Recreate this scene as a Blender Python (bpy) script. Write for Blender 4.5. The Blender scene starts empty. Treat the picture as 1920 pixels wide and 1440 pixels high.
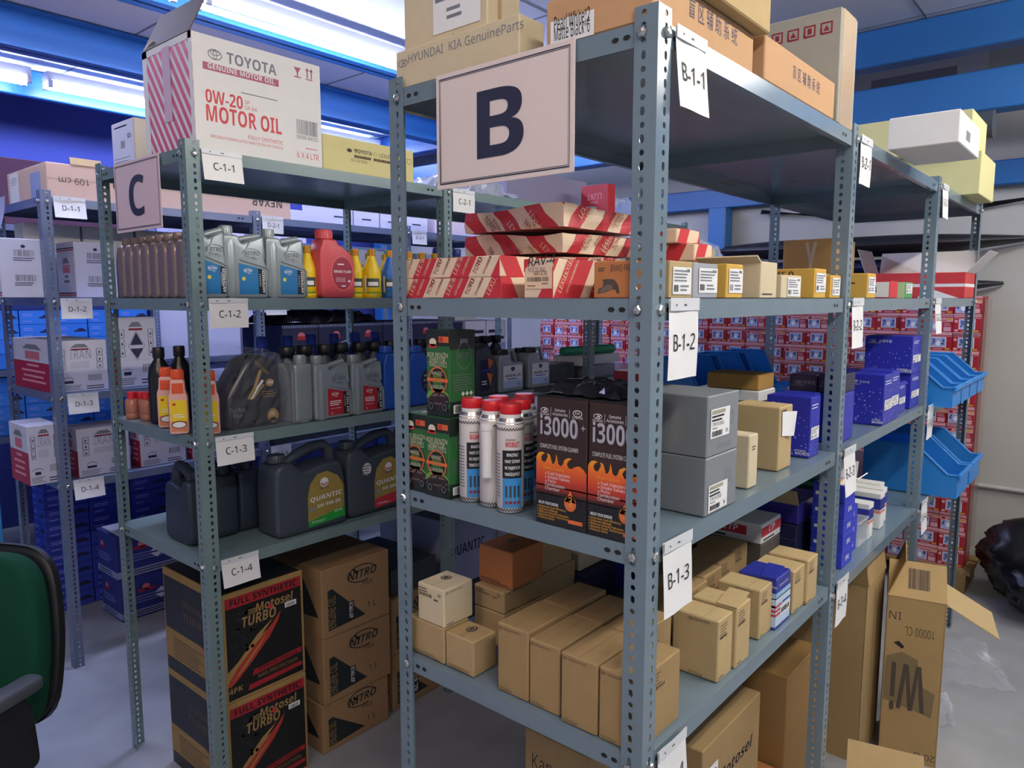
import bpy, math, random
from mathutils import Vector, Matrix
random.seed(7)
S = bpy.context.scene
COL = S.collection
PI = math.pi

# ------------------------------------------------------------------ camera
CAM_H, PITCH, YAW, FPX = 1.573, 0.1172, 0.7041, 1368.0
cd = bpy.data.cameras.new('camera')
cam = bpy.data.objects.new('camera', cd)
COL.objects.link(cam)
cam.location = (0, 0, CAM_H)
cam.rotation_euler = (PI / 2 - PITCH, 0, YAW - PI / 2)
cd.sensor_fit = 'HORIZONTAL'
cd.sensor_width = 36.0
cd.lens = FPX * 36.0 / 1920.0
cd.clip_start = 0.05
S.camera = cam

# ------------------------------------------------------------------ view, world
S.view_settings.view_transform = 'Standard'
S.view_settings.look = 'None'
S.view_settings.gamma = 1.0
S.view_settings.use_curve_mapping = False
S.view_settings.exposure = 0.0
S.cycles.use_denoising = True
S.cycles.max_bounces = 8
S.cycles.diffuse_bounces = 4
S.cycles.glossy_bounces = 4
S.cycles.transparent_max_bounces = 12
S.cycles.sample_clamp_indirect = 6.0
S.cycles.caustics_reflective = False
S.cycles.caustics_refractive = False
W = bpy.data.worlds.new('world')
S.world = W
W.use_nodes = True
W.node_tree.nodes['Background'].inputs[0].default_value = (0.64, 0.67, 0.84, 1)
W.node_tree.nodes['Background'].inputs[1].default_value = 0.42

# ------------------------------------------------------------------ pixels to places
_fw = Vector((math.cos(YAW) * math.cos(PITCH), math.sin(YAW) * math.cos(PITCH), -math.sin(PITCH)))
_rt = Vector((math.sin(YAW), -math.cos(YAW), 0))
_dn = _fw.cross(_rt)
EYE = Vector((0, 0, CAM_H))
def ray(p): return _rt * (p[0] - 960) + _dn * (p[1] - 720) + _fw * FPX
def at_z(p, z): r = ray(p); return EYE + r * ((z - CAM_H) / r.z)
def at_x(p, x): r = ray(p); return EYE + r * (x / r.x)
def at_y(p, y): r = ray(p); return EYE + r * (y / r.y)
def at_v(p, q, ang):
    """where the sight line of p meets the upright plane through q running at angle ang"""
    n = Vector((-math.sin(ang), math.cos(ang), 0)); r = ray(p)
    return EYE + r * ((q - EYE).dot(n) / r.dot(n))
def up_at(p, q):
    """height on the upright line through q that p looks at"""
    r = ray(p); t = (r.x * q.x + r.y * q.y) / (r.x * r.x + r.y * r.y)
    return CAM_H + t * r.z

# ------------------------------------------------------------------ materials
def lin(h):
    h = h.lstrip('#'); c = [int(h[i:i + 2], 16) / 255 for i in (0, 2, 4)]
    return tuple(x / 12.92 if x <= .04045 else ((x + .055) / 1.055) ** 2.4 for x in c) + (1,)
_M = {}
def mat(name, hexc, rough=.6, metal=0.0, var=0.0, scale=30.0, bump=0.0, spec=.5, alpha=1.0, trans=0.0, emit=0.0, stretch=None, coat=0.0):
    if name in _M: return _M[name]
    m = bpy.data.materials.new(name); m.use_nodes = True
    nt = m.node_tree; b = nt.nodes['Principled BSDF']
    c = lin(hexc)
    b.inputs['Base Color'].default_value = c
    b.inputs['Roughness'].default_value = rough
    b.inputs['Metallic'].default_value = metal
    b.inputs['Specular IOR Level'].default_value = spec
    if coat: b.inputs['Coat Weight'].default_value = coat
    if trans: b.inputs['Transmission Weight'].default_value = trans
    if alpha < 1: b.inputs['Alpha'].default_value = alpha
    if emit:
        b.inputs['Emission Color'].default_value = c
        b.inputs['Emission Strength'].default_value = emit
    if var or bump:
        tc = nt.nodes.new('ShaderNodeTexCoord'); no = nt.nodes.new('ShaderNodeTexNoise')
        no.inputs['Scale'].default_value = scale; no.inputs['Detail'].default_value = 5
        src = tc.outputs['Object']
        if stretch:
            mp = nt.nodes.new('ShaderNodeMapping'); mp.inputs['Scale'].default_value = stretch
            nt.links.new(src, mp.inputs[0]); src = mp.outputs[0]
        nt.links.new(src, no.inputs['Vector'])
        if var:
            mx = nt.nodes.new('ShaderNodeMix'); mx.data_type = 'RGBA'
            mx.inputs[6].default_value = tuple(max(0, x * (1 - var)) for x in c[:3]) + (1,)
            mx.inputs[7].default_value = tuple(min(1, x * (1 + var)) for x in c[:3]) + (1,)
            nt.links.new(no.outputs['Fac'], mx.inputs[0]); nt.links.new(mx.outputs[2], b.inputs['Base Color'])
        if bump:
            bp = nt.nodes.new('ShaderNodeBump'); bp.inputs['Strength'].default_value = bump; bp.inputs['Distance'].default_value = .004
            nt.links.new(no.outputs['Fac'], bp.inputs['Height']); nt.links.new(bp.outputs[0], b.inputs['Normal'])
    _M[name] = m
    return m

# ------------------------------------------------------------------ mesh builder
class Face:
    """a flat rectangle to print on: u and v run 0..1"""
    def __init__(s, o, u, v, w, h):
        s.o, s.u, s.v, s.w, s.h = Vector(o), Vector(u).normalized(), Vector(v).normalized(), w, h
        s.n = s.u.cross(s.v)
    def p(s, a, b, l=1): return s.o + s.u * (a * s.w) + s.v * (b * s.h) + s.n * (.00045 * l)

_TXT = {}
def glyphs(t, bold):
    """letters and digits in the plain or bold sans serif alphabet"""
    A, a, n = (0x1D5D4, 0x1D5EE, 0x1D7EC) if bold else (0x1D5A0, 0x1D5BA, 0x1D7E2); out = ''
    for c in t:
        if 'A' <= c <= 'Z': c = chr(A + ord(c) - 65)
        elif 'a' <= c <= 'z': c = chr(a + ord(c) - 97)
        elif '0' <= c <= '9': c = chr(n + ord(c) - 48)
        out += c
    return out
def text_geo(t, bold, space=1.0):
    t = glyphs(t, bold >= .01); bold = min(bold, 0); k = (t, bold, space)
    if k not in _TXT:
        c = bpy.data.curves.new('t', 'FONT'); c.body = t; c.size = 1; c.offset = bold; c.resolution_u = 10 if len(t) == 1 else 3; c.space_character = space
        o = bpy.data.objects.new('t', c); COL.objects.link(o)
        me = bpy.data.meshes.new_from_object(o.evaluated_get(bpy.context.evaluated_depsgraph_get()))
        vs = [(v.co.x, v.co.y) for v in me.vertices]; fs = [tuple(p.vertices) for p in me.polygons]
        x0 = min((v[0] for v in vs), default=0); x1 = max((v[0] for v in vs), default=1)
        y0 = min((v[1] for v in vs), default=0); y1 = max((v[1] for v in vs), default=1)
        bpy.data.objects.remove(o); bpy.data.curves.remove(c); bpy.data.meshes.remove(me)
        _TXT[k] = (vs, fs, x0, x1, y0, y1)
    return _TXT[k]

def clip(poly, x0, y0, x1, y1):
    for ax, lim, sg in ((0, x0, 1), (0, x1, -1), (1, y0, 1), (1, y1, -1)):
        out = []
        for i in range(len(poly)):
            a, b = poly[i - 1], poly[i]
            da, db = sg * (a[ax] - lim), sg * (b[ax] - lim)
            if (da >= 0) != (db >= 0):
                t = da / (da - db); out.append((a[0] + t * (b[0] - a[0]), a[1] + t * (b[1] - a[1])))
            if db >= 0: out.append(b)
        poly = out
        if len(poly) < 3: return []
    return poly

class MB:
    def __init__(s): s.v, s.f, s.fm, s.fs, s.m = [], [], [], [], []
    def mi(s, m):
        if m not in s.m: s.m.append(m)
        return s.m.index(m)
    def add(s, vs, fs, m, smooth=False):
        n = len(s.v); s.v += [tuple(v) for v in vs]; i = s.mi(m)
        for f in fs: s.f.append(tuple(n + k for k in f)); s.fm.append(i); s.fs.append(smooth)
        return s
    def box(s, x0, x1, y0, y1, z0, z1, m, b=0.0, skip=''):
        X, Y, Z = (x0, x1), (y0, y1), (z0, z1)
        if b <= 0:
            vs = [(X[i], Y[j], Z[k]) for i in (0, 1) for j in (0, 1) for k in (0, 1)]
            fs = {'x': (0, 1, 3, 2), 'X': (4, 6, 7, 5), 'y': (0, 4, 5, 1), 'Y': (2, 3, 7, 6), 'z': (0, 2, 6, 4), 'Z': (1, 5, 7, 3)}
            return s.add(vs, [f for k, f in fs.items() if k not in skip], m)
        b = min(b, (x1 - x0) * .45, (y1 - y0) * .45, (z1 - z0) * .45)
        vs, ix = [], {}
        for i in (0, 1):
            for j in (0, 1):
                for k in (0, 1):
                    a = (X[i] + b * (1 - 2 * i), Y[j] + b * (1 - 2 * j), Z[k] + b * (1 - 2 * k)); e = (X[i], Y[j], Z[k])
                    for ax in range(3):
                        p = list(a); p[ax] = e[ax]; ix[i, j, k, ax] = len(vs); vs.append(p)
        I = lambda i, j, k, ax: ix[i, j, k, ax]
        fs = []
        if 'x' not in skip: fs.append([I(0, 0, 0, 0), I(0, 0, 1, 0), I(0, 1, 1, 0), I(0, 1, 0, 0)])
        if 'X' not in skip: fs.append([I(1, 0, 0, 0), I(1, 1, 0, 0), I(1, 1, 1, 0), I(1, 0, 1, 0)])
        if 'y' not in skip: fs.append([I(0, 0, 0, 1), I(1, 0, 0, 1), I(1, 0, 1, 1), I(0, 0, 1, 1)])
        if 'Y' not in skip: fs.append([I(0, 1, 0, 1), I(0, 1, 1, 1), I(1, 1, 1, 1), I(1, 1, 0, 1)])
        if 'z' not in skip: fs.append([I(0, 0, 0, 2), I(0, 1, 0, 2), I(1, 1, 0, 2), I(1, 0, 0, 2)])
        if 'Z' not in skip: fs.append([I(0, 0, 1, 2), I(1, 0, 1, 2), I(1, 1, 1, 2), I(0, 1, 1, 2)])
        for i in (0, 1):
            for j in (0, 1):
                f = [I(i, j, 0, 0), I(i, j, 1, 0), I(i, j, 1, 1), I(i, j, 0, 1)]; fs.append(f if (i ^ j) else f[::-1])
                f = [I(i, 0, j, 0), I(i, 1, j, 0), I(i, 1, j, 2), I(i, 0, j, 2)]; fs.append(f[::-1] if (i ^ j) else f)
                f = [I(0, i, j, 1), I(1, i, j, 1), I(1, i, j, 2), I(0, i, j, 2)]; fs.append(f if (i ^ j) else f[::-1])
                for k in (0, 1):
                    f = [I(i, j, k, 0), I(i, j, k, 1), I(i, j, k, 2)]; fs.append(f if (i ^ j ^ k) else f[::-1])
        return s.add(vs, fs, m)
    def lathe(s, prof, m, c=(0, 0, 0), seg=20, smooth=True, axis='z', cap=True, sx=1.0, sy=1.0):
        vs, fs = [], []
        for r, z in prof:
            for i in range(seg):
                a = 2 * PI * i / seg; x, y = r * math.cos(a) * sx, r * math.sin(a) * sy
                q = (x, y, z) if axis == 'z' else ((z, x, y) if axis == 'x' else (x, -z, y))
                vs.append((c[0] + q[0], c[1] + q[1], c[2] + q[2]))
        for j in range(len(prof) - 1):
            for i in range(seg):
                k = (i + 1) % seg; fs.append((j * seg + i, j * seg + k, (j + 1) * seg + k, (j + 1) * seg + i))
        if cap:
            fs.append(tuple(range(seg))[::-1]); fs.append(tuple((len(prof) - 1) * seg + i for i in range(seg)))
        return s.add(vs, fs, m, smooth)
    def tube(s, pts, r, m, seg=8, smooth=True, closed=False):
        pts = [Vector(p) for p in pts]; n = len(pts); vs, fs = [], []
        rr = r if isinstance(r, (list, tuple)) else [r] * n
        ref = Vector((0, 0, 1))
        for i, p in enumerate(pts):
            t = (pts[(i + 1) % n] - pts[i - 1]) if closed else (pts[min(i + 1, n - 1)] - pts[max(i - 1, 0)])
            t.normalize(); a = t.cross(ref)
            if a.length < .05: a = t.cross(Vector((0, 1, 0)))
            a.normalize(); b = t.cross(a)
            for k in range(seg):
                g = 2 * PI * k / seg; vs.append(p + (a * math.cos(g) + b * math.sin(g)) * rr[i])
        for i in range(n if closed else n - 1):
            j = (i + 1) % n
            for k in range(seg):
                q = (k + 1) % seg; fs.append((i * seg + k, i * seg + q, j * seg + q, j * seg + k))
        if not closed: fs.append(tuple(range(seg))[::-1]); fs.append(tuple((n - 1) * seg + k for k in range(seg)))
        return s.add(vs, fs, m, smooth)
    def slab(s, prof, m, o, u, v, d, r=0.0, smooth=True, steps=3):
        """outline prof (counter-clockwise in u, v) given thickness d backwards from its front, edges rounded by r"""
        o, u, v = Vector(o), Vector(u), Vector(v); n = u.cross(v); N = len(prof)
        nor = []
        for i in range(N):
            a, b, c = prof[i - 1], prof[i], prof[(i + 1) % N]
            e1 = Vector((b[1] - a[1], a[0] - b[0])); e2 = Vector((c[1] - b[1], b[0] - c[0]))
            e1 = e1.normalized() if e1.length else e2.normalized(); e2 = e2.normalized() if e2.length else e1
            q = e1 + e2; q = q / max(.5, q.length_squared / 2) if q.length > 1e-6 else e1
            nor.append(q)
        lay = []
        if r > 0:
            for k in range(steps + 1):
                a = PI / 2 * k / steps; lay.append((r * (1 - math.sin(a)), r * (1 - math.cos(a))))
            lay = [(ins, dep) for ins, dep in lay]
            lay = lay + [(i2, d - d2) for i2, d2 in lay[::-1]]
        else: lay = [(0, 0), (0, d)]
        vs, fs = [], []
        for ins, dep in lay:
            for (x, y), q in zip(prof, nor): vs.append(o + u * (x - q.x * ins) + v * (y - q.y * ins) - n * dep)
        L = len(lay)
        for j in range(L - 1):
            for i in range(N):
                k = (i + 1) % N; fs.append((j * N + i, (j + 1) * N + i, (j + 1) * N + k, j * N + k))
        s.add(vs, fs, m, smooth)
        k = len(s.v) - len(vs); i = s.mi(m)
        for f in (tuple(k + q for q in range(N)), tuple(k + (L - 1) * N + q for q in range(N))[::-1]): s.f.append(f); s.fm.append(i); s.fs.append(False)
        return s
    # ---- printing on a Face
    def rect(s, F, u0, v0, u1, v1, m, l=1): return s.add([F.p(u0, v0, l), F.p(u1, v0, l), F.p(u1, v1, l), F.p(u0, v1, l)], [(0, 1, 2, 3)], m)
    def poly(s, F, pts, m, l=1): return s.add([F.p(a, b, l) for a, b in pts], [tuple(range(len(pts)))], m)
    def band(s, F, pts, w, m, l=1):
        """a stroke of width w (metres) through points (0..1)"""
        q = [Vector((a * F.w, b * F.h)) for a, b in pts]; vs, fs = [], []
        for i, p in enumerate(q):
            t = q[min(i + 1, len(q) - 1)] - q[max(i - 1, 0)]; t.normalize(); nn = Vector((-t.y, t.x)) * w / 2
            for g in (p + nn, p - nn): vs.append(F.p(g.x / F.w, g.y / F.h, l))
        for i in range(len(q) - 1): fs.append((2 * i, 2 * i + 1, 2 * i + 3, 2 * i + 2))
        return s.add(vs, fs, m)
    def disc(s, F, u, v, ru, rv, m, l=1, seg=24):
        return s.add([F.p(u + ru / F.w * math.cos(2 * PI * k / seg), v + rv / F.h * math.sin(2 * PI * k / seg), l) for k in range(seg)], [tuple(range(seg))], m)
    def ring(s, F, u, v, ru, rv, w, m, l=1, seg=24, a0=0, a1=2 * PI):
        vs = []
        for k in range(seg + 1):
            a = a0 + (a1 - a0) * k / seg
            for e in (0, w): vs.append(F.p(u + (ru - e) / F.w * math.cos(a), v + (rv - e) / F.h * math.sin(a), l))
        return s.add(vs, [(2 * k, 2 * k + 2, 2 * k + 3, 2 * k + 1) for k in range(seg)], m)
    def txt(s, F, t, u, v, h, m, l=1, al='c', bold=.006, fit=None, rot=0.0, cond=1.0, skew=0.0, inbox=False):
        """t with cap height h (metres), its baseline at v; fit is the width it is squeezed to (metres)"""
        vs, fs, x0, x1, y0, y1 = text_geo(t, bold)
        k = h / .73; kx = k * cond
        if fit and (x1 - x0) * kx > 0: kx = fit / (x1 - x0)
        off = {'l': x0, 'c': (x0 + x1) / 2, 'r': x1}[al]
        c, si = math.cos(rot), math.sin(rot); P = []
        for x, y in vs:
            a, b = (x - off + skew * y) * kx, y * k
            a, b = a * c - b * si, a * si + b * c
            P.append((u + a / F.w, v + b / F.h))
        if inbox:
            for f in fs:
                q = [P[i] for i in f]
                if all(0 <= a <= 1 and 0 <= b <= 1 for a, b in q): s.poly(F, q, m, l)
            return s
        return s.add([F.p(a, b, l) for a, b in P], fs, m)
    def lines(s, F, u0, v0, u1, v1, n, m, l=1, fill=.45, rag=.3):
        """n rows of fine print too small to read"""
        st = (v1 - v0) / n
        for i in range(n):
            e = u1 - (u1 - u0) * rag * random.random(); b = v1 - (i + .75) * st
            s.rect(F, u0, b, e, b + st * fill, m, l)
        return s
    def bars(s, F, u0, v0, u1, v1, m, l=1, n=18):
        x = u0; st = (u1 - u0) / n
        for i in range(n):
            w = st * random.uniform(.25, .75); s.rect(F, u0 + i * st, v0, u0 + i * st + w, v1, m, l)
        return s
    def stripes(s, F, m, per=.085, duty=.5, lean=.75, ph=0.0, l=1, tx=None):
        """slanted bands clipped to the face; lean is run over rise"""
        k = -3
        while k * per < F.w + 1.2:
            x = k * per + ph; sh = lean * F.h
            q = clip([(x, 0), (x + per * duty, 0), (x + per * duty + sh, F.h), (x + sh, F.h)], 0, 0, F.w, F.h)
            if q: s.poly(F, [(a / F.w, b / F.h) for a, b in q], m, l)
            if tx:
                a = math.atan2(1, lean)
                for (t, mm, o, hh) in tx:
                    for j in range(3):
                        yy = F.h * (.12 + .36 * j); xx = x + per * o + lean * yy
                        if .01 < xx < F.w - .02: s.txt(F, t, xx / F.w, yy / F.h, hh, mm, l + 1, rot=a, inbox=True, al='l')
            k += 1
        return s
    def move(s, M):
        s.v = [tuple(M @ Vector(v)) for v in s.v]; return s
    def mesh(s, name):
        me = bpy.data.meshes.new(name); me.from_pydata(s.v, [], s.f)
        for m in s.m: me.materials.append(m)
        me.polygons.foreach_set('material_index', s.fm); me.polygons.foreach_set('use_smooth', s.fs)
        if any(s.fs): me.set_sharp_from_angle(angle=math.radians(42))
        me.update(); return me
    def build(s, name, parent=None, loc=(0, 0, 0), rz=0.0, label=None, cat=None, group=None, kind=None, rot=None):
        o = bpy.data.objects.new(name, s.mesh(name)); COL.objects.link(o)
        return tag(o, label, cat, group, kind, parent, loc, rz, rot)

def tag(o, label=None, cat=None, group=None, kind=None, parent=None, loc=(0, 0, 0), rz=0.0, rot=None):
    o.parent = parent; o.location = loc; o.rotation_euler = rot if rot else (0, 0, rz)
    for k, v in (('label', label), ('category', cat), ('group', group), ('kind', kind)):
        if v: o[k] = v
    return o
def thing(name, label, cat, loc=(0, 0, 0), rz=0.0, group=None):
    o = bpy.data.objects.new(name, None); COL.objects.link(o); o.empty_display_size = .05
    return tag(o, label, cat, group, None, None, loc, rz)
def dup(o, loc, rz=0.0, label=None, group=None, parent=None):
    c = o.copy(); COL.objects.link(c); c.parent = parent
    if parent is None:
        c.location = loc; c.rotation_euler = (0, 0, rz)
    if label: c['label'] = label
    if group: c['group'] = group
    for ch in list(o.children): dup(ch, None, parent=c)
    return c

# ------------------------------------------------------------------ palette
M_STEEL = mat('slate painted steel', '#70838f', .2, 0, .08, 14, 0, .6)
M_STEELG = mat('green grey painted steel', '#748a8c', .22, 0, .10, 14, 0, .55)
M_STEELD = mat('blue grey painted steel', '#6a7690', .24, 0, .10, 14, 0, .5)
M_ZINC = mat('zinc bolt', '#d8d6d0', .25, 1)
M_HOLE = mat('slot dark', '#15181c', .9)
M_KRAFT = mat('kraft card', '#a2875f', .85, 0, .10, 40, .05, .2)
M_KRAFT2 = mat('pale kraft card', '#bea679', .85, 0, .08, 40, .05, .2)
M_KRAFT3 = mat('cream card', '#d6c7a6', .85, 0, .06, 40, .05, .2)
M_TAN = mat('tan card', '#b39a70', .85, 0, .08, 40, .05, .2)
M_ORANGEK = mat('orange brown card', '#b87748', .8, 0, .06, 40, .03, .25)
M_WHITE = mat('white card', '#e6e5e2', .7, 0, .03, 30, 0, .3)
M_PAPER = mat('white paper', '#efefee', .8, 0, .02, 20, .03, .2)
M_BLACK = mat('black ink', '#14161c', .7)
M_INK = mat('brown grey ink', '#4a4038', .8)
M_GREYINK = mat('grey ink', '#7b7f88', .8)
M_RED = mat('red ink', '#c8303a', .6)
M_DRED = mat('dark red ink', '#8e1b26', .6)
M_NAVY = mat('navy ink', '#1b2048', .6)
M_TAPE = mat('clear brown tape', '#b89c72', .25, 0, .05, 20, 0, .5)
M_LAM = mat('warm lit laminated sheet', '#e9d9d3', .3, 0, 0, 20, 0, .5)  # pink of the warm light is put into the sheet's white
M_SILVER = mat('silver plastic', '#98a3a5', .32, .3, .03, 10)
M_BLACKP = mat('black plastic', '#16171a', .4)
M_DGREY = mat('dark grey plastic', '#3c434c', .42, .1)
M_BLUEP = mat('blue plastic', '#1b7fd0', .4, 0, .03, 10)
M_OILBLUE = mat('deep blue plastic', '#1f55b5', .38)
M_REDCAP = mat('red cap plastic', '#d3202a', .4)
M_YELL = mat('yellow plastic', '#f2cf16', .4)
M_GREENK = mat('dark green gloss card', '#2b6a35', .4, 0, .35, 12)
M_BLUEBOX = mat('ultramarine gloss card', '#2a2fa8', .38, 0, .12, 10)
M_DBLUE = mat('dusk blue card', '#2b3fae', .6, 0, .06, 10)
M_LBLUE = mat('bright blue card', '#2f7fe0', .6, 0, .06, 10)
M_GOLD = mat('gold ink', '#b9924a', .5, .3)
M_FILM = mat('clear plastic film', '#eef2ff', .12, 0, 0, 10, 0, .8, .22)
M_CLEARBAG = mat('clear thin bag', '#f2f5ff', .06, 0, 0, 10, 0, 1.0, .07)
# ------------------------------------------------------------------ lamps of the room: fluorescent battens
M_TUBE_COOL = mat('lit cool tube', '#ccd4ff', .5, emit=75.0)
M_TUBE_WHITE = mat('lit white tube', '#fff8ee', .5, emit=120.0)
M_TUBE_WARM = mat('lit warm tube', '#ffdac2', .5, emit=75.0)
M_BATTEN = mat('white batten enamel', '#e8eaf0', .4)
def batten(x0, x1, y, z, tube, label, group=None):
    t = thing('fluorescent_light', label, 'ceiling light', (0, 0, 0), 0, group)
    MB().box(x0, x1, y - .05, y + .05, z, z + .05, M_BATTEN, .004).build('housing', t)
    for s in (-1, 1):
        MB().tube([(x0 + .03, y + s * .045, z - .022), (x1 - .03, y + s * .045, z - .022)], .014, tube, 10).build('tube', t)
        for x in (x0 + .015, x1 - .015): MB().box(x - .012, x + .012, y + s * .045 - .012, y + s * .045 + .012, z - .04, z, M_BATTEN).build('tube_holder', t)
    return t
for i, x in enumerate((.35, 1.65, 2.95)):
    batten(x, x + 1.22, 3.16, 2.86, M_TUBE_COOL, ('nearest', 'middle', 'farthest')[i] + ' twin tube light of the bright line over the C and D aisle')
for i, x in enumerate((.35, 1.65, 2.95)):
    batten(x, x + 1.22, 5.06, 2.86, M_TUBE_COOL, ('nearest', 'middle', 'farthest')[i] + ' twin tube light of the line above the D rack back')
batten(1.3, 2.5, -.75, 2.86, M_TUBE_WHITE, 'white twin tube light over the aisle right of the B rack')
batten(3.0, 4.2, -.75, 2.86, M_TUBE_WHITE, 'white twin tube light over the aisle near the end wall')
batten(-1.7, -.5, .45, 2.86, M_TUBE_WARM, 'warm twin tube light over the open floor before the racks')
batten(-.7, .5, -.75, 2.86, M_TUBE_WHITE, 'white twin tube light nearest the viewer, over the right aisle mouth')

# ------------------------------------------------------------------ the building
WX, CZ = 4.78, 2.96
M_FLOOR = mat('worn grey concrete', '#a0a3a6', .5, 0, .32, 4.5, .2, .4)
M_CEIL = mat('off white ceiling panel', '#d0d4de', .7, 0, .03, 2)
M_WALL = mat('grey white plaster', '#c2c2bd', .85, 0, .05, 4, .05, .2)
M_BEAM = mat('blue painted steel', '#2768ab', .4, 0, .06, 3)
M_SEAM = mat('panel seam', '#7f828c', .8)
def struct(mb, name, **k): return mb.build(name, kind='structure', **k)
struct(MB().box(-2.5, WX, -2.5, 8.5, -.05, 0, M_FLOOR), 'floor')
c = MB().box(-2.5, WX, -2.5, 8.5, CZ, CZ + .05, M_CEIL)
for y in (.9, 2.3, 4.5, 6.7): c.box(-2.5, WX, y - .006, y + .006, CZ - .002, CZ, M_SEAM)
for x in (.6, 1.8, 3.0, 4.2): c.box(x - .006, x + .006, -2.5, 8.5, CZ - .002, CZ, M_SEAM)
struct(c, 'ceiling')
struct(MB().box(WX, WX + .1, -2.5, 8.5, 0, CZ, M_WALL), 'wall_end')
struct(MB().box(-2.5, WX, 5.8, 5.9, 0, CZ, mat('dark blue panel wall', '#26357f', .8, 0, .1, 2)), 'wall_left')
def ibeam(lo, hi, axis, name, n, web=.012, fl=.12):
    """steel beam: lo/hi are its ends (x,y,zbottom),(x,y,ztop)"""
    b = MB(); z0, z1 = lo[2], hi[2]; t = .014
    if axis == 'y':
        x = lo[0]; b.box(x - web / 2, x + web / 2, lo[1], hi[1], z0, z1, M_BEAM)
        for z in (z0, z1 - t): b.box(x - fl / 2, x + fl / 2, lo[1], hi[1], z, z + t, M_BEAM)
    else:
        y = lo[1]; b.box(lo[0], hi[0], y - web / 2, y + web / 2, z0, z1, M_BEAM)
        for z in (z0, z1 - t): b.box(lo[0], hi[0], y - fl / 2, y + fl / 2, z, z + t, M_BEAM)
    return struct(b, f'trim_{n}')
def bbeam(x0, x1, y0, y1, z0, z1, n): return struct(MB().box(x0, x1, y0, y1, z0, z1, M_BEAM, .006), f'trim_{n}')
bbeam(4.24, 4.36, -2.5, 8.5, 2.47, 2.66, 1)
bbeam(4.24, 4.36, -2.5, 8.5, 2.77, 2.955, 2)
bbeam(4.70, 4.775, -2.5, 8.5, 2.17, 2.30, 3)
ibeam((-2.5, 4.2, 2.76), (4.2, 4.2, 2.955), 'x', 'beam', 4)
bbeam(-2.5, 4.2, 5.24, 5.30, 2.795, 2.955, 5)
ibeam((-2.5, 3.42, 2.86), (4.2, 3.42, 2.955), 'x', 'beam', 6)
bbeam(4.64, 4.76, 2.10, 2.22, 0, 2.17, 7)
bbeam(4.64, 4.76, 5.6, 5.72, 0, 2.17, 8)
# conduit along the end wall
struct(MB().tube([(WX - .014, -2.4, .525), (WX - .014, 8, .525)], .013, M_WALL), 'trim_9')
# ------------------------------------------------------------------ shelving racks
TIER = (1.980, 1.573, 1.179, .816)
def post_mesh(m):
    b = MB(); Wd, t, p, n = .040, .002, .02, 100
    def flange(F):
        for k in range(n):
            z0 = k * p; cu, cz = .024, z0 + p / 2
            ru, rv = ((.0042, .0068) if k % 2 == 0 else (.0048, .0048))
            outer = [(Wd, z0), (Wd, cz), (Wd, z0 + p), (cu, z0 + p), (0, z0 + p), (0, cz), (0, z0), (cu, z0)]
            ang = [-.785, 0, .785, 1.571, 2.356, PI, -2.356, -1.571]
            sq = 1.12 if k % 2 == 0 else 1.0
            inner = [(cu + ru * math.cos(a) * (sq if i % 2 == 0 else 1), cz + rv * math.sin(a) * (sq if i % 2 == 0 else 1)) for i, a in enumerate(ang)]
            vs = [F(u, z, 0) for u, z in outer + inner] + [F(u, z, t) for u, z in outer + inner]
            fs = []
            for i in range(8):
                j = (i + 1) % 8
                fs += [(i, j, 8 + j, 8 + i), (16 + j, 16 + i, 24 + i, 24 + j), (8 + i, 8 + j, 24 + j, 24 + i)]
            for i in (0, 1): fs.append((i, 16 + i, 17 + i, i + 1))
            b.add(vs, fs, m)
    flange(lambda u, z, d: (u, d, z))
    flange(lambda u, z, d: (d, u, z))
    return b.mesh('post')
def shelf_mesh(w, d, m):
    b = MB(); t, l = .0012, .034
    b.box(0, w, 0, d, -t, 0, m)
    for (x0, x1, y0, y1) in ((0, w, 0, t), (0, w, d - t, d), (0, t, 0, d), (w - t, w, 0, d)): b.box(x0, x1, y0, y1, -l, -t, m)
    for (x0, x1, y0, y1) in ((t, w - t, t, .015), (t, w - t, d - .015, d - t)): b.box(x0, x1, y0, y1, -l, -l + t, m)
    F = Face((0, d, -l), (0, -1, 0), (0, 0, 1), d, l); G = Face((0, 0, -l), (1, 0, 0), (0, 0, 1), w, l)
    for f, ln in ((F, d), (G, w)):
        for q in (.052, .072, ln - .052, ln - .072): b.disc(f, q / ln, .5, .0065, .0042, M_HOLE, 1, 10)
    return b.mesh('shelf')
_hex = MB().lathe([(.0085, 0), (.0085, .004), (.0065, .0062), (.003, .007)], M_ZINC, seg=6, smooth=False, axis='y').mesh('bolt')
_hexx = MB().lathe([(.0085, 0), (.0085, -.004), (.0065, -.0062), (.003, -.007)], M_ZINC, seg=6, smooth=False, axis='x').mesh('bolt')
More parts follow.
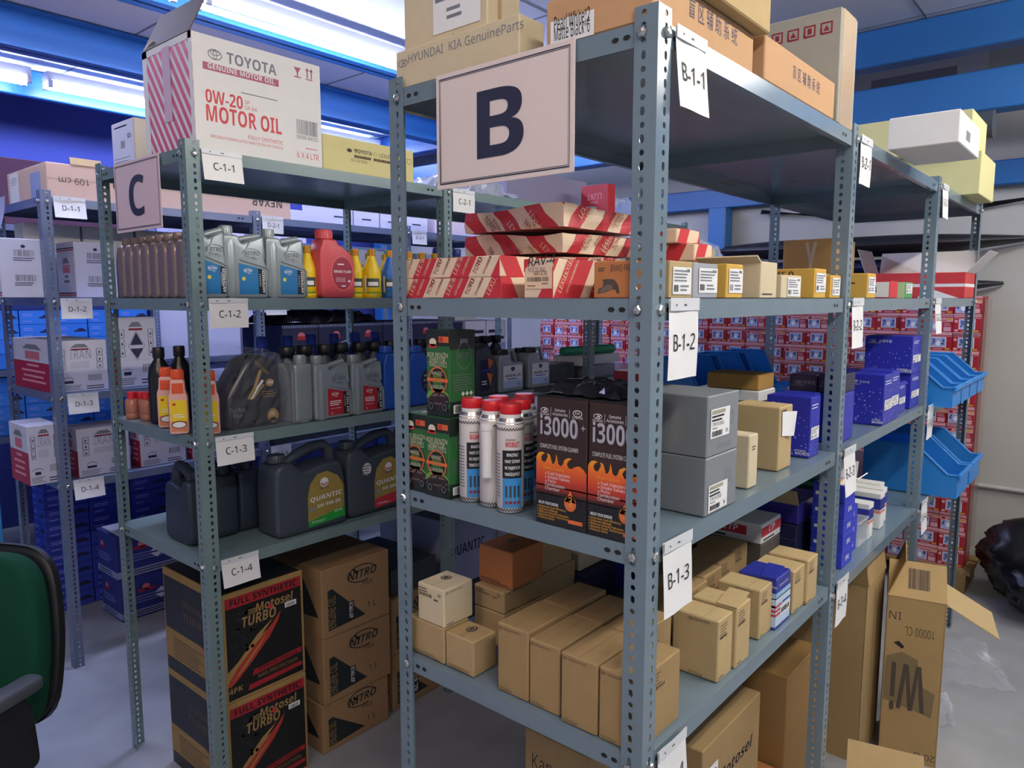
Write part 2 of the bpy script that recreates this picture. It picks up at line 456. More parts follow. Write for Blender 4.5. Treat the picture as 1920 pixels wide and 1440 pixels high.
def rack(label, xs, y0, y1, m, tiers=None, group=None):
    t = thing('shelving_rack', label, 'shelving rack', (0, 0, 0), 0, group)
    pm = post_mesh(m)
    def child(me, name, loc, rz=0): return tag(bpy.data.objects.new(name, me), parent=t, loc=loc, rz=rz)
    def link(o): COL.objects.link(o); return o
    P = {}
    def bolt(me, post, loc):
        a = -post.rotation_euler.z; dx, dy = loc[0] - post.location.x, loc[1] - post.location.y
        o = link(bpy.data.objects.new('bolt', me)); tag(o, parent=post, loc=(dx * math.cos(a) - dy * math.sin(a), dx * math.sin(a) + dy * math.cos(a), loc[2]), rz=a)
    for i, x in enumerate(xs):
        last = i == len(xs) - 1
        P[i, 0] = link(child(pm, 'post', (x, y0, 0), PI / 2 if last else 0))
        P[i, 1] = link(child(pm, 'post', (x, y1, 0), PI if last else -PI / 2))
    sm = {}
    for i in range(len(xs) - 1):
        w = xs[i + 1] - xs[i]
        for z in (tiers[i] if tiers else TIER):
            k = round(w, 3)
            if k not in sm: sm[k] = shelf_mesh(w - .007, y1 - y0 - .006, m)
            link(child(sm[k], 'shelf', (xs[i] + (.0035 if i == 0 else .005), y0 + .003, z - .0012)))
            for (k, bx, by, me) in ((0, xs[i], y0 + .026, _hexx), (1, xs[i], y1 - .026, _hexx)) if i == 0 else (): bolt(me, P[0, k], (bx, by, z - .018))
            bolt(_hex, P[i, 0], (xs[i] + .024, y0, z - .018))
            if i == len(xs) - 2: bolt(_hex, P[i + 1, 0], (xs[i + 1] - .024, y0, z - .018))
    return t
BX, BY0, BY1 = (.985, 1.955, 2.978, 3.942), .558, 1.156
CX, CY0, CY1 = (.970, 1.936, 2.900, 3.870), 1.974, 2.582
DX, DY0, DY1 = (1.041, 1.962, 2.950, 3.920), 3.333, 3.935
EX, EY0, EY1 = (1.10, 2.05, 3.0, 3.95), 4.70, 5.30
T3 = (TIER, TIER, TIER)
rack('nearest slate shelving rack, with the large letter B sheet hanging on its end', BX, BY0, BY1, M_STEEL, [TIER, (1.980, 1.573, 1.186, .80), (1.980, 1.573, 1.165, .80)])
rack('grey green shelving rack with the letter C sheet hanging on its end', CX, CY0, CY1, M_STEELG)
rack('blue grey shelving rack with the letter D sheet, behind the C rack', DX, DY0, DY1, M_STEELD, [(1.975, 1.575, 1.18, .81)] * 3)
rack('farthest shelving rack at the left edge, beyond the D rack', EX, EY0, EY1, M_STEELD, [(1.975, 1.575, 1.18, .81)] * 3)
# ------------------------------------------------------------------ cartons placed by where their edges are seen
import os
DBG = os.environ.get('DBG')
class Box:
    """corner nearest the eye, size and turn of a carton; front = its -y side, left = its -x side"""
    def __init__(s, k, w, d, h, rz=0.0):
        s.k, s.w, s.d, s.h, s.rz = Vector(k), w, d, h, rz
        s.front = Face((0, 0, 0), (1, 0, 0), (0, 0, 1), w, h)
        s.left = Face((0, d, 0), (0, -1, 0), (0, 0, 1), d, h)
        s.top = Face((0, 0, h), (1, 0, 0), (0, 1, 0), w, d)
        s.right = Face((w, 0, 0), (0, 1, 0), (0, 0, 1), d, h)
    def above(s): return s.k.z + s.h
def where(K, z=None, x=None, y=None, R=None, L=None, T=None, w=None, d=None, h=None, rz=0.0, zz=None, nm=''):
    """K, R, L, T: pixels of the near bottom corner, the right and left bottom corners, the near top corner"""
    k = at_z(K, z) if z is not None and x is None and y is None else (at_x(K, x) if x is not None else at_y(K, y))
    if zz is not None or (z is not None): k.z = z if z is not None else zz
    if w is None: w = abs((at_v(R, k, rz) - k).dot(Vector((math.cos(rz), math.sin(rz), 0))))
    if d is None: d = abs((at_v(L, k, rz + PI / 2) - k).dot(Vector((-math.sin(rz), math.cos(rz), 0))))
    if h is None: h = up_at(T, k) - k.z
    if DBG: print('BOX %-28s k=(%.3f %.3f %.3f) w=%.3f d=%.3f h=%.3f' % (nm, k.x, k.y, k.z, w, d, h))
    return Box(k, w, d, h, rz)
def carton(name, label, m, B, cat='box', group=None, art=None, bev=.0025, flaps=0, seam=True, sm=None, skip=''):
    b = MB().box(0, B.w, 0, B.d, 0, B.h, m, bev, skip)
    if seam:
        b.rect(B.top, .01, .496, .99, .504, sm or M_INK)
    if art: art(b, B)
    return b.build(name, None, B.k, B.rz, label, cat, group)
def sticker(o, F, u0, v0, u1, v1, art=None, m=None, name='paper_label', l=3):
    """a paper label as a part"""
    b = MB(); G = Face(F.p(u0, v0, l), F.u, F.v, (u1 - u0) * F.w, (v1 - v0) * F.h)
    b.add([G.p(0, 0, 0), G.p(1, 0, 0), G.p(1, 1, 0), G.p(0, 1, 0)], [(0, 1, 2, 3)], m or M_PAPER)
    if art: art(b, G)
    return b.build(name, o)
def part_art(b, G):
    b.lines(G, .06, .45, .85, .92, 4, M_GREYINK); b.bars(G, .06, .1, .3, .35, M_BLACK, 1, 8); b.lines(G, .4, .1, .9, .38, 2, M_GREYINK); b.bars(G, .72, .82, .93, .94, M_BLACK, 1, 4)
def emblem_t(b, F, u, v, r, m, l=1):
    b.ring(F, u, v, r, r * .68, r * .12, m, l); b.ring(F, u, v + .18 * r / F.h, r * .72, r * .3, r * .1, m, l); b.ring(F, u, v - .02 * r / F.h, r * .3, r * .62, r * .1, m, l)
def emblem_h(b, F, u, v, r, m, l=1):
    b.ring(F, u, v, r, r * .52, r * .12, m, l, 20); b.txt(F, 'H', u, v - r * .36 / F.h, r * .72, m, l, bold=.02, skew=.35, cond=1.15)
def flap(o, F, edge, ln, ang, m, t=.003, u0=0.0, u1=1.0, name='flap'):
    """a lid flap hinged on the upper (+v) side of face F, lifted by ang from lying flat inwards"""
    a = F.p(u0, 1, 0); c = F.p(u1, 1, 0); inw = -F.n
    dr = inw * math.cos(ang) + F.v * math.sin(ang); nn = F.u.cross(dr).normalized() * t
    q = [a, c, c + dr * ln, a + dr * ln]; vs = q + [p + nn for p in q]
    return MB().add(vs, [(0, 1, 2, 3), (7, 6, 5, 4), (0, 4, 5, 1), (1, 5, 6, 2), (2, 6, 7, 3), (3, 7, 4, 0)], m).build(name, o)
def genuine(b, B, fm=None, side='left', t2='Oil Filter'):
    F = B.left if side == 'left' else B.front; m = M_INK; s = min(F.w, .12) * .075
    emblem_h(b, F, .12, .93, s * .8, m); b.txt(F, 'Genuine Parts', .2, .915, s * .75, m, al='l', bold=0, fit=F.w * .5)
    b.txt(F, t2, .07, .035, s * .75, m, al='l', bold=0, fit=F.w * .25)
def partbox(b, B):
    genuine(b, B); F = B.front
    b.lines(F, .1, .72, .6, .9, 4, M_INK); b.bars(F, .1, .66, .55, .7, M_INK, 1, 12); b.lines(F, .1, .05, .5, .1, 1, M_INK)

# ================================================================== B rack, on top
zt = TIER[0]
def art(b, B):
    b.txt(B.left, 'HYUNDAI  KIA GenuineParts', .12, .62, .016, M_GREYINK, al='l', bold=0); emblem_h(b, B.left, .07, .66, .014, M_GREYINK)
Bx = where((974, 99), x=.995, zz=zt, R=(1021, 96), L=(735, 168), T=(974, 23), nm='cream')
Bx.d -= .012; Bx = Box(Bx.k, Bx.w, Bx.d, Bx.h)
o = carton('carton', 'wide cream carton lying on top of the B rack, under a smaller carton', M_KRAFT3, Bx, art=art)
def art(b, B): b.rect(B.left, .05, 0, .2, 1, M_KRAFT3); b.rect(B.front, .3, 0, .42, 1, M_TAPE)
B2 = where((914, 45), x=1.02, zz=Bx.above(), R=(975, 40), L=(758, 92), h=.20, nm='cream2')
o = carton('carton', 'smaller tan carton with a white printed label, stacked on the wide cream carton', M_KRAFT3, B2, art=art)
def la(b, G):
    b.lines(G, .05, .35, .8, .85, 5, M_GREYINK); emblem_h(b, G, .86, .86, .009, M_GREYINK)
    b.lines(G, .3, .12, .62, .3, 2, M_GREYINK)
sticker(o, B2.left, .38, .1, .93, .85, la)
# orange brown carton with colour count sheet, its long front printed with six characters
CN = '盲 区 辅 助 系 统'
def art(b, B): b.txt(B.front, CN, .55, .5, .024, M_NAVY, bold=.005, fit=B.w * .5)
Bo = Box((.99, BY0 + .012, zt), at_y((1423, 137), BY0).x - .99, at_x((1024, 80), .99).y - BY0 - .012, up_at((1423, 63), at_y((1423, 137), BY0)) - zt)
o = carton('carton', 'peach tan carton with a colour count note, atop the B rack by its near corner', mat('peach tan card', '#c59a70', .8, 0, .05, 40), Bo, art=art)
def la(b, G):
    b.txt(G, 'Pearl White*2', .5, .58, .022, M_BLACK, bold=0, fit=G.w * .82); b.txt(G, 'Matte Black*6', .5, .16, .022, M_BLACK, bold=0, fit=G.w * .82)
sticker(o, Bo.left, .05, .0, .48, .52, la, name='note')
o2 = carton('carton', 'tan carton lying across the carton with the colour note, cut off by the picture top', M_KRAFT2, Box((1.06, BY0 - .01, zt + Bo.h + .002), Bo.w - .05, .22, .14))
B3 = Box((Bo.k.x + Bo.w + .035, BY0 + .004, zt), at_y((1568, 208), BY0).x - Bo.k.x - Bo.w - .04, .12, 0); B3 = Box(B3.k, B3.w, .12, up_at((1445, 62), B3.k) - zt)
def art(b, B): b.txt(B.front, CN, .55, .45, .021, M_NAVY, bold=.005, fit=B.w * .4)
carton('carton', 'shallow peach tan carton printed with six characters, before the tall grey carton', mat('peach tan card', '#c59a70'), B3, art=art)
B4 = where((1570, 212), y=BY0 + .004, z=zt, R=(1613, 231), L=(1440, 140), T=(1568, 13), nm='grey carton')
def art(b, B):
    F = B.left
    for i, u in enumerate((.38, .54, .70, .86)):
        b.band(F, [(u - .05, .80), (u + .05, .80), (u + .05, .89), (u - .05, .89), (u - .05, .80)], .005, M_DRED)
        b.poly(F, [(u - .03, .82), (u + .03, .82), (u, .87)] if i % 2 else [(u - .02, .82), (u + .02, .82), (u + .02, .87), (u - .02, .87)], M_DRED)
    b.rect(B.front, .1, 0, .9, 1, M_TAPE)
B4.d = .24; B4.w = 1.952 - B4.k.x
o = carton('carton', 'tall grey beige carton with red handling marks on top of the B rack', mat('grey beige card', '#a8a596', .8, 0, .06, 30), Box(B4.k, B4.w, B4.d, B4.h), art=art)
# white carton jutting out over the aisle, and the yellow cartons by it
B5 = where((1798, 266), z=zt, R=(1834, 304), L=(1664, 285), h=.085, nm='white jut')
o = carton('carton', 'white carton jutting out from the top of the B rack over the aisle', M_WHITE, B5, art=lambda b, B: b.rect(B.front, .3, .25, .5, .55, M_GREYINK))
B6 = where((1805, 338), x=3.50, zz=zt, R=(1856, 358), d=.5, T=(1808, 285), nm='yellow low')
B6 = Box((3.42, .50, zt), .36, .52, .165)
carton('carton', 'lower pale yellow carton at the far end of the B rack top', mat('pale yellow card', '#d8d39a', .8, 0, .04), B6)
carton('carton', 'upper pale yellow carton stacked at the far end of the B rack top', mat('pale yellow card', '#d8d39a'), Box((3.36, .53, zt + .166), .34, .46, .15))
pr_ = at_x((1861, 228), 3.80)
if DBG: print('roll', pr_)
carton('carton', 'narrow cream carton under the dark roll, far end of the B rack top', M_KRAFT3, Box((3.79, .60, zt), .12, .40, pr_.z - zt - .062))
b = MB().tube([(3.85, pr_.y, pr_.z), (3.85, pr_.y + .5, pr_.z)], .06, M_DGREY, 20)
b.build('roll', None, (0, 0, 0), 0, 'dark round roll on top of the B rack beside the yellow cartons', 'roll')

# ================================================================== B rack, second shelf
z2 = TIER[1]
M_CREAMK = mat('cream stripe card', '#ecd3b5', .6, 0, .03, 30, .1)
TXR = [('LEXUS', M_CREAMK, .14, .0105), ('GENUINE PARTS', M_CREAMK, .32, .0055)]
TXC = [('TOYOTA', M_DRED, .62, .0095), ('GENUINE PARTS', M_DRED, .82, .005)]
def striped(b, B, lean=.6, ph=0.0, per=.105, tx=True, fl=1):
    for F, sg in ((B.left, 1), (B.front, -1 if fl else 1), (B.top, 1)):
        b.stripes(F, M_RED, per, .46, lean * sg, ph, 1, (TXR + TXC) if tx and F is not B.top and sg * lean > 0 else None)
kx = .995
for i, (kp, tp, lab) in enumerate((((940, 558), (944, 521), 'lower'), ((937, 520), (937, 480), 'upper'))):
    Bs = where(kp, x=kx, zz=z2 + .0385 * i, R=(982, 558 - 40 * i), L=(745, 558 - 40 * i), h=.038, nm='stripe')
    Bs = Box(Bs.k, .16, BY1 - .03 - Bs.k.y, .038)
    carton('parts_box', lab + ' flat red striped box of the pair at the B rack end, second shelf', M_CREAMK, Bs, art=lambda b, B: striped(b, B, .62, .02 * i), seam=False, bev=.0015)
kr = at_x((1037, 560), kx)
Br = Box((kx, kr.y, z2), .17, at_x((981, 560), kx).y - kr.y - .002, up_at((1037, 484), Vector((kx, kr.y, 0))) - z2)
def art(b, B):
    striped(b, B, .62, .03, .105, False, 0)
    b.txt(B.left, 'RAV-4', .62, .84, .016, M_BLACK, 4, bold=.0, rot=.08, skew=.2)
    b.stripes(B.front, M_RED, .105, .46, .62, .0, 2, TXR)
o = carton('parts_box', 'red striped parts box with handwriting and a barcode label, beside the brake pad box', M_CREAMK, Br, art=art, seam=False, bev=.0015)
def la(b, G):
    b.txt(G, 'PAD KIT DISC BRAKE', .1, .80, .0075, M_GREYINK, al='l', bold=0, fit=G.w * .66); b.txt(G, '04465-42180', .32, .62, .008, M_INK, al='l', bold=.0, fit=G.w * .5)
    b.bars(G, .08, .34, .88, .55, M_INK, 1, 26); b.lines(G, .08, .1, .4, .18, 1, M_INK); b.lines(G, .62, .2, .85, .28, 1, M_INK)
sticker(o, Br.left, .06, .24, .98, .78, la, mat('cream sticker', '#f0cfae', .6))
kb = at_x((1188, 560), kx)
Bb = Box((kx, kb.y, z2), .06, at_x((1110, 560), kx).y - kb.y - .003, up_at((1165, 488), Vector((kx, kb.y, 0))) - z2)
def art(b, B):
    F = B.left
    b.txt(F, 'BRAKE PAD', .68, .72, .0105, M_INK, bold=0, fit=B.d * .5)
    b.lines(F, .12, .72, .3, .84, 2, M_INK)
    m1, m2 = mat('pad picture dark', '#4b3d36', .7), mat('pad picture light', '#6d5d54', .7)
    b.poly(F, [(.1, .12), (.14, .27), (.22, .28), (.26, .42), (.22, .50), (.36, .52), (.52, .50), (.62, .36), (.66, .14), (.60, .12), (.56, .22), (.46, .26), (.34, .24), (.26, .16)], m1, 1)
    b.poly(F, [(.12, .14), (.2, .26), (.34, .37), (.46, .36), (.5, .28), (.4, .2), (.26, .16)], m2, 2)
carton('parts_box', 'orange brown brake pad box beside the near corner post of the B rack', M_ORANGEK, Bb, art=art, seam=False, bev=.0015)
# pile of three crumpled striped boxes behind them
def stripemat():
    m = mat('red and cream slanted stripes', '#ecd3b5', .45); nt = m.node_tree; bs = nt.nodes['Principled BSDF']; L = nt.links.new
    N = lambda t, **k: nt.nodes.new(t)
    tc = N('ShaderNodeTexCoord'); sp = N('ShaderNodeSeparateXYZ'); L(tc.outputs['Object'], sp.inputs[0])
    def math_(op, a, b):
        n = N('ShaderNodeMath'); n.operation = op
        for i, q in enumerate((a, b)):
            if isinstance(q, (int, float)): n.inputs[i].default_value = q
            else: L(q, n.inputs[i])
        return n.outputs[0]
    no = N('ShaderNodeTexNoise'); no.inputs['Scale'].default_value = 9; L(tc.outputs['Object'], no.inputs['Vector'])
    q = math_('SUBTRACT', sp.outputs['Z'], math_('MULTIPLY', math_('ADD', sp.outputs['X'], sp.outputs['Y']), 1.15))
    q = math_('ADD', q, math_('MULTIPLY', no.outputs['Fac'], .035))
    q = math_('FRACT', math_('MULTIPLY', q, 1 / .105), 0)
    st = math_('GREATER_THAN', q, .54)
    mx = N('ShaderNodeMix'); mx.data_type = 'RGBA'; mx.inputs[6].default_value = lin('#ecd3b5'); mx.inputs[7].default_value = lin('#c8303a'); L(st, mx.inputs[0]); L(mx.outputs[2], bs.inputs['Base Color'])
    return m
M_STRIPE = stripemat()
def crumple(B, amt, seed, n=14, nz=5):
    """a sagging, creased card box: its faces are fine grids pushed in and out"""
    r = random.Random(seed); ph = [r.uniform(0, 6.28) for _ in range(8)]; b = MB()
    def grid(o, u, v, nu, nv):
        o, u, v = Vector(o), Vector(u), Vector(v)
        b.add([o + u * (i / nu) + v * (j / nv) for j in range(nv + 1) for i in range(nu + 1)], [(j * (nu + 1) + i, j * (nu + 1) + i + 1, (j + 1) * (nu + 1) + i + 1, (j + 1) * (nu + 1) + i) for j in range(nv) for i in range(nu)], M_STRIPE)
    w, d, h = B.w, B.d, B.h
    grid((0, 0, 0), (w, 0, 0), (0, 0, h), n, nz); grid((0, d, 0), (0, -d, 0), (0, 0, h), n, nz); grid((w, d, 0), (-w, 0, 0), (0, 0, h), n, nz); grid((w, 0, 0), (0, d, 0), (0, 0, h), n, nz)
    grid((0, 0, h), (w, 0, 0), (0, d, 0), n, n); grid((0, d, 0), (w, 0, 0), (0, -d, 0), n, n)
    F, G = B.left, B.front
    for k in range(9):
        u, v = r.uniform(.05, .8), r.uniform(.15, .7); b.txt(F, ('TOYOTA', 'LEXUS', 'GENUINE PARTS')[k % 3], u, v, (.011, .012, .006)[k % 3], (M_DRED, M_CREAMK, M_DRED)[k % 3], 5, bold=0, rot=-.85, inbox=True, al='l')
        b.txt(G, ('LEXUS', 'GENUINE PARTS', 'TOYOTA')[k % 3], u, v * .6, (.012, .006, .011)[k % 3], (M_CREAMK, M_DRED, M_DRED)[k % 3], 5, bold=0, rot=.85, inbox=True, al='l')
    out = []
    for x, y, z in b.v:
        t = z / h; f = math.sin(x * 29 + ph[0]) * math.sin(y * 24 + ph[1]); g = math.sin(y * 33 + ph[2] + 20 * z) ; e = math.sin(x * 37 + ph[3] - 25 * z)
        out.append((x + amt * g * (1 - abs(2 * t - 1)) * 1.2, y + amt * e * (1 - abs(2 * t - 1)), z + amt * t * (f * 1.1 + .8 * math.sin(x * 17 + y * 13 + ph[4]))))
    b.v = out
    return b
px = 1.16
yk = at_x((1057, 424), px).y; yl = at_x((873, 424), px).y
zs = [z2, z2 + .083]
q = at_x((1057, 424), px).z; q1 = at_x((1050, 474), px).z; q0 = at_x((1057, 376), px).z
if DBG: print('pile', yk, yl, q0, q, q1)
hh = (q1 - z2)
for i, (za, zb, off, lab) in enumerate(((z2, z2 + hh * .5, .0, 'lowest'), (z2 + hh * .5, q1, .004, 'second from the bottom'), (q1 + .002, q - .002, .012, 'second from the top'), (q, q0, 0, 'topmost'))):
    Bp = Box((px + off, yk + off, za), .27, yl - yk, zb - za - .006, 0)
    crumple(Bp, .0032, i + 1).build('parts_box', None, Bp.k, 0, lab + ' crumpled red striped box of the leaning pile on the B rack', 'box')
# row along the front of the second shelf
def front_row(kpx, rpx, tpy, name, label, m, d=.12, art=None, y=BY0 + .012, yb=560, lb=None, rz=0.0, off=0.0, **kw):
    k = at_y((kpx, yb), y + off); k.z = z2
    Bq = where((kpx, yb), y=y + off, z=z2, R=(rpx, yb), d=d, T=(kpx, tpy), nm=name, rz=rz)
    if Bq.k.x < 1.95 < Bq.k.x + Bq.w: Bq = Box(Bq.k, 1.950 - Bq.k.x, Bq.d, Bq.h)
    return carton(name, label, m, Bq, art=art, seam=False, bev=.0015, **kw), Bq
M_MUST = mat('mustard card', '#d9ac4a', .7, 0, .04, 30)
o, q = front_row(1254, 1297, 488, 'parts_box', 'kraft parts box with a white label, first right of the near corner post', M_KRAFT2, .14)
sticker(o, q.front, .12, .1, .92, .84, part_art)
o, q = front_row(1299, 1344, 492, 'parts_box', 'silver white parts box with pen marked label, second right of the corner post', mat('silver card', '#b9bcc4', .35, .3), .14)
sticker(o, q.front, .2, .15, .97, .86, part_art)
o, q = front_row(1361, 1391, 494, 'parts_box', 'mustard parts box with a white label, beside the cream box with an open top', M_MUST, .15)
sticker(o, q.front, .12, .15, .97, .86, part_art)
def art(b, B): b.txt(B.left, 'arts', .2, .70, .017, M_BLACK, bold=.0, al='l'); b.lines(B.front, .1, .06, .95, .16, 1, M_INK)
o, q = front_row(1425, 1455, 490, 'parts_box', 'open cream parts box standing forward in the second shelf row', M_KRAFT3, .13, art=art, off=-.006)
flap(o, q.left, 1, .022, 2.6, M_KRAFT3)
o, q = front_row(1464, 1501, 515, 'parts_box', 'pale cream parts box with a printed label, lower than its neighbours', M_KRAFT3, .16)
sticker(o, q.front, .28, .08, .93, .9, part_art)
def art(b, B):
    F = B.left; b.txt(F, 'MSS-Q', .62, .72, .013, M_BLACK, bold=.02); b.lines(F, .45, .56, .85, .66, 1, M_BLACK); b.disc(F, .3, .3, .012, .007, M_PAPER); b.rect(F, .1, .12, .55, .17, M_NAVY)
o, q = front_row(1526, 1547, 503, 'parts_box', 'yellow parts box with a dark printed end, between the pale cream and small yellow boxes', M_MUST, .2, art=art)
sticker(o, q.front, .08, .2, .95, .85, part_art)
o, q = front_row(1556, 1578, 516, 'parts_box', 'small yellow parts box with a white label, last before the middle post', M_MUST, .12)
sticker(o, q.front, .15, .12, .92, .9, part_art)
o, q = front_row(1625, 1640, 512, 'parts_box', 'yellow parts box just past the middle post, on the second shelf', M_MUST, .2, art=art)
sticker(o, q.front, .08, .2, .95, .85, part_art)
def art(b, B): b.rect(B.left, .02, .06, .98, .95, M_PAPER); b.txt(B.left, 'VAPA', .5, .35, .022, M_BLACK, 2, bold=-.004, skew=.25, rot=-.05)
o, q = front_row(1668, 1682, 527, 'parts_box', 'white and red parts box with pen writing, beside the small green box', M_RED, .15, art=art)
o, q = front_row(1695, 1710, 529, 'parts_box', 'small green parts box on the second shelf of the B rack', mat('green card', '#4f9a5c', .6), .12, art=lambda b, B: b.rect(B.left, 0, 0, 1, 1, mat('pale green card', '#b9d8a4', .6)))
sticker(o, q.front, .15, .3, .9, .9, part_art)
# red box with its lid thrown open
q = where((1808, 559), y=BY0 + .004, z=z2, R=(1827, 559), d=.40, T=(1808, 510), nm='red open'); q = Box(q.k, min(q.w, 3.896 - q.k.x), .40, q.h)
def art(b, B):
    for F in (B.left, B.front): b.rect(F, 0, .44, 1, .56, M_PAPER)
    b.poly(B.left, [(.55, 0), (.62, .44), (.95, .0)], M_PAPER, 2)
o = carton('shoe_box', 'red box with its white lid thrown open, far end of the second shelf', mat('red card', '#cf3b3d', .5), q, art=art, seam=False, skip='Z')
flap(o, q.right, 1, .11, 1.9, M_WHITE); flap(o, q.front, 1, .12, 2.3, M_WHITE, name='end_flap'); flap(o, Face((q.w, q.d, 0), (-1, 0, 0), (0, 0, 1), q.w, q.h), 1, .12, 1.9, M_WHITE, name='end_flap')
# behind the row
for i, (kpx, lpx, rpx, b0, t0, lab) in enumerate(((1302, 1240, 1335, 489, 456, 'larger'), (1269, 1205, 1311, 455, 427, 'smaller'))):
    xk = 1.42 - .02 * i; k = at_x((kpx, b0), xk)
    q = Box((k.x, k.y, k.z), at_y((rpx, b0), k.y).x - k.x, at_x((lpx, b0), k.x).y - k.y, up_at((kpx, t0), k) - k.z)
    if DBG: print('small stripe', q.k, q.w, q.d, q.h)
    if i == 0:
        zlow = k.z
        carton('parts_box', 'tall tan parts box holding up the two red striped boxes behind the second shelf row', M_TAN, Box((k.x, k.y, z2), q.w, q.d, k.z - z2 - .001), seam=False)
    carton('parts_box', lab + ' red striped box stacked behind the labelled boxes on the second shelf', M_CREAMK, q, art=lambda b, B: striped(b, B, .5, 0, .09, False, 0), seam=False)
k = at_x((1400, 500), 1.75); k.z = z2
if DBG: print('film', k)
t = thing('wrapped_parts', 'yellow and black parts wrapped in clear plastic, behind the open cream box', 'parts', (1.70, .86, z2))
MB().box(0, .16, 0, .2, 0, .06, mat('olive card', '#8a8446', .7), .004).build('lower_box', t)
MB().box(.01, .15, .01, .19, .061, .09, M_BLACKP, .004).build('black_part', t)
MB().box(0, .15, 0, .19, .091, .13, mat('yellow olive card', '#b5ad5a', .7), .004).build('upper_box', t)
def film(w, d, h, amp, seed, n=14, m=None):
    """a crumpled sheet of film draped over a block"""
    r = random.Random(seed); b = MB(); vs = []
    for j in range(n + 1):
        for i in range(n + 1):
            u, v = i / n * 1.5 - .25, j / n * 1.5 - .25
            e = max(0, -u, u - 1, -v, v - 1)
            z = h * (1 - min(1, (e / .25)) ** 1.3) + r.uniform(-amp, amp)
            vs.append((u * w + r.uniform(-amp, amp), v * d + r.uniform(-amp, amp), max(.002, z + .004)))
    fs = [(j * (n + 1) + i, j * (n + 1) + i + 1, (j + 1) * (n + 1) + i + 1, (j + 1) * (n + 1) + i) for j in range(n) for i in range(n)]
    return b.add(vs, fs, m or M_FILM, False)
film(.17, .21, .14, .012, 3).build('plastic_wrap', t)
q = where((1565, 505), x=2.35, zz=z2, R=(1585, 505), L=(1467, 505), T=(1565, 446), nm='taped brown')
def art(b, B): b.band(B.left, [(.5, .2), (.55, .6), (.62, .95)], .01, M_FILM); b.band(B.left, [(.55, .6), (.45, .95)], .01, M_FILM); b.rect(B.left, 0, .12, 1, .2, M_TAPE)
carton('carton', 'brown carton with crossed shiny tape, behind the yellow boxes on the second shelf', mat('brown card', '#94703f', .6, 0, .12, 14, .05), Box(q.k, .2, q.d, q.h), art=art, seam=False)
# ================================================================== B rack, third shelf
z3 = TIER[2]
M_GLOSSBK = mat('black gloss card', '#1d2420', .35, 0, .2, 10)
M_CREAMI = mat('cream ink', '#e9dcc0', .6)
M_ORI = mat('orange ink', '#e0703a', .6)
M_ENG = mat('car picture brown', '#2e1c1a', .35, 0, .3, 60)
def bor(b, B):
    F = B.left
    b.rect(F, 0, .82, 1, 1, M_GLOSSBK); b.rect(F, 0, 0, 1, .10, M_GLOSSBK)
    b.disc(F, .3, .86, .010, .008, M_CREAMI, 2); b.rect(F, .12, .795, .47, .84, M_RED, 2); b.rect(F, .55, .86, .97, .93, M_ORI, 2); b.rect(F, .58, .868, .74, .922, M_RED, 3)
    for t, v, w in (('BOR BENZİN', .69, .88), ('ENJEKTÖR', .635, .66), ('TEMİZLEYİCİ', .58, .78)): b.txt(F, t, .5, v, .0088, M_CREAMI, 2, bold=.005, fit=B.d * w)
    b.disc(F, .5, .42, B.d * .40, B.d * .42, M_GLOSSBK, 2); b.ring(F, .5, .42, B.d * .40, B.d * .42, .003, M_ORI, 3); b.disc(F, .5, .42, B.d * .22, B.d * .25, M_GREENK, 3)
    b.rect(F, .05, .405, .95, .445, M_ORI, 4); b.txt(F, 'BOR', .5, .395, .015, M_GOLD, 5, fit=B.d * .34)
    b.txt(F, 'MAGIC', .5, .485, .007, M_CREAMI, 5); b.txt(F, 'GASOLINE', .5, .325, .007, M_CREAMI, 5, fit=B.d * .55)
    b.disc(F, .5, .22, B.d * .5, B.h * .10, mat('leaf green glow', '#6f9a4a', .5), 2, 20)
    b.poly(F, [(.03, .14), (.03, .19), (.16, .225), (.30, .275), (.55, .29), (.80, .275), (.97, .235), (.98, .17), (.85, .12), (.5, .085), (.2, .09)], M_ENG, 3)
    b.poly(F, [(.22, .225), (.34, .265), (.55, .275), (.48, .235)], mat('picture glass', '#6d5a58', .3), 4); b.poly(F, [(.56, .235), (.60, .272), (.78, .262), (.88, .235)], mat('picture glass', '#6d5a58'), 4)
    b.band(F, [(.05, .165), (.3, .15), (.6, .15), (.95, .19)], .003, mat('picture glass', '#6d5a58'), 4)
    for u in (.22, .80): b.disc(F, u, .115, .0095, .011, M_BLACK, 5); b.ring(F, u, .115, .006, .007, .0015, M_GREYINK, 6)
    G = B.front
    b.rect(G, 0, .78, 1, 1, M_GLOSSBK); b.rect(G, .0, 0, 1, .18, M_GLOSSBK); b.ring(G, .55, .70, B.w * .3, B.w * .36, .0015, M_GREYINK, 2); b.txt(G, 'BOR', .55, .675, .012, M_GREYINK, 2, bold=0)
    b.rect(G, .4, .84, .7, .9, M_GREYINK, 2); b.lines(G, .1, .3, .9, .5, 7, M_GREYINK, 2, .25); b.rect(G, .12, .04, .85, .14, M_PAPER, 2); b.bars(G, .18, .05, .8, .13, M_BLACK, 3, 20)
    for k in range(3): b.poly(G, [(.5 + .16 * k, .23), (.57 + .16 * k, .26), (.5 + .16 * k, .29), (.43 + .16 * k, .26)], M_PAPER, 2)
    b.rect(B.top, .05, .05, .95, .95, M_GREENK, 1); b.disc(B.top, .5, .5, .016, .01, M_PAPER, 2)
gk = at_z((843, 937), z3); gx = gk.x
yl = at_x((799, 926), gx).y
gw, gd = .072, yl - gk.y
gh = up_at((842, 787), gk) - z3
if DBG: print('green', gk, gd, gh)
def green(k, lab, h=None):
    q = Box(k, gw, gd, h or gh)
    carton('additive_box', lab, M_GREENK, q, art=bor, seam=False, bev=.0012)
    return q
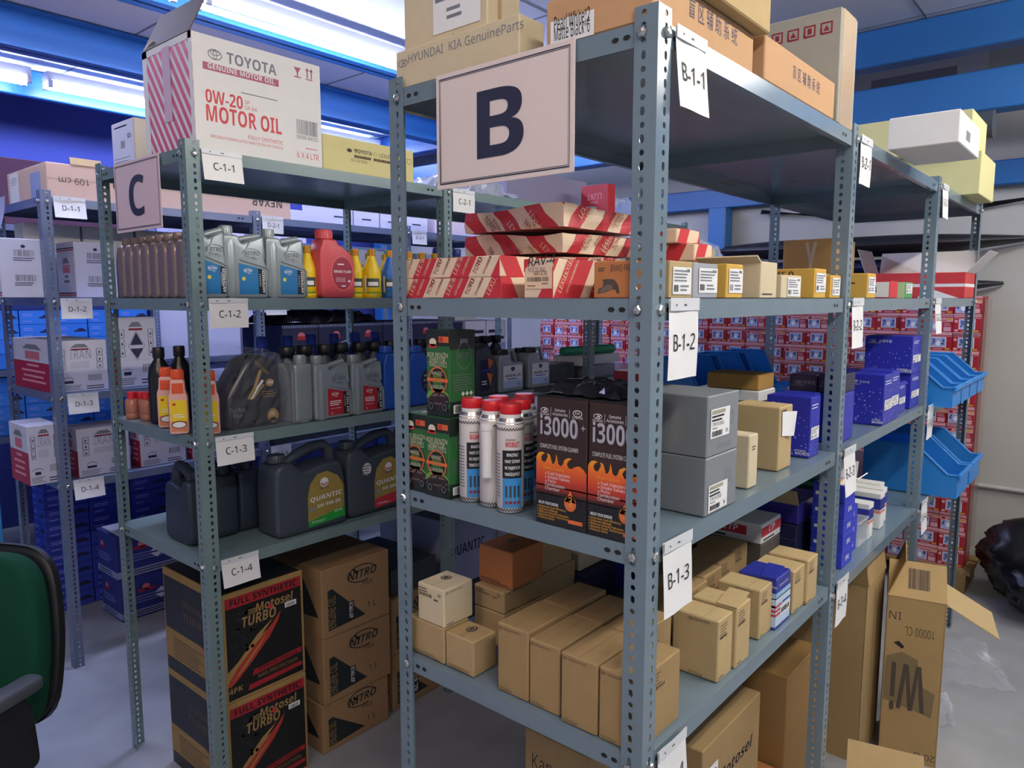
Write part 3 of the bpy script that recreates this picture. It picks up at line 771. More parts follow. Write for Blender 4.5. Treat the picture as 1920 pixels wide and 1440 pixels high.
green((gx, gk.y, z3), 'green fuel additive box standing on the shelf nearest the red capped cans')
green((gx + .006, gk.y + gd + .003, z3), 'green fuel additive box standing on the shelf against the left post')
k = at_x((844, 776), gx + .012)
q = Box((gx + .012, k.y, z3 + gh + .001), gw, at_x((801, 770), gx + .012).y - k.y, up_at((844, 621), k) - z3 - gh)
carton('additive_box', 'green fuel additive box standing on top of the other two', M_GREENK, q, art=bor, seam=False, bev=.0012)
# spray cans with red caps
M_CAN = mat('can white print', '#e4dcd8', .35, .1)
M_RIM = mat('bright tin', '#c9c9c6', .25, .9)
def can(loc, rz, label, art=0, nozzle=False, R=.0255, H=.178):
    t = thing('spray_can', label, 'spray can', loc, rz, 'red capped fuel cleaner cans')
    b = MB(); n = 28
    b.lathe([(R * .93, 0), (R, .002), (R, H - .014), (R * .98, H - .010), (R * .82, H - .003), (R * .78, H)], M_CAN, seg=n)
    b.lathe([(R + .0006, .001), (R + .0006, .0035)], M_RIM, seg=n, cap=False); b.lathe([(R * .985 + .0005, H - .0125), (R * .82 + .0006, H - .002)], M_RIM, seg=n, cap=False)
    def strip(a0, a1, v0, v1, m, e=.0005, k=10):
        vs = []
        for i in range(k + 1):
            a = a0 + (a1 - a0) * i / k; vs += [((R + e) * math.cos(a), (R + e) * math.sin(a), v0), ((R + e) * math.cos(a), (R + e) * math.sin(a), v1)]
        b.add(vs, [(2 * i, 2 * i + 2, 2 * i + 3, 2 * i + 1) for i in range(k)], m, True)
    for r_ in range(2):
        for i in range(30):
            a = 2 * PI * (i + .5 * r_) / 30
            strip(a, a + PI / 30, .004 + .0025 * r_, .0065 + .0025 * r_, M_BLACK, .0005, 1); strip(a, a + PI / 30, H - .024 + .0025 * r_, H - .0215 + .0025 * r_, M_BLACK, .0005, 1)
    # main label faces -x -y (angle 225 degrees)
    c = math.radians(222)
    strip(c - .75, c + .75, .010, .066, mat('sky ink', '#3a8fd0', .5)); strip(c - .75, c + .75, .066, .118, M_BLACK)
    def wtext(s, z, h, m, al, e=.0009, bold=.012, fit=None):
        vs, fs, x0, x1, y0, y1 = text_geo(s, bold); k = h / .73; kx = k if not fit else fit / (x1 - x0)
        mid = (x0 + x1) / 2
        b.add([((R + e) * math.cos(al + (x - mid) * kx / R), (R + e) * math.sin(al + (x - mid) * kx / R), z + y * k) for x, y in vs], fs, m)
    for s, z in ((('BENZİNLİ', .107), ('YAKIT SİSTEMİ', .095), ('VE ENJEKTÖR', .083), ('TEMİZLEYİCİ', .071)) if art == 0 else (('BENZİNLİ', .107), ('YAKIT SİSTEMİ', .095), ('VE ENJEKTÖR', .083), ('TEMİZLEYİCİ', .071))):
        wtext(s, z, .0056, M_PAPER, c, fit=.029 if len(s) > 10 else .021)
    wtext('WORKIT', .124, .010, M_RED, c, fit=.026); strip(c - .5, c + .2, .136, .139, mat('faded ink', '#a38d8c', .7), .0006)
    for i in range(4):
        a = c - .45 + .3 * i; strip(a - .08, a + .08, .030, .052, M_DGREY, .0008, 3); strip(a - .03, a + .03, .012, .030, M_GREYINK, .0008, 2); strip(a - .11, a + .11, .018, .023, M_DRED, .001, 3)
    for i in range(14): strip(c + .95, c + 1.6, .03 + .006 * i, .032 + .006 * i, M_GREYINK, .0005, 3); strip(c - 1.7, c - .95, .03 + .006 * i, .032 + .006 * i, M_GREYINK, .0005, 3)
    b.build('body', t)
    MB().lathe([(R * .78, H), (R * .8, H + .004), (R * .8, H + .005)], M_PAPER, seg=n).build('collar', t)
    MB().lathe([(R * .76, H + .004), (R * .80, H + .006), (R * .80, H + .022), (R * .74, H + .024), (R * .3, H + .0245)], M_REDCAP, seg=n).build('cap', t)
    if nozzle:
        a = math.radians(205) - rz; x, y = (R + .0125) * math.cos(a), (R + .0125) * math.sin(a)
        MB().lathe([(.0095, .062), (.0105, .15), (.0118, .151), (.0122, .162), (.0118, .163)], mat('white plastic', '#e8e6e4', .4), (x, y, 0), 18).build('pouring_spout', t)
    return t
def base(px, z): p = at_z(px, z); return (p.x, p.y, z)
k1 = at_z((886, 935), z3); 
if DBG: print('cans', k1, at_z((924, 945), z3), at_z((952, 955), z3))
hcan = up_at((890, 640 + 122), Vector((k1.x, k1.y, 0))) - z3
if DBG: print('can top', hcan)
can((1.0217, .9701, z3), .35, 'red capped spray can beside the green additive boxes', 0)
can((1.022, .9165, z3), 2.2, 'red capped spray can with a white pouring spout, between two others', 0, True)
can((1.013, .864, z3), .12, 'frontmost red capped spray can, turned to show its black and blue label', 0)
for p, lab in (((1.075, .948, z3), 'red capped spray can in the second row, behind the spouted can'), ((1.068, .886, z3), 'red capped spray can in the second row, behind the frontmost can'), ((1.135, .93, z3), 'red capped spray can farthest back beside the flame printed box')):
    can(p, .8, lab, 0, lab.startswith('red capped spray can farthest'))
# fuel system cleaner boxes with flames
M_CHOC = mat('brown black card', '#33201d', .5, 0, .1, 10)
M_CHROME = mat('chrome ink', '#c9c4cc', .35, .4)
def flamemat():
    m = mat('flame print', '#f08020', .45); nt = m.node_tree; b = nt.nodes['Principled BSDF']
    tc = nt.nodes.new('ShaderNodeTexCoord'); sp = nt.nodes.new('ShaderNodeSeparateXYZ'); cr = nt.nodes.new('ShaderNodeValToRGB'); mr = nt.nodes.new('ShaderNodeMapRange')
    nt.links.new(tc.outputs['Object'], sp.inputs[0]); nt.links.new(sp.outputs['Z'], mr.inputs['Value'])
    mr.inputs['From Min'].default_value = .055; mr.inputs['From Max'].default_value = .135
    e = cr.color_ramp.elements; e[0].color = lin('#1a1314'); e[1].color = lin('#f0b020'); e.new(.32).color = lin('#c8402c'); e.new(.62).color = lin('#ea6a2a')
    nt.links.new(mr.outputs[0], cr.inputs[0]); nt.links.new(cr.outputs[0], b.inputs['Base Color']); return m
M_FLAME = flamemat()
def i3000(b, B):
    F = B.left; d = B.d
    fl = [(0, .30), (0, .52), (.03, .545), (.07, .56), (.13, .565), (.18, .555), (.13, .545), (.10, .52), (.12, .495), (.17, .485), (.20, .50), (.24, .535), (.22, .56), (.28, .55), (.31, .51), (.33, .48), (.37, .49), (.40, .52), (.405, .565), (.43, .53), (.45, .49), (.50, .475), (.54, .49), (.57, .53), (.65, .55), (.72, .545), (.66, .53), (.62, .50), (.66, .47), (.72, .47), (.78, .49), (.86, .50), (.94, .48), (1, .45), (1, .30)]
    b.poly(F, fl, M_FLAME, 1); b.rect(F, 0, .235, 1, .31, M_FLAME, 1)
    b.rect(F, 0, 0, 1, .24, M_BLACK, 1)
    emblem_h(b, F, .17, .895, .0085, M_PAPER, 2); b.txt(F, 'HYUNDAI', .17, .855, .0042, M_PAPER, 2, fit=d * .19)
    b.rect(F, .295, .85, .30, .92, M_PAPER, 2); b.txt(F, 'Genuine', .48, .893, .0054, M_PAPER, 2, bold=0, fit=d * .21); b.txt(F, 'Accessories', .48, .862, .0054, M_PAPER, 2, bold=0, fit=d * .30); b.rect(F, .665, .85, .67, .92, M_PAPER, 2)
    b.ring(F, .82, .895, .0095, .006, .0012, M_PAPER, 2); b.txt(F, 'KIA', .82, .888, .0048, M_PAPER, 2, bold=0); b.txt(F, 'KIA MOTORS', .82, .855, .0036, M_PAPER, 2, bold=0, fit=d * .20)
    b.txt(F, 'i3000', .46, .70, .033, mat('dim chrome ink', '#6a6470', .4, .3), 2, bold=.03, fit=d * .76); b.txt(F, 'i3000', .455, .705, .033, M_CHROME, 3, bold=.03, fit=d * .74); b.txt(F, '+', .93, .76, .014, M_CHROME, 2)
    b.txt(F, 'COMPLETE FUEL SYSTEM CLEANER', .46, .60, .0072, M_PAPER, 2, bold=0, fit=d * .76)
    Y = mat('amber ink', '#f0b040', .6)
    b.txt(F, 'Deep Cleans:', .16, .435, .0055, Y, 3, al='l', bold=0)
    for i, t in enumerate(('» Fuel Injectors', '» Intake Valves', '» Ports', '   Combustion', '   Chamber')): b.txt(F, t, .19, .395 - .03 * i, .0055, M_PAPER, 3, al='l', bold=0)
    b.disc(F, .70, .20, .0165, .0165, M_BLACK, 3); b.disc(F, .70, .20, .0125, .0135, M_ORI, 4); b.poly(F, [(.59, .21), (.81, .21), (.70, .30)], M_ORI, 4); b.txt(F, '3', .70, .19, .014, Y, 5); b.txt(F, 'STEPS', .70, .17, .0035, Y, 5)
    b.txt(F, 'HELPS YOUR ENGINE', .06, .155, .0052, M_PAPER, 3, al='l', bold=.01, fit=d * .40)
    for i, t in enumerate(('Improves Fuel Efficiency', 'Improves Mileage', 'Reduces Exhaust Pollutants', 'Restores Power, Performance', 'Reduces Noise')): b.txt(F, '» ' + t, .03, .128 - .022 * i, .0040, Y, 3, al='l', bold=0, fit=d * .022 * (len(t) + 3))
    b.rect(F, .66, .045, .94, .075, M_ORI, 3)
    b.rect(B.top, 0, 0, 1, 1, M_BLACK, 1)
ik = at_z((1096, 1001), z3); il = at_x((993, 987), ik.x)
ih = up_at((1098, 752), ik) - z3
if DBG: print('i3000', ik, il, ih)
idd = il.y - ik.y - .012
for k, lab in ((Vector((ik.x + .004, ik.y, z3)), 'flame printed fuel cleaner box nearest the spray cans'), (Vector((ik.x + .004, ik.y - idd - .003, z3)), 'flame printed fuel cleaner box partly hidden by the corner post')):
    q = Box((k.x, k.y, z3), .048, idd, ih); carton('cleaner_box', lab, M_CHOC, q, art=i3000, seam=False, bev=.0015)
carton('parts_box', 'dark box standing behind the flame printed boxes, black film on it', M_BLACKP, Box((ik.x + .056, ik.y - .02, z3), .09, .12, ih - .004), seam=False)
f_ = film(.10, .12, .014, .005, 9, 12, mat('black film', '#1c1a22', .22)); f_.build('plastic_sheet', None, (ik.x + .045, ik.y - .02, z3 + ih + .001), 0, 'crumpled black plastic sheet lying behind the flame printed boxes', 'plastic sheet')
q = where((1196, 755), x=1.55, zz=z3, R=(1230, 755), L=(1150, 755), T=(1196, 698), nm='striped behind i3000')
q = Box(q.k, .1, q.d, up_at((1196, 698), q.k) - z3)
carton('parts_box', 'cream and red parts box standing behind the flame printed boxes', M_CREAMK, q, art=lambda b, B: (b.rect(B.left, 0, .86, 1, 1, M_RED), b.poly(B.left, [(0, .5), (.12, .86), (0, .86)], M_RED), b.lines(B.left, .4, .4, .9, .6, 2, M_GREYINK)), seam=False)
# grey boxes right of the corner post
M_GREYBOX = mat('grey gloss card', '#8b9094', .4, .15, .10, 9, .02)
gk0 = at_z((1321, 971), z3)
gr = at_z((1375, 941), z3)
w = abs(gr.x - gk0.x); hl = up_at((1320, 861), gk0) - z3; hu = up_at((1316, 745), gk0) - z3 - hl
if DBG: print('grey', gk0, w, hl, hu)
def la(b, G):
    b.rect(G, .05, .82, .75, .95, mat('buff ink', '#a9a58f', .7)); b.lines(G, .05, .55, .7, .8, 2, M_BLACK, 1, .5); b.txt(G, '2790 35-2S002', .08, .42, .006, M_BLACK, 1, al='l', bold=0, fit=G.w * .6); b.lines(G, .08, .3, .4, .38, 1, M_GREYINK); b.bars(G, .08, .06, .62, .24, M_BLACK, 1, 16); b.bars(G, .8, .1, .92, .24, M_GREYINK, 1, 4)
for i, (zz, h, lab) in enumerate(((z3, hl, 'lower grey parts box of the pair right of the corner post'), (z3 + hl + .001, hu, 'upper grey parts box of the pair right of the corner post'))):
    q = Box((gk0.x, gk0.y, zz), w, .2, h)
    o = carton('parts_box', lab, M_GREYBOX, q, art=lambda b, B: (b.lines(B.front, .3, .1, .8, .18, 3, M_GREYINK), b.rect(B.front, .62, .45, .82, .7, M_GREYINK)), seam=False, bev=.002)
    sticker(o, q.front, .08, .3 - .22 * i * 0 if i else .05, .68, .78 if i else .52, la)
q = where((1402, 918), z=z3, R=(1419, 898), d=.13, T=(1398, 817), nm='tan small')
carton('parts_box', 'small cream parts box on the third shelf, beside the grey pair', M_KRAFT3, q, art=lambda b, B: b.lines(B.front, .3, .7, .7, .8, 2, M_INK))
q = where((1458, 885), z=z3, R=(1482, 870), d=.112, T=(1452, 764), nm='tan big')
o = carton('parts_box', 'tall tan parts box with a white receipt stuck on its side, on the third shelf', M_KRAFT2, q, art=lambda b, B: (b.lines(B.left, .05, .03, .5, .06, 1, M_INK), b.lines(B.front, .1, .9, .5, .97, 1, M_INK)))
rc = MB(); n = 6
vs = []
for i in range(n + 1):
    u = i / n; vs += [(.012 + .055 * u, -.002 - .008 * u * u, q.h * .55 - .006 * u), (.010 + .06 * u, -.002 - .012 * u * u, q.h * .93 - .004 * u)]
rc.add(vs, [(2 * i, 2 * i + 2, 2 * i + 3, 2 * i + 1) for i in range(n)], M_PAPER)
rc.build('receipt', o)
q = where((1516, 860), z=z3, R=(1534, 847), d=.11, T=(1515, 746), nm='blue mobis')
def mobis(b, B):
    for F in (B.left, B.front):
        r = random.Random(int(B.k.x * 1000)); m = mat('pale blue ink', '#8d97ea', .5)
        for i in range(46):
            u, v = r.random(), r.random()
            if v > .62 + .2 * u: continue
            e = r.uniform(.0012, .003); b.disc(F, .03 + .94 * u, .04 + .9 * v, e, e, m, 1, 6)
    F = B.left; s = min(.011, B.d * .07)
    emblem_h(b, F, .16, .86, s, M_PAPER, 2); b.txt(F, 'HYUNDAI', .16, .79, s * .5, M_PAPER, 2, bold=0)
    b.rect(F, .29, .79, .295, .9, M_PAPER, 2); b.txt(F, '순정부품', .43, .83, s * .8, M_PAPER, 2, bold=0)
    b.txt(F, 'HYUNDAI', .70, .105, s * .5, M_PAPER, 2, bold=.01, al='l'); b.txt(F, 'MOBIS', .70, .045, s * 1.0, M_PAPER, 2, bold=.02, al='l')
    b.lines(B.front, .1, .8, .8, .9, 2, M_PAPER, 2, .3)
def mlabel(o, q, v0=.3, v1=.5):
    return sticker(o, q.front, .08, v0, .92, v1, part_art)
def mob(label, q):
    o = carton('parts_box', label, M_BLUEBOX, q, art=mobis, seam=False, bev=.0015); mlabel(o, q); return o
mob('blue car parts box on the third shelf, just left of the middle post', q)
k = at_x((1512, 740), q.k.x + .16); mob('blue car parts box behind the one left of the middle post', Box((q.k.x + .075, q.k.y + .018, z3), .05, .085, q.h))
# flat mustard box on a white one behind the grey pair
q = where((1422, 735), x=1.83, zz=z3, R=(1459, 730), L=(1325, 725), T=(1422, 704), nm='flat')
zb = at_x((1422, 733), 1.83).z
if DBG: print('flat z', zb, q.k)
qa = Box((q.k.x, q.k.y, zb), min(.105, q.w), q.d, up_at((1422, 704), q.k) - zb)
carton('parts_box', 'flat mustard box lying on a paler box behind the tall tan box', mat('dark mustard card', '#b38a45', .75), qa, seam=False)
carton('parts_box', 'pale box lying under the flat mustard box', M_WHITE, Box((q.k.x - .004, q.k.y - .004, zb - .03), qa.w + .006, qa.d + .03, .029), seam=False)
carton('parts_box', 'dark blue box carrying the pale and mustard boxes', M_NAVY, Box((q.k.x - .002, q.k.y - .002, z3), qa.w + .004, qa.d + .02, zb - .031 - z3), seam=False)
film(.13, .10, .02, .006, 21, 10, mat('lilac film', '#b9b4dc', .2)).build('plastic_sheet', None, (1.42, .76, z3 + .112), .3, 'crumpled clear plastic lying behind the grey pair', 'plastic sheet')
carton('parts_box', 'dark box under the crumpled clear plastic behind the grey pair', M_NAVY, Box((1.40, .745, z3), .13, .15, .11), seam=False)
# two dark brown boxes side by side at the middle post
for i, (kp, lp, lab) in enumerate((((1530, 735), (1478, 735), 'left'), ((1578, 735), (1532, 735), 'right'))):
    k = at_x(kp, 2.02); k2 = at_x(lp, 2.02); k.z = at_x((1530, 736), 2.02).z
    q = Box((2.02, k.y, k.z), .12, k2.y - k.y - .002, up_at((kp[0], 704), k) - k.z)
    if DBG: print('dk', q.k, q.d, q.h)
    o = carton('parts_box', 'dark violet car parts box behind the middle post, ' + lab + ' one of two', mat('violet card', '#2a1f3e', .35), q, art=lambda b, B: (emblem_h(b, B.left, .3, .55, .009, M_GREYINK), b.txt(B.left, 'HYUNDAI', .3, .32, .005, M_GREYINK, bold=0), b.txt(B.left, '순정부품', .66, .45, .009, M_GREYINK, bold=0)), seam=False)
    carton('parts_box', 'blue box under the ' + lab + ' dark violet box behind the middle post', M_BLUEBOX, Box((2.02, k.y, 1.187), .12, k2.y - k.y - .002, q.k.z - 1.187 - .001), seam=False)
# second bay
z3b = 1.186
q = where((1654, 799), z=z3b, R=(1670, 790), L=(1590, 795), T=(1653, 704), nm='mobis2'); q.d = min(q.d, .25)
mob('large blue car parts box in the middle bay, standing at the shelf front', q); hb = q.h
mob('blue car parts box close behind the large one in the middle bay', Box((q.k.x + q.w + .004, q.k.y + .004, z3b), .10, q.d, q.h * 1.02))
q2 = where((1705, 767), z=z3b, R=(1723, 755), d=.22, T=(1704, 702), nm='mobis3'); q2 = Box(q2.k, 2.972 - q2.k.x, .22, q2.h)
mob('blue car parts box carrying the violet one, near the far post', q2)
mob('small blue car parts box between the two larger ones in the middle bay', Box((q2.k.x - .15, q2.k.y + .004, z3b), .10, .10, q2.h * .86))
k = at_x((1711, 699), q2.k.x - .01); kl = at_x((1620, 695), q2.k.x - .01)
q3 = Box((q2.k.x - .01, q2.k.y, z3b + q2.h + .001), .14, kl.y - q2.k.y, up_at((1711, 632), q2.k) - z3b - q2.h)
if DBG: print('violet', q3.k, q3.w, q3.d, q3.h)
mob('big violet blue car parts box on top of blue boxes near the far post', q3)
carton('parts_box', 'blue box hidden under the far end of the violet one', M_BLUEBOX, Box((q2.k.x, q2.k.y + q2.d + .005, z3b), .13, max(.05, q3.d - q2.d - .01), q2.h), seam=False)
# ------------------------------------------------------------------ blue picking bins
M_BIN = mat('sky blue bin plastic', '#2a86d8', .38, 0, .03, 8)
def bin_obj(label, loc, rz, w=.16, d=.26, h=.13, group='blue picking bins'):
    """open-fronted bin; its low front looks to -y"""
    t = thing('storage_bin', label, 'storage bin', loc, rz, group); th = .004
    prof = [(0, .0), (d, .0), (d, h), (d * .42, h), (.035, h * .48), (.0, h * .48)]
    for x in (0, w - th):
        vs = [(x, a, b) for a, b in prof] + [(x + th, a, b) for a, b in prof]; n = len(prof)
        MB().add(vs, [tuple(range(n))[::-1], tuple(range(n, 2 * n))] + [(i, (i + 1) % n, n + (i + 1) % n, n + i) for i in range(n)], M_BIN).build('side_panel', t)
    MB().box(th, w - th, 0, d, 0, th, M_BIN).build('base', t)
    MB().box(th, w - th, d - th, d, th, h, M_BIN).build('back_panel', t)
    MB().box(th, w - th, 0, th, th, h * .48, M_BIN).box(-.006, w + .006, -.012, 0, h * .40, h * .52, M_BIN, .003).build('front_lip', t)
    for x in (0, w): MB().tube([(x, d, h), (x, d * .42, h), (x, .035, h * .48), (x, 0, h * .48)], .0055, M_BIN, 6).build('rim', t)
    return t
zb3 = 1.165
for i in range(4):
    p = at_z((1783 + 13 * i, 770 - 15 * i), zb3)
bx0 = 3.10
for i, lab in enumerate(('first', 'second', 'third', 'fourth')):
    bin_obj(lab + ' blue bin from the far post in the row of four on the third shelf', (bx0 + .19 * i, .49, zb3 + .002), 0, .165, .30, .155)
for i, lab in enumerate(('nearest', 'middle', 'farthest')):
    bin_obj(lab + ' of three blue bins stored lengthwise at the back of the third shelf', (1.985 + .002, 1.12 - .0, z3b + .0) if False else (2.0 + .17 * i, .93 - .02 * i, z3b + .005), 0, .155, .2, .20)
# ================================================================== B rack, lowest shelf
z4 = TIER[3]
def kbox(K, R=None, L=None, T=None, lab='', m=None, art=None, name='filter_box', z=z4, w=None, d=None, h=None, cat='box', rz=0.0, x=None, seam=True, y=None):
    q = where(K, z=z if x is None and y is None else None, x=x, y=y, zz=z, R=R, L=L, T=T, w=w, d=d, h=h, nm=lab[:26], rz=rz)
    return carton(name, lab, m or M_KRAFT, q, cat, art=art, seam=seam), q
def gen2(b, B):
    F = B.left; emblem_h(b, F, .10, .93, .006, M_INK); b.txt(F, 'Genuine Parts', .22, .915, .0058, M_INK, al='l', bold=0, fit=F.w * .5); b.txt(F, 'Oil Filter', .07, .03, .006, M_INK, al='l', bold=0)
    partside(b, B)
def partside(b, B):
    G = B.front; b.lines(G, .12, .74, .6, .93, 4, M_INK, 1, .3); b.bars(G, .12, .68, .62, .73, M_INK, 1, 14); b.lines(G, .1, .04, .5, .08, 1, M_INK)
def capart(b, B):
    b.disc(B.top, .62, .6, .012, .012, M_INK); b.ring(B.top, .62, .6, .009, .009, .002, M_KRAFT3, 2)
    F = B.left; b.lines(F, .05, .78, .45, .92, 2, M_INK, 1, .35); b.bars(F, .06, .68, .55, .77, M_INK, 1, 20); b.lines(F, .62, .62, .8, .72, 1, M_INK); emblem_h(b, F, .82, .82, .006, M_INK)
    emblem_h(b, B.front, .1, .9, .005, M_INK); b.txt(B.front, 'Genuine Parts', .2, .88, .005, M_INK, al='l', bold=0, fit=B.w * .42); b.lines(B.front, .08, .06, .36, .1, 1, M_INK)
def lowart(b, B):
    F = B.left; b.lines(F, .08, .03, .9, .14, 3, M_INK, 1, .3); capart_top(b, B)
def capart_top(b, B): b.disc(B.top, .6, .55, .014, .011, M_INK); b.ring(B.top, .6, .55, .010, .007, .002, M_KRAFT2, 2)
# stack by the left post: lower two, then the upper cream ones
o, qb = kbox((833, 1247), L=(782, 1224), R=(880, 1225), T=(831, 1180), d=.108, lab='lower tan filter box in the back corner by the left post', m=M_TAN, art=lowart)
o, qc = kbox((888, 1272), L=(836, 1246), R=(931, 1240), T=(890, 1205), lab='tan filter box with a round top mark, in front of the corner stack', m=M_TAN, art=lowart)
za = qb.above() + .001
o, qa = kbox((833, 1177), L=(784, 1160), R=(887, 1157), T=(833, 1108), x=qb.k.x, z=za, lab='cream filter box with printed codes, topmost of the stack by the left post', m=M_KRAFT3, art=capart)
o, qd = kbox((945, 1168), L=(889, 1150), T=(945, 1113), w=.15, x=qb.k.x + .13, z=za - .0, lab='tan printed filter box half hidden behind the cream one', m=M_TAN, art=capart)
carton('filter_box', 'tan filter box hidden under the half hidden printed one', M_TAN, Box((qd.k.x, qd.k.y, z4), .15, qd.d, za - z4 - .001))
o, qe = kbox((960, 1108), L=(898, 1091), T=(960, 1038), w=.11, x=qd.k.x + .02, z=qd.above() + .001, lab='orange lit filter box, topmost behind the row of tall boxes', m=M_ORANGEK, art=lambda b, B: (b.lines(B.left, .05, .05, .9, .16, 2, M_INK), capart_top(b, B)))  # orange card colour stands in for warm light on this box
carton('filter_box', 'dark lit filter box behind the orange topmost one', M_TAN, Box((qe.k.x + .115, qe.k.y + .01, qe.k.z), .12, qe.d, qe.h * .95))
carton('filter_box', 'tan filter box carrying the dark lit one at the back', M_TAN, Box((qe.k.x + .13, qe.k.y + .01, z4), .12, qe.d, qe.k.z - z4 - .001))
# four tall filter boxes in a row
fk = []
for kp, lp, tp, lab in (((990, 1318), (933, 1293), (990, 1187), 'first tall oil filter box of the row, nearest the low filter boxes'), ((1048, 1345), (992, 1320), (1048, 1217), 'second tall oil filter box of the row'), ((1118, 1382), (1051, 1347), (1118, 1247), 'third tall oil filter box of the row')):
    q = where(kp, z=z4, L=lp, T=tp, w=.135, nm=lab[:22]); fk.append(q); carton('filter_box', lab, M_KRAFT, q, art=gen2)
q0 = fk[-1]
rk = at_z((1274, 1346), z4)
q = Box((q0.k.x, q0.k.y - q0.d - .004, z4), max(.12, rk.x - q0.k.x), q0.d, q0.h)
if DBG: print('f4', q.k, q.w, rk)
carton('filter_box', 'last tall oil filter box of the row, half behind the corner post', M_KRAFT, q, art=gen2)
for i, lab in enumerate(('first', 'second', 'third')):
    q = fk[i]; carton('filter_box', lab + ' tall oil filter box of the second rank, behind the front row', M_KRAFT, Box((q.k.x + q.w + .004, q.k.y + .002, z4), .13, q.d - .002, q.h * .99), art=gen2)
# along the right side
for kp, lp, rp, tp, lab in (((1344, 1282), (1286, 1263), (1371, 1256), (1344, 1166), 'tall kraft filter box on the lowest shelf, first right of the label B-1-3'),
                            ((1378, 1255), (1340, 1240), (1404, 1231), (1377, 1141), 'tall kraft filter box with a lifted lid, second right of the label B-1-3'),
                            ((1422, 1201), (1374, 1185), (1445, 1182), (1422, 1108), 'kraft filter box just left of the blue and white one'),
                            ((1485, 1153), (1455, 1140), (1506, 1139), (1485, 1072), 'kraft filter box just right of the blue and white one'),
                            ((1512, 1135), (1488, 1125), (1530, 1122), (1511, 1051), 'kraft filter box next to the middle post on the lowest shelf')):
    q = where(kp, z=z4, L=lp, R=rp, T=tp, nm=lab[:30]); q.d = max(q.d, .10)
    o = carton('filter_box', lab, M_KRAFT2, q, art=gen2)
    if 'lifted' in lab: flap(o, q.left, 1, q.w * .9, .22, M_KRAFT2, .002)
M_OFBLUE = mat('oil filter blue', '#2b3494', .4)
def ofb(b, B):
    for F in (B.left, B.front):
        b.rect(F, 0, .22, 1, .62, mat('pale ice blue', '#c3d8ea', .5)); b.rect(F, 0, .0, 1, .22, mat('pale ice blue', '#c3d8ea')); b.rect(F, 0, .60, 1, .72, mat('ice blue', '#9cc0e0', .5)); b.rect(F, 0, 0, 1, .05, M_OFBLUE, 2)
        for i in range(3): b.rect(F, 0, .26 + .085 * i, .4 if F is B.front else 1, .305 + .085 * i, M_RED, 2)
        b.rect(F, .45, .44, 1, .48, M_OFBLUE, 2)
    b.txt(B.front, 'Genuine Parts', .5, .82, .006, M_PAPER, 2, fit=B.w * .6); emblem_h(b, B.left, .3, .84, .006, M_PAPER, 2); b.txt(B.left, 'Genuine Parts', .62, .82, .006, M_PAPER, 2, fit=B.d * .4)
q = where((1452, 1182), z=z4, L=(1422, 1170), R=(1479, 1162), T=(1452, 1087), nm='blue white'); q.d = .09
o = carton('filter_box', 'blue and white oil filter box with red bars, on the lowest shelf', M_OFBLUE, q, art=ofb, seam=False)
sticker(o, q.front, .3, .22, .98, .4, lambda b, G: b.bars(G, .08, .2, .92, .8, M_BLACK, 1, 14), name='barcode_tag')
flap(o, q.left, 1, q.w * .55, .35, M_OFBLUE, .002)
# rows behind them
for i in range(4):
    x = 1.42 + .105 * i; carton('filter_box', ('first', 'second', 'third', 'fourth', 'fifth')[i] + ' kraft filter box of the shadowed rank behind the right side row', M_KRAFT, Box((x, .70 + .012 * i, z4), .098, .1, .115), art=gen2)
for i in range(2):
    x = 1.62 + .11 * i; carton('filter_box', ('first', 'second', 'third')[i] + ' kraft filter box of the rear rank against the red banded carton', M_KRAFT, Box((x, .85, z4), .10, .1, .15))
def ctp(b, B):
    for F in (B.left, B.front): b.rect(F, 0, .35, .86 if F is B.left else 1, .82, M_RED); b.lines(F, .1, .08, .7, .26, 1, M_BLACK)
    b.txt(B.left, 'CTP', .7, .47, .018, M_PAPER, 2, bold=.02, skew=.2); b.txt(B.front, 'CTP', .5, .47, .018, M_PAPER, 2, bold=.02, skew=.2)
k = at_x((1427, 1022), 1.88)
q = Box((1.88, k.y, k.z), .14, .30, up_at((1427, 985), k) - k.z)
if DBG: print('ctp', q.k, q.h)
carton('carton', 'white carton with a red band, at the back of the lowest shelf', M_WHITE, q, art=ctp)
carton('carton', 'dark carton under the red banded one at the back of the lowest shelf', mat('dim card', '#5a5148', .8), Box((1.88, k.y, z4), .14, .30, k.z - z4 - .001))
# boxes seen through the left end: cream flat box, blue ones
k = at_x((1098, 1095), 1.75); k.z
for i, (xx, yy, zz, w, d, h, m, lab) in enumerate(((1.42, .99, z4 + .09, .12, .11, .045, M_KRAFT3, 'cream flat box on blue boxes at the back of the lowest shelf'), (1.40, .96, z4, .14, .16, .089, M_NAVY, 'navy box under the cream flat box on the lowest shelf'), (1.56, .97, z4, .13, .16, .10, M_BLUEBOX, 'blue box beside the navy one at the back of the lowest shelf'), (1.58, .99, z4 + .101, .12, .11, .04, M_KRAFT3, 'second cream flat box at the back of the lowest shelf'))):
    carton('parts_box', lab, m, Box((xx, yy, zz), w, d, h), seam=False)
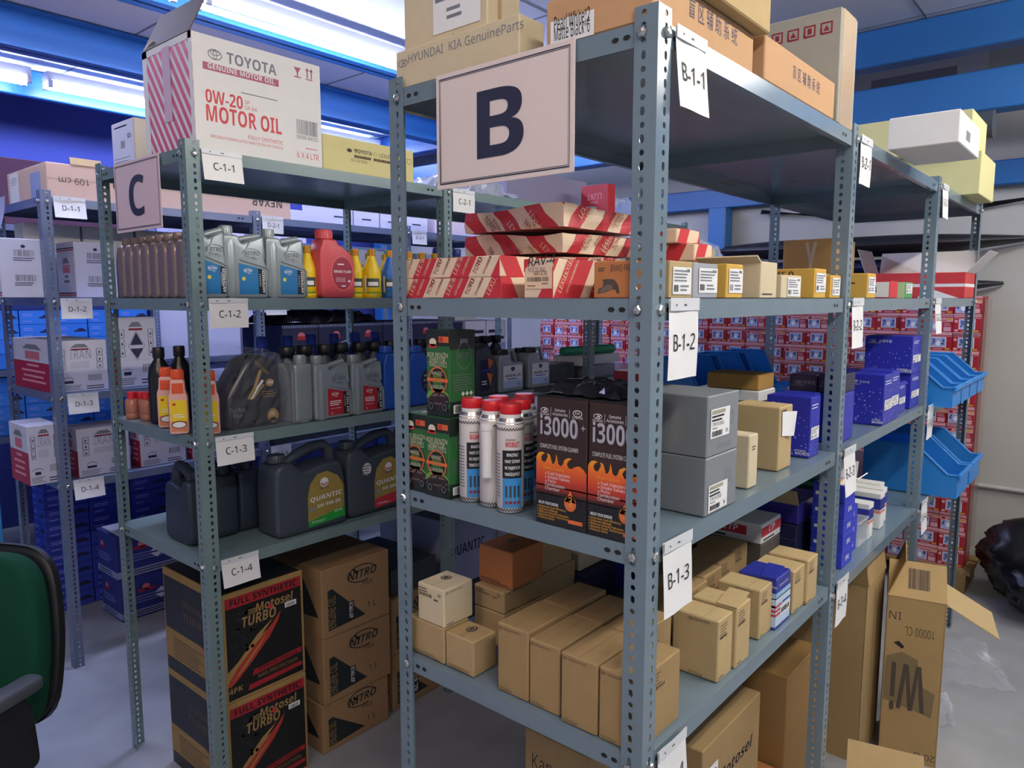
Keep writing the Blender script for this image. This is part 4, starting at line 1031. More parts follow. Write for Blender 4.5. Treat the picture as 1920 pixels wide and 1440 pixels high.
# ---- middle bay of the lowest shelf
z4b = .80
M_PURP = mat('purple blue gloss card', '#3a3496', .3, 0, .1, 10)
q = where((1556, 1100), z=z4b, R=(1590, 1085), L=(1470, 1060), T=(1556, 1000), nm='orig')
def orig(b, B): b.txt(B.left, 'ORIGINAL', .3, .1, .022, M_GREYINK, bold=.01, al='l'); b.rect(B.left, 0, .62, 1, .63, M_GREYINK)
kk = at_x((1548, 1035), 2.20)
if DBG: print('orig', q.k, kk)
carton('parts_box', 'large dark blue printed carton behind the middle post, lowest shelf', M_NAVY, Box((2.10, .70, z4b), .22, .20, .115), art=orig, seam=False)
q = Box((2.11, .70, z4b + .116), .20, .18, .06); o = carton('parts_box', 'purple blue box with an open kraft end, on the dark blue carton', M_PURP, q, seam=False)
flap(o, Face((0, q.d, 0), (0, -1, 0), (0, 0, 1), q.d, q.h), 1, .05, 2.0, M_KRAFT2)
o = carton('carton', 'kraft carton with a red mark, at the back behind the purple blue box', M_KRAFT, Box((2.2, .92, z4b), .2, .2, .24), art=lambda b, B: b.txt(B.left, 'CTP', .5, .75, .022, M_RED, skew=.2, bold=.02))
M_ROY = mat('royal blue card', '#3440c0', .45, 0, .06)
def roy(b, B):
    b.rect(B.top, .1, .1, .9, .9, mat('warm white ink', '#f2e3c4', .6)); b.rect(B.top, .2, .3, .8, .45, mat('amber ink', '#f0b040', .6), 2)
    b.txt(B.front, 'SFG', .5, .35, min(.014, B.h * .4), M_PAPER, bold=.01, rot=0); b.rect(B.left, .1, .3, .3, .5, M_PAPER)
p = at_z((1598, 1073), z4b); 
if DBG: print('roy', p)
for j, (xx, n) in enumerate(((p.x, 4), (p.x + .115, 3))):
    for i in range(n):
        o = carton('parts_box', ('lowest', 'second', 'third', 'topmost')[i if n == 4 or i < 2 else 3] + ' royal blue box of the ' + ('nearer' if j == 0 else 'farther') + ' small stack right of the middle post', M_ROY, Box((xx + .003 * (i % 2), .585 + .02 * j, z4b + .0485 * i), .10, .09, .048), art=roy, seam=False, bev=.001)
q = Box((p.x, .585, z4b + .0485 * 4), .10, .09, .05)
o = carton('parts_box', 'opened royal blue box with a torn white lid, on the nearer small stack', M_ROY, q, art=roy, seam=False)
flap(o, q.right, 1, .055, 1.9, M_PAPER); flap(o, q.front, 1, .04, 2.4, M_PAPER, name='side_flap')
# filter boxes in white and blue, and one green
def wb(b, B):
    for F in (B.left, B.front): b.rect(F, 0, .55, 1, .86, M_OFBLUE); b.rect(F, 0, .44, 1, .52, mat('salmon ink', '#d8806c', .6))
    b.lines(B.left, .1, .62, .8, .78, 1, M_RED, 2); b.rect(B.front, .12, .08, .5, .4, M_PAPER, 2)
p2 = at_z((1666, 1020), z4b)
if DBG: print('wb', p2)
for i, (dx, dy, m, lab, hh, a) in enumerate(((0, 0, M_WHITE, 'white and blue striped filter box beside the clear tray', .115, wb), (.065, .02, mat('teal card', '#19735c', .5), 'teal and white filter box between striped ones', .10, lambda b, B: b.rect(B.front, 0, 0, 1, .62, M_PAPER)), (.14, .0, M_WHITE, 'white and blue striped filter box third in the row', .12, wb), (.21, .01, M_WHITE, 'white and blue striped filter box fourth in the row', .12, wb), (.30, .04, M_WHITE, 'white and blue striped filter box fifth in the row', .115, wb))):
    carton('filter_box', lab, m, Box((p2.x + dx, .60 + dy, z4b), .055, .20, hh), art=a, seam=False, bev=.0012)
for i in range(2): carton('filter_box', ('first', 'second')[i] + ' teal filter box of the rank behind the striped ones', mat('teal card', '#19735c'), Box((p2.x + .19 + .07 * i, .83, z4b), .06, .10, .10 + .012 * (i % 2)), seam=False)
t = thing('plastic_tray', 'clear plastic tray standing on edge before the striped filter boxes', 'tray', (p2.x - .105, .60, z4b + .002))
b = MB(); M_CLEAR = mat('clear tray plastic', '#e8eef4', .12, 0, 0, 10, 0, .7, .35)
b.box(0, .10, 0, .12, 0, .003, M_CLEAR).box(0, .003, 0, .12, .003, .075, M_CLEAR).box(.097, .10, 0, .12, .003, .075, M_CLEAR).box(.003, .097, .117, .12, .003, .075, M_CLEAR); b.build('tray_shell', t)
MB().tube([(0, 0, .075), (.10, 0, .075), (.10, .12, .075), (0, .12, .075)], .004, M_CLEAR, 6, closed=True).build('rim', t)
b = film(.2, .07, .05, .008, 33, 12); b.build('plastic_wrap', None, (p2.x + .14, .955, z4b + .118), 0, 'clear plastic wrap heaped over the boxes at the back of the lowest shelf', 'plastic wrap')
carton('carton', 'kraft carton under the clear plastic wrap', M_KRAFT, Box((p2.x + .12, .945, z4b), .24, .085, .112))
t = thing('car_part', 'black plastic car part lying at the back of the middle bay', 'car part', (2.43, .872, z4b))
b = MB(); b.slab([(0, 0), (.16, 0), (.2, .05), (.17, .12), (.1, .15), (.03, .13), (-.01, .06)], M_BLACKP, (0, 0, 0), (1, 0, 0), (0, 0, 1), .06, .02); b.build('shell', t)
MB().tube([(.02, -.01, .05), (.06, -.03, .07), (.12, -.03, .08), (.17, -.01, .07)], .012, M_BLACKP).build('pipe', t)
# far bay: two bins below, dark blue sheet behind
for i, lab in enumerate(('nearer of the two blue bins on the lowest shelf', 'farther of the two blue bins on the lowest shelf, holding a wrapped part')):
    t = bin_obj(lab, (3.20 + .28 * i, .47, .80 + .002), 0, .24, .34, .19)
b = film(.10, .10, .09, .012, 5, 12, mat('silver film', '#c9ccd2', .18, .6)); b.build('wrapped_parts', None, (3.55, .59, .815), 0, 'part wrapped in silver clear film, lying in the farther low bin', 'parts')
carton('carton', 'very dark blue carton filling the middle bay behind the third shelf edge', M_NAVY, Box((2.42, 1.055, z4b), .5, .08, .33), seam=False)
# ================================================================== on the floor by the B rack
def kang(b, B):
    F = B.left; b.txt(F, 'Kangaroo', .54, .86, .036, M_BLACK, bold=-.01, fit=B.d * .84); b.band(F, [(.07, .775), (.17, .775), (.17, .805), (.07, .805), (.07, .775)], .003, M_BLACK); b.txt(F, 'API SM', .5, .775, .022, M_INK, bold=0, fit=B.d * .5)
kx0 = 1.18
k = at_x((1110, 1400), kx0); l = at_x((984, 1370), kx0)
if DBG: print('kang', k, l)
q = Box((kx0, k.y, 0), .26, l.y - k.y, up_at((984, 1362), l))
carton('carton', 'kraft carton lettered in large type, on the floor under the B rack end', M_KRAFT, q, art=kang)
def kang2(b, B):
    F = B.front
    b.txt(F, 'Motosel', .54, .74, .032, M_BLACK, bold=.03, fit=B.w * .6, rot=.0, skew=.2); b.rect(F, .1, .70, .25, .88, M_PAPER); b.lines(F, .12, .72, .23, .86, 5, M_NAVY, 2); b.lines(F, .4, .66, .7, .71, 1, M_DRED)
    r = [(.28, .30), (.36, .34), (.46, .33), (.50, .40), (.53, .50), (.60, .54), (.66, .60), (.70, .66), (.73, .64), (.70, .56), (.68, .48), (.62, .42), (.62, .36), (.68, .33), (.60, .32), (.56, .36), (.52, .33), (.44, .28), (.34, .28), (.28, .30)]
    b.band(F, r, .006, M_BLACK)
    b.txt(F, '20W50', .62, .18, .014, M_INK, bold=.01)
kk = at_z((1310, 1480), 0)
ya = .70; k = at_y((1318, 1400), ya); r_ = at_y((1425, 1330), ya)
if DBG: print('kang2', k, r_, up_at((1420, 1300), r_))
q = Box((k.x, ya, 0), r_.x - k.x, .25, up_at((1420, 1296), r_))
carton('carton', 'kraft oil carton printed with a leaping kangaroo outline, under the B rack', M_KRAFT, q, art=kang2)
carton('carton', 'plain kraft carton standing behind the kangaroo outline carton', M_KRAFT, Box((1.60, .97, 0), .30, .17, .40))
carton('carton', 'tall brown carton in the dark beside the middle post', mat('brown card', '#94703f'), Box((1.965, .66, 0), .26, .32, .52))
carton('carton', 'orange brown carton on the floor left of the middle post', M_ORANGEK, Box((1.885, .66, 0), .07, .14, .25))
# tall worn carton lettered upside down, lid flaps open
M_WORN = mat('worn kraft card', '#a98d5e', .8, 0, .14, 7, .12)
kW = at_z((1754, 1441), 0); lW = at_z((1646, 1413), 0); rW = at_z((1790, 1388), 0)
dW = lW - kW; ang = math.atan2(dW.y, dW.x) - PI / 2
if DBG: print('wi', kW, lW, rW, ang)
q = Box((kW.x, kW.y, 0), min(.3, (rW - kW).length), dW.length, up_at((1751, 1130), kW), ang)
def wi(b, B):
    F = B.left
    G = Face(F.p(1, 1, 0), -F.u, -F.v, F.w, F.h)   # the carton stands on its head
    b.txt(G, '10000 CL', .42, .17, .030, M_INK, bold=0, al='c', fit=B.d * .5); b.txt(G, 'IN', .85, .09, .028, M_INK, bold=0)
    b.poly(F, [(.02, .36), (.5, .33), (.86, .30), (.9, .45), (.6, .49), (.58, .64), (.3, .67), (.04, .63)], mat('rubbed grey ink', '#7d6c4c', .85), 1); b.txt(G, 'Wi', .56, .40, .165, M_INK, 3, bold=.02, fit=B.d * .6)
    b.poly(F, [(.15, .72), (.30, .69), (.34, .705), (.24, .735)], M_BLACK, 2); b.txt(G, '20 G', .2, .93, .022, M_INK, bold=0)
def openbox(name, label, q, m, art=None, flaps=()):
    """carton with walls, open above"""
    b = MB(); t = .004
    b.box(0, q.w, 0, t, 0, q.h, m, .0015).box(0, q.w, q.d - t, q.d, 0, q.h, m, .0015).box(0, t, t, q.d - t, 0, q.h, m).box(q.w - t, q.w, t, q.d - t, 0, q.h, m).box(t, q.w - t, t, q.d - t, 0, t, m)
    if art: art(b, q)
    return b.build(name, None, q.k, q.rz, label, 'carton')
o = openbox('carton', 'tall worn carton standing on its head with open flaps, in the right aisle', q, M_WORN, wi)
flap(o, Face((q.w, q.d, 0), (-1, 0, 0), (0, 0, 1), q.w, q.h), 1, .14, 1.2, M_WORN)
flap(o, q.front, 1, .17, 3.65, M_KRAFT2, name='side_flap'); fl = flap(o, q.left, 1, .16, .55, M_WORN, name='top_flap')
ca, sa = math.cos(.55), math.sin(.55); FT = Face(Vector((0, q.d, q.h)) + Vector((-sa, 0, ca)) * .004, (0, -1, 0), (ca, 0, sa), q.d, .16)
MB().bars(FT, .35, .25, .72, .8, M_INK, 1, 22).build('barcode', fl); flap(o, q.right, 1, .02, 2.7, M_WORN, name='side_flap')
# second open carton half behind the post, and its loose flap
kX = at_z((1640, 1385), 0)
q = Box((2.52, .60, 0), .22, .42, .63)
if DBG: print('X', kX)
o = openbox('carton', 'open worn carton half hidden behind the middle post', q, M_WORN, lambda b, B: b.rect(B.front, .4, .05, .5, .95, M_TAPE))
flap(o, q.left, 1, .14, 1.9, M_WORN); flap(o, q.front, 1, .10, 1.4, M_WORN, name='front_flap')
q = Box((2.05, .31, 0), .16, .20, .17, .25)
o = openbox('carton', 'small open carton with a pale raised flap on the aisle floor by the middle post', q, M_KRAFT2)
flap(o, q.left, 1, .12, 1.1, M_KRAFT2); flap(o, q.right, 1, .11, 2.2, M_KRAFT2, name='side_flap')
# black bag and clear film on the floor
def lumpy(R, hh, seed, m, nu=30, nv=16, amp=.12, flat=.0):
    r = random.Random(seed); ph = [r.uniform(0, 6.28) for _ in range(8)]; b = MB(); vs, fs = [], []
    for j in range(nv + 1):
        th = PI * j / nv
        for i in range(nu):
            a = 2 * PI * i / nu
            k = 1 + amp * (math.sin(3 * a + ph[0] + 2 * th) * .5 + math.sin(5 * a + ph[1] - 3 * th) * .35 + math.sin(9 * a + ph[2] + 4 * th) * .3 + abs(math.sin(11 * a + 9 * th + ph[5])) * .45 + abs(math.sin(6 * a - 13 * th + ph[6])) * .4 - .4 + abs(math.sin(7 * th + 2 * a + ph[3])) * .3)
            z = hh * (1 - math.cos(th)) / 2 if False else hh * .5 * (1 - math.cos(PI - th)) 
            vs.append((R[0] * k * math.sin(th) ** .7 * math.cos(a), R[1] * k * math.sin(th) ** .7 * math.sin(a), max(0.0, z * (1 + .08 * math.sin(4 * a + ph[4])))))
    for j in range(nv):
        for i in range(nu):
            q = (i + 1) % nu; fs.append((j * nu + i, (j + 1) * nu + i, (j + 1) * nu + q, j * nu + q))
    return b.add(vs, fs, m, True)
M_BAG = mat('black bag plastic', '#0e1014', .3, 0, 0, 16, 1.0, .5)
p = at_z((1905, 1120), 0)
if DBG: print('bag', p)
t = thing('rubbish_bag', 'big black plastic bag slumped against the end wall by the bulb boxes', 'plastic bag', (4.40, .08, 0))
lumpy((.31, .42), .47, 4, M_BAG, 60, 30, .13).build('bag_body', t)
b = MB().add([(-.1, .1, .36), (.1, .2, .40), (.3, -.2, .62), (.2, -.4, .55), (.0, -.2, .45)], [(0, 1, 2, 3, 4)], M_BAG); b.build('bag_fold', t)
p = at_z((1850, 1200), 0)
b = film(.30, .22, .03, .012, 12, 12); b.build('plastic_sheet', None, (3.46, .32, .0), .4, 'clear plastic film lying on the floor of the right aisle', 'plastic sheet')
b = film(.12, .10, .07, .015, 14, 10); b.build('plastic_bag', None, (2.98, .42, 0), .2, 'small clear bag on the floor against the tall worn carton', 'plastic bag')
# ================================================================== letters and shelf labels
def sheet_pts(b, P, m, back=.0):
    b.add(P, [(0, 1, 2, 3)], m)
def letter(ch, label, xpl, TL, TR, BL, BR, m, ink, tilt=.012, hang=None):
    """letter sheet hanging on the end of a rack; corner pixels are read on its plane"""
    tl, tr, bl, br = (at_x(p, xpl) for p in (TL, TR, BL, BR))
    if DBG: print('letter', ch, (tl - tr).length, (tl - bl).length)
    ye = (tl.y + bl.y) / 2; yr = (tr.y + br.y) / 2; zt_ = (tl.z + tr.z) / 2; zb_ = (bl.z + br.z) / 2
    w, h = ye - yr, zt_ - zb_
    o = Vector((xpl, ye, zb_)); t = thing('letter_sign', label, 'sign', (xpl, yr, zb_))
    F = Face((0, w, 0), (0, -1, 0), (0, 0, 1), w, h)
    b = MB().box(-.0012, .0008, 0, w, 0, h, m, .0004)
    F = Face((-.0013, w, 0), (0, -1, 0), (0, 0, 1), w, h)
    for e, wd in ((.045, .0022), (.058, .0011)):
        e2 = e * h / w; b.band(F, [(e2, e), (1 - e2, e), (1 - e2, 1 - e), (e2, 1 - e), (e2, e)], wd, ink)
    b.txt(F, ch, .5, .215, h * .57, ink, 2, bold=.02, fit=w * .34)
    b.build('sheet', t); return t
M_INKB = mat('letter ink', '#20243c', .5)
letter('B', 'laminated sheet with a large letter B on the end of the nearest rack', BX[0] - .004, (827, 143), (1082, 67), (812, 356), (1074, 325), M_LAM, M_INKB)
letter('C', 'laminated sheet with a large letter C on the end of the second rack', CX[0] - .004, (219, 310), (303, 282), (215, 439), (300, 427), mat('rose lit laminated sheet', '#e8cfd0', .3), M_INKB)  # rose tint carries the warm light in the sheet colour
# the D sheet curls away from its rack
tl, tr = at_x((4, 381), DX[0] - .004), at_x((47, 371), DX[0] - .004)
w = .26; t = thing('letter_sign', 'curling sheet with a large letter D at the left picture edge', 'sign', (DX[0] - .075, tr.y, tr.z - .26))
b = MB(); vs = []; n = 10
def curl(u, v): return (-.10 * (1 - v) ** 2, w - u * w + .0, .26 * v)
for j in range(n + 1):
    for i in (0, 1): vs.append(curl(i, j / n))
b.add(vs, [(2 * j, 2 * j + 1, 2 * j + 3, 2 * j + 2) for j in range(n)], mat('laminated grey sheet', '#b9bdd6', .35), True)
vsx, fsx, x0, x1, y0, y1 = text_geo('D', .03)
b.add([Vector(curl(.25 + .5 * (x - x0) / (x1 - x0), .2 + .6 * (y - y0) / (y1 - y0))) + Vector((-.0015, 0, 0)) for x, y in vsx], fsx, M_INKB)
b.build('sheet', t)
def shelf_label(txt, label, x, y, z, w=.103, h=.085, m=None, curl=0.0, sz=.017, rz=0.0):
    t = thing('shelf_label', label, 'label', (x, y, z - h), rz)
    b = MB(); n = 6; vs = []
    pos = lambda u, v: (u * w, -.001 - .02 * curl * (1 - v) ** 2 - .0012 * math.sin(u * 6 + v * 4) , v * h)
    for j in range(n + 1):
        for i in range(n + 1): vs.append(pos(i / n, j / n))
    b.add(vs, [(j * (n + 1) + i, j * (n + 1) + i + 1, (j + 1) * (n + 1) + i + 1, (j + 1) * (n + 1) + i) for j in range(n) for i in range(n)], m or M_PAPER, True)
    b.build('sheet', t)
    vt, ft, x0, x1, y0, y1 = text_geo(txt, .0); k = sz / .73; kx = min(k, .72 * w / (x1 - x0)); c = MB()
    c.add([Vector(pos(.52 + (a - (x0 + x1) / 2) * kx / w, .36 + q * k / h)) + Vector((0, -.0012, 0)) for a, q in vt], ft, M_BLACK)
    c.build('lettering', t)
    d = MB(); F = Face((0, -.0035, 0), (1, 0, 0), (0, 0, 1), w, h)
    d.rect(F, 0, .86, 1, 1.02, mat('pocket strip', '#dfe3e6', .3), 0)
    for u in (.2, .47, .52): d.disc(F, u, .93, .0018, .0018, M_BLACK)
    d.build('pocket_strip', t); return t
names = {'B': 'nearest', 'C': 'second', 'D': 'third'}
for c_, xs, y0, off in (('B', BX, BY0, .046), ('C', CX, CY0, .043), ('D', DX, DY0, .045)):
    for u in (1, 2, 3):
        for s_ in (1, 2, 3, 4):
            if c_ == 'D' and u == 3 and s_ > 2: continue
            z = TIER[s_ - 1] - .002
            big = 1.0
            tt = f'{c_}-{u}-{s_}'
            shelf_label(tt, f'white paper shelf label reading {tt}', xs[u - 1] + off, y0 - .003, z, .100 if c_ == 'B' else .118, (.118 if s_ == 1 else .128) if c_ == 'B' else .083, curl=.25 * ((u + s_) % 3), sz=.027 if c_ == 'B' else .0205)
# ================================================================== bottles
def rnd(pts, n=4, r=.12):
    """round the corners of an outline"""
    out = []
    N = len(pts)
    for i in range(N):
        a, b, c = Vector(pts[i - 1]), Vector(pts[i]), Vector(pts[(i + 1) % N])
        d1, d2 = (a - b), (c - b); k = min(r, d1.length * .45, d2.length * .45)
        p, q = b + d1.normalized() * k, b + d2.normalized() * k
        for j in range(n + 1):
            t = j / n; out.append(tuple(p * (1 - t) ** 2 + b * 2 * t * (1 - t) + q * t * t))
    return out
def outline(pts, w, h, r=.01): return rnd([(a * w, b * h) for a, b in pts], 4, r)
def cap_geo(x, y, z, r, h, m, ribs=True):
    b = MB(); b.lathe([(r * .9, 0), (r, .002), (r, h - .003), (r * .92, h)], m, (x, y, z), 24)
    if ribs:
        for k in range(20):
            a = 2 * PI * k / 20; b.box(x + r * math.cos(a) - .0008, x + r * math.cos(a) + .0008, y + r * math.sin(a) - .0008, y + r * math.sin(a) + .0008, z + .003, z + h - .004, m)
    return b
NITRO = [(0, 0), (1, 0), (1, .42), (.93, .50), (.93, .885), (.40, .745), (.37, .87), (.03, .87), (.0, .78)]
M_SKY = mat('antifreeze label blue', '#1672ad', .4, 0, .15, 20)
M_LRED = mat('label red', '#b3222e', .4)
def logo_nitro(b, F, u, v, s, m, l=1):
    b.txt(F, 'NITRO', u, v, s, m, l, bold=.02, skew=.25); b.txt(F, 'Plus', u + .8 * s / F.w, v - 1.1 * s / F.h, s * .6, m, l, bold=.0, skew=.25)
    b.ring(F, u, v + .5 * s / F.h, s * 2.2, s * 1.1, s * .14, m, l, 26, .4, 5.2)
def nitro(loc, label, rz=0.0, w=.105, d=.062, h=.235, lab='blue', group='silver one litre bottles'):
    t = thing('oil_bottle', label, 'bottle', loc, rz, group)
    b = MB(); b.slab(outline(NITRO, w, h, .013), M_SILVER, (0, 0, 0), (1, 0, 0), (0, 0, 1), d, .006)
    F = Face((0, 0, 0), (1, 0, 0), (0, 0, 1), w, h)
    logo_nitro(b, F, .62, .60, .0125, mat('relief shade silver', '#6f787c', .35, .2), 2)  # logo drawn flat, its relief shading put into a darker silver
    b.tube([(w * .34, d / 2, h * .80), (w * .92, d / 2, h * .885)], .0095, M_SILVER, 10)
    b.lathe([(w * .185, 0), (w * .19, .004), (w * .19, h * .74), (w * .165, h * .84), (w * .16, h * .87)], M_SILVER, (w * .195, d / 2, 0), 24, sy=(d / 2 + .003) / (w * .19))
    b.tube([(w * .36, -.0005, h * .535), (w * .93, -.0005, h * .435), (w * .985, -.0005, h * .40), (w * .985, -.0005, h * .03)], .0028, M_SILVER, 8)
    b.tube([(w * .42, .001, h * .57), (w * .60, -.001, h * .80), (w * .90, .001, h * .86), (w * .92, .001, h * .55)], .0022, M_SILVER, 8)
    for k in range(7): b.box(-.001, .0005, .014, d - .014, h * (.12 + .06 * k), h * (.14 + .06 * k), M_SILVER)
    b.build('body', t)
    cap_geo(w * .20, d / 2, h * .86, .0185, h * .14, M_SILVER).build('cap', t)
    c = MB(); m = M_SKY if lab == 'blue' else M_LRED
    c.poly(F, [(.33, .055), (.92, .055), (.92, .40), (.33, .485)], m, 2)
    c.poly(F, [(.76, .06), (.915, .06), (.915, .40), (.76, .42)], M_BLACK, 3)
    vt = 'ANTIFREEZE' if lab == 'blue' else 'ATF TYPE IV'
    c.txt(F, vt, .905, .075, .0085, M_PAPER, 4, al='l', rot=PI / 2, bold=.02, fit=.068)
    c.txt(F, 'CONCENTRATE' if lab == 'blue' else 'TRANSMISSION', .81, .17, .0038, M_PAPER, 4, al='l', rot=PI / 2, bold=0)
    logo_nitro(c, F, .53, .37, .0062, M_PAPER, 3)
    if lab == 'blue':
        c.disc(F, .43, .27, .0058, .0058, mat('sun ink', '#e6d23a', .5), 3); c.lines(F, .36, .09, .72, .2, 4, M_SKY, 3, .3)
    else: c.lines(F, .38, .2, .72, .29, 3, M_PAPER, 3); c.lines(F, .4, .155, .72, .17, 1, M_PAPER, 3); c.txt(F, '1L', .40, .075, .007, M_PAPER, 3, al='l')
    c.build('front_label', t)
    return t
zc2, zc3, zc4 = TIER[1], TIER[2], TIER[3]
yc = CY0 + .02
for i, (lx, rx, by) in enumerate(((366, 422, 553), (421, 505, 554), (502, 576, 556))):
    p = at_y((lx, by), yc + .012 * i); r = at_y((rx, by), yc + .012 * i); w = r.x - p.x
    if DBG: print('nitro', p, w)
    nitro((p.x, p.y, zc2), ('leftmost', 'middle', 'rightmost')[i] + ' silver antifreeze bottle with a blue label on the C rack', 0, max(.1, w), .066 if i else .040, (up_at((440, 421), Vector((at_y((440, 555), yc).x, yc, 0))) - zc2) * (1.04, 1.0, 1.0)[i])
# bronze bottles in shrink wrap, seen from their narrow side at the rack end
M_BRONZE = mat('bronze mauve plastic', '#97847e', .3, .45, .05, 6)
xb = CX[0] + .012
ya = at_x((221, 553), xb).y; yb_ = at_x((349, 556), xb).y
hB = up_at((330, 432), Vector((xb, yb_ + .03, 0))) - zc2
if DBG: print('bronze', ya, yb_, hB)
st = (ya - yb_) / 8
for i in range(8):
    t = thing('oil_bottle', ('first', 'second', 'third', 'fourth', 'fifth', 'sixth', 'seventh', 'eighth')[i] + ' bronze bottle from the left in the tight row at the C rack end', 'bottle', (xb, ya - st * (i + 1) + .001, zc2), 0, 'bronze bottles in a row')
    w, d = st - .002, .10
    b = MB(); b.slab(rnd([(0, 0), (w, 0), (w, hB * .74), (w * .75, hB * .88), (w * .25, hB * .88), (0, hB * .74)], 3, .016), M_BRONZE, (0, w, 0), (0, -1, 0), (0, 0, 1), d, .010, True)
    b.build('body', t)
    cap_geo(d * .3, w / 2, hB * .88, .017, hB * .12, M_BRONZE).build('cap', t)
# red brake fluid bottle
p = at_y((603, 557), CY0 + .015); r = at_y((667, 557), CY0 + .015); w = r.x - p.x
h = up_at((620, 429), p) - zc2
if DBG: print('brake', p, w, h)
t = thing('brake_fluid_bottle', 'coral red brake fluid bottle on the C rack before the yellow bottles', 'bottle', (p.x, p.y, zc2))
M_CORAL = mat('coral red plastic', '#d8545a', .38, 0, .03, 8)
b = MB(); b.slab(outline([(.02, 0), (.98, 0), (1, .3), (1, .52), (.93, .64), (.75, .73), (.52, .80), (.49, .86), (.10, .86), (.08, .79), (.0, .68), (0, .3)], w, h, .022), M_CORAL, (0, 0, 0), (1, 0, 0), (0, 0, 1), .066, .007)
F = Face((0, 0, 0), (1, 0, 0), (0, 0, 1), w, h)
b.ring(F, .62, .37, w * .33, h * .26, .0022, mat('coral rim', '#e87a7c', .35), 1, 30); b.build('body', t)
cap_geo(w * .28, .033, h * .86, w * .20, h * .14, M_CORAL).build('cap', t)
c = MB(); MW = mat('wine ink', '#9c2740', .4); c.disc(F, .62, .37, w * .29, h * .235, MW, 2, 30); c.txt(F, 'BRAKE FLUID', .62, .375, .0085, M_PAPER, 3, bold=.02, fit=w * .5); c.rect(F, .48, .49, .66, .51, M_PAPER, 3); c.lines(F, .42, .24, .72, .31, 3, M_PAPER, 3, .25); c.poly(F, [(.76, .24), (.86, .24), (.81, .28)], M_PAPER, 3); c.rect(F, .58, .17, .7, .19, M_PAPER, 3)
c.build('front_label', t)
# yellow cone bottles and a blue one
def cone_bottle(loc, label, m, h=.165, R=.0305):
    t = thing('additive_bottle', label, 'bottle', loc, 0, 'cone shouldered bottles')
    MB().lathe([(R * .95, 0), (R, .003), (R, h * .08), (R * .97, h * .09), (R, h * .10), (R, h * .50), (R * .93, h * .58), (R * .42, h * .84), (R * .40, h * .86)], m, seg=24).build('body', t)
    c = MB(); c.lathe([(R * .42, h * .86), (R * .46, h * .865), (R * .46, h * .99), (R * .40, h)], mat('amber cap', '#e8b020', .4), seg=20)
    for k in range(8):
        a = 2 * PI * k / 8; mm = (mat('green cap print', '#3a9a34', .4), mat('red cap print', '#d8442e', .4))[k % 2]; rr = R * .47
        c.add([(rr * math.cos(a + e * .5), rr * math.sin(a + e * .5), h * z) for e, z in ((0, .87), (1, .87), (1, .985), (0, .985))], [(0, 1, 2, 3)], mm)
    c.build('cap', t)
    l = MB(); n = 10; rr = R + .0006; a0 = math.radians(195); a1 = math.radians(285)
    for (z0, z1, mm, e) in ((.22, .40, mat('car picture dark', '#3c4a40', .5), 0), (.25, .33, M_PAPER, .0004), (.10, .12, mat('green cap print', '#3a9a34'), 0), (.12, .46, M_PAPER, .0002)):
        b0, b1 = (a0, a1) if mm is not M_PAPER else ((a0 + .2, a1 - .2) if e > .0003 else (a0 - .25, a0 - .02))
        vs = []
        for k in range(n + 1):
            a = b0 + (b1 - b0) * k / n; vs += [((rr + e) * math.cos(a), (rr + e) * math.sin(a), h * z0), ((rr + e) * math.cos(a), (rr + e) * math.sin(a), h * z1)]
        l.add(vs, [(2 * k, 2 * k + 2, 2 * k + 3, 2 * k + 1) for k in range(n)], mm, True)
    l.build('front_label', t); return t
hy = up_at((692, 469), at_y((692, 557), CY0 + .05)) - zc2
if DBG: print('yellow', at_y((692, 557), CY0 + .05), hy)
M_BLUECONE = mat('clear blue plastic', '#2f6fd0', .3)
for i, (px, dy, m, lab) in enumerate(((578, .07, M_YELL, 'yellow cone shouldered bottle left of the coral red bottle'), (667, .085, M_YELL, 'yellow cone shouldered bottle just right of the coral red bottle'), (698, .05, M_YELL, 'yellow cone shouldered bottle next to the blue one'), (732, .05, M_BLUECONE, 'blue cone shouldered bottle beside the left post of the B rack'))):
    p = at_y((px, 557), CY0 + dy); cone_bottle((p.x, p.y, zc2), lab, m, hy * 1.02)
for i in range(3):
    p = at_y((768 + 24 * i, 557), CY0 + .12); cone_bottle((p.x, p.y + .0, zc2), ('first', 'second', 'third')[i] + ' yellow cone shouldered bottle seen over the striped boxes', M_YELL if i < 2 else M_BLUECONE, hy * 1.05)
for i in range(5):
    cone_bottle((1.50 + .078 * i, CY0 + .19, zc2), ('first', 'second', 'third', 'fourth', 'fifth')[i] + ' yellow cone shouldered bottle of the second rank', M_YELL, hy)
p = at_y((580, 556), CY0 + .14)
t = thing('dark_bottle', 'brown bottle between the silver and yellow bottles', 'bottle', (p.x, p.y, zc2))
MB().lathe([(.026, 0), (.028, .004), (.028, .11), (.014, .135), (.014, .14)], mat('brown plastic', '#4a2a24', .35), seg=20).build('body', t); MB().lathe([(.016, .14), (.016, .165), (.014, .167)], mat('brown plastic', '#4a2a24'), seg=20).build('cap', t)
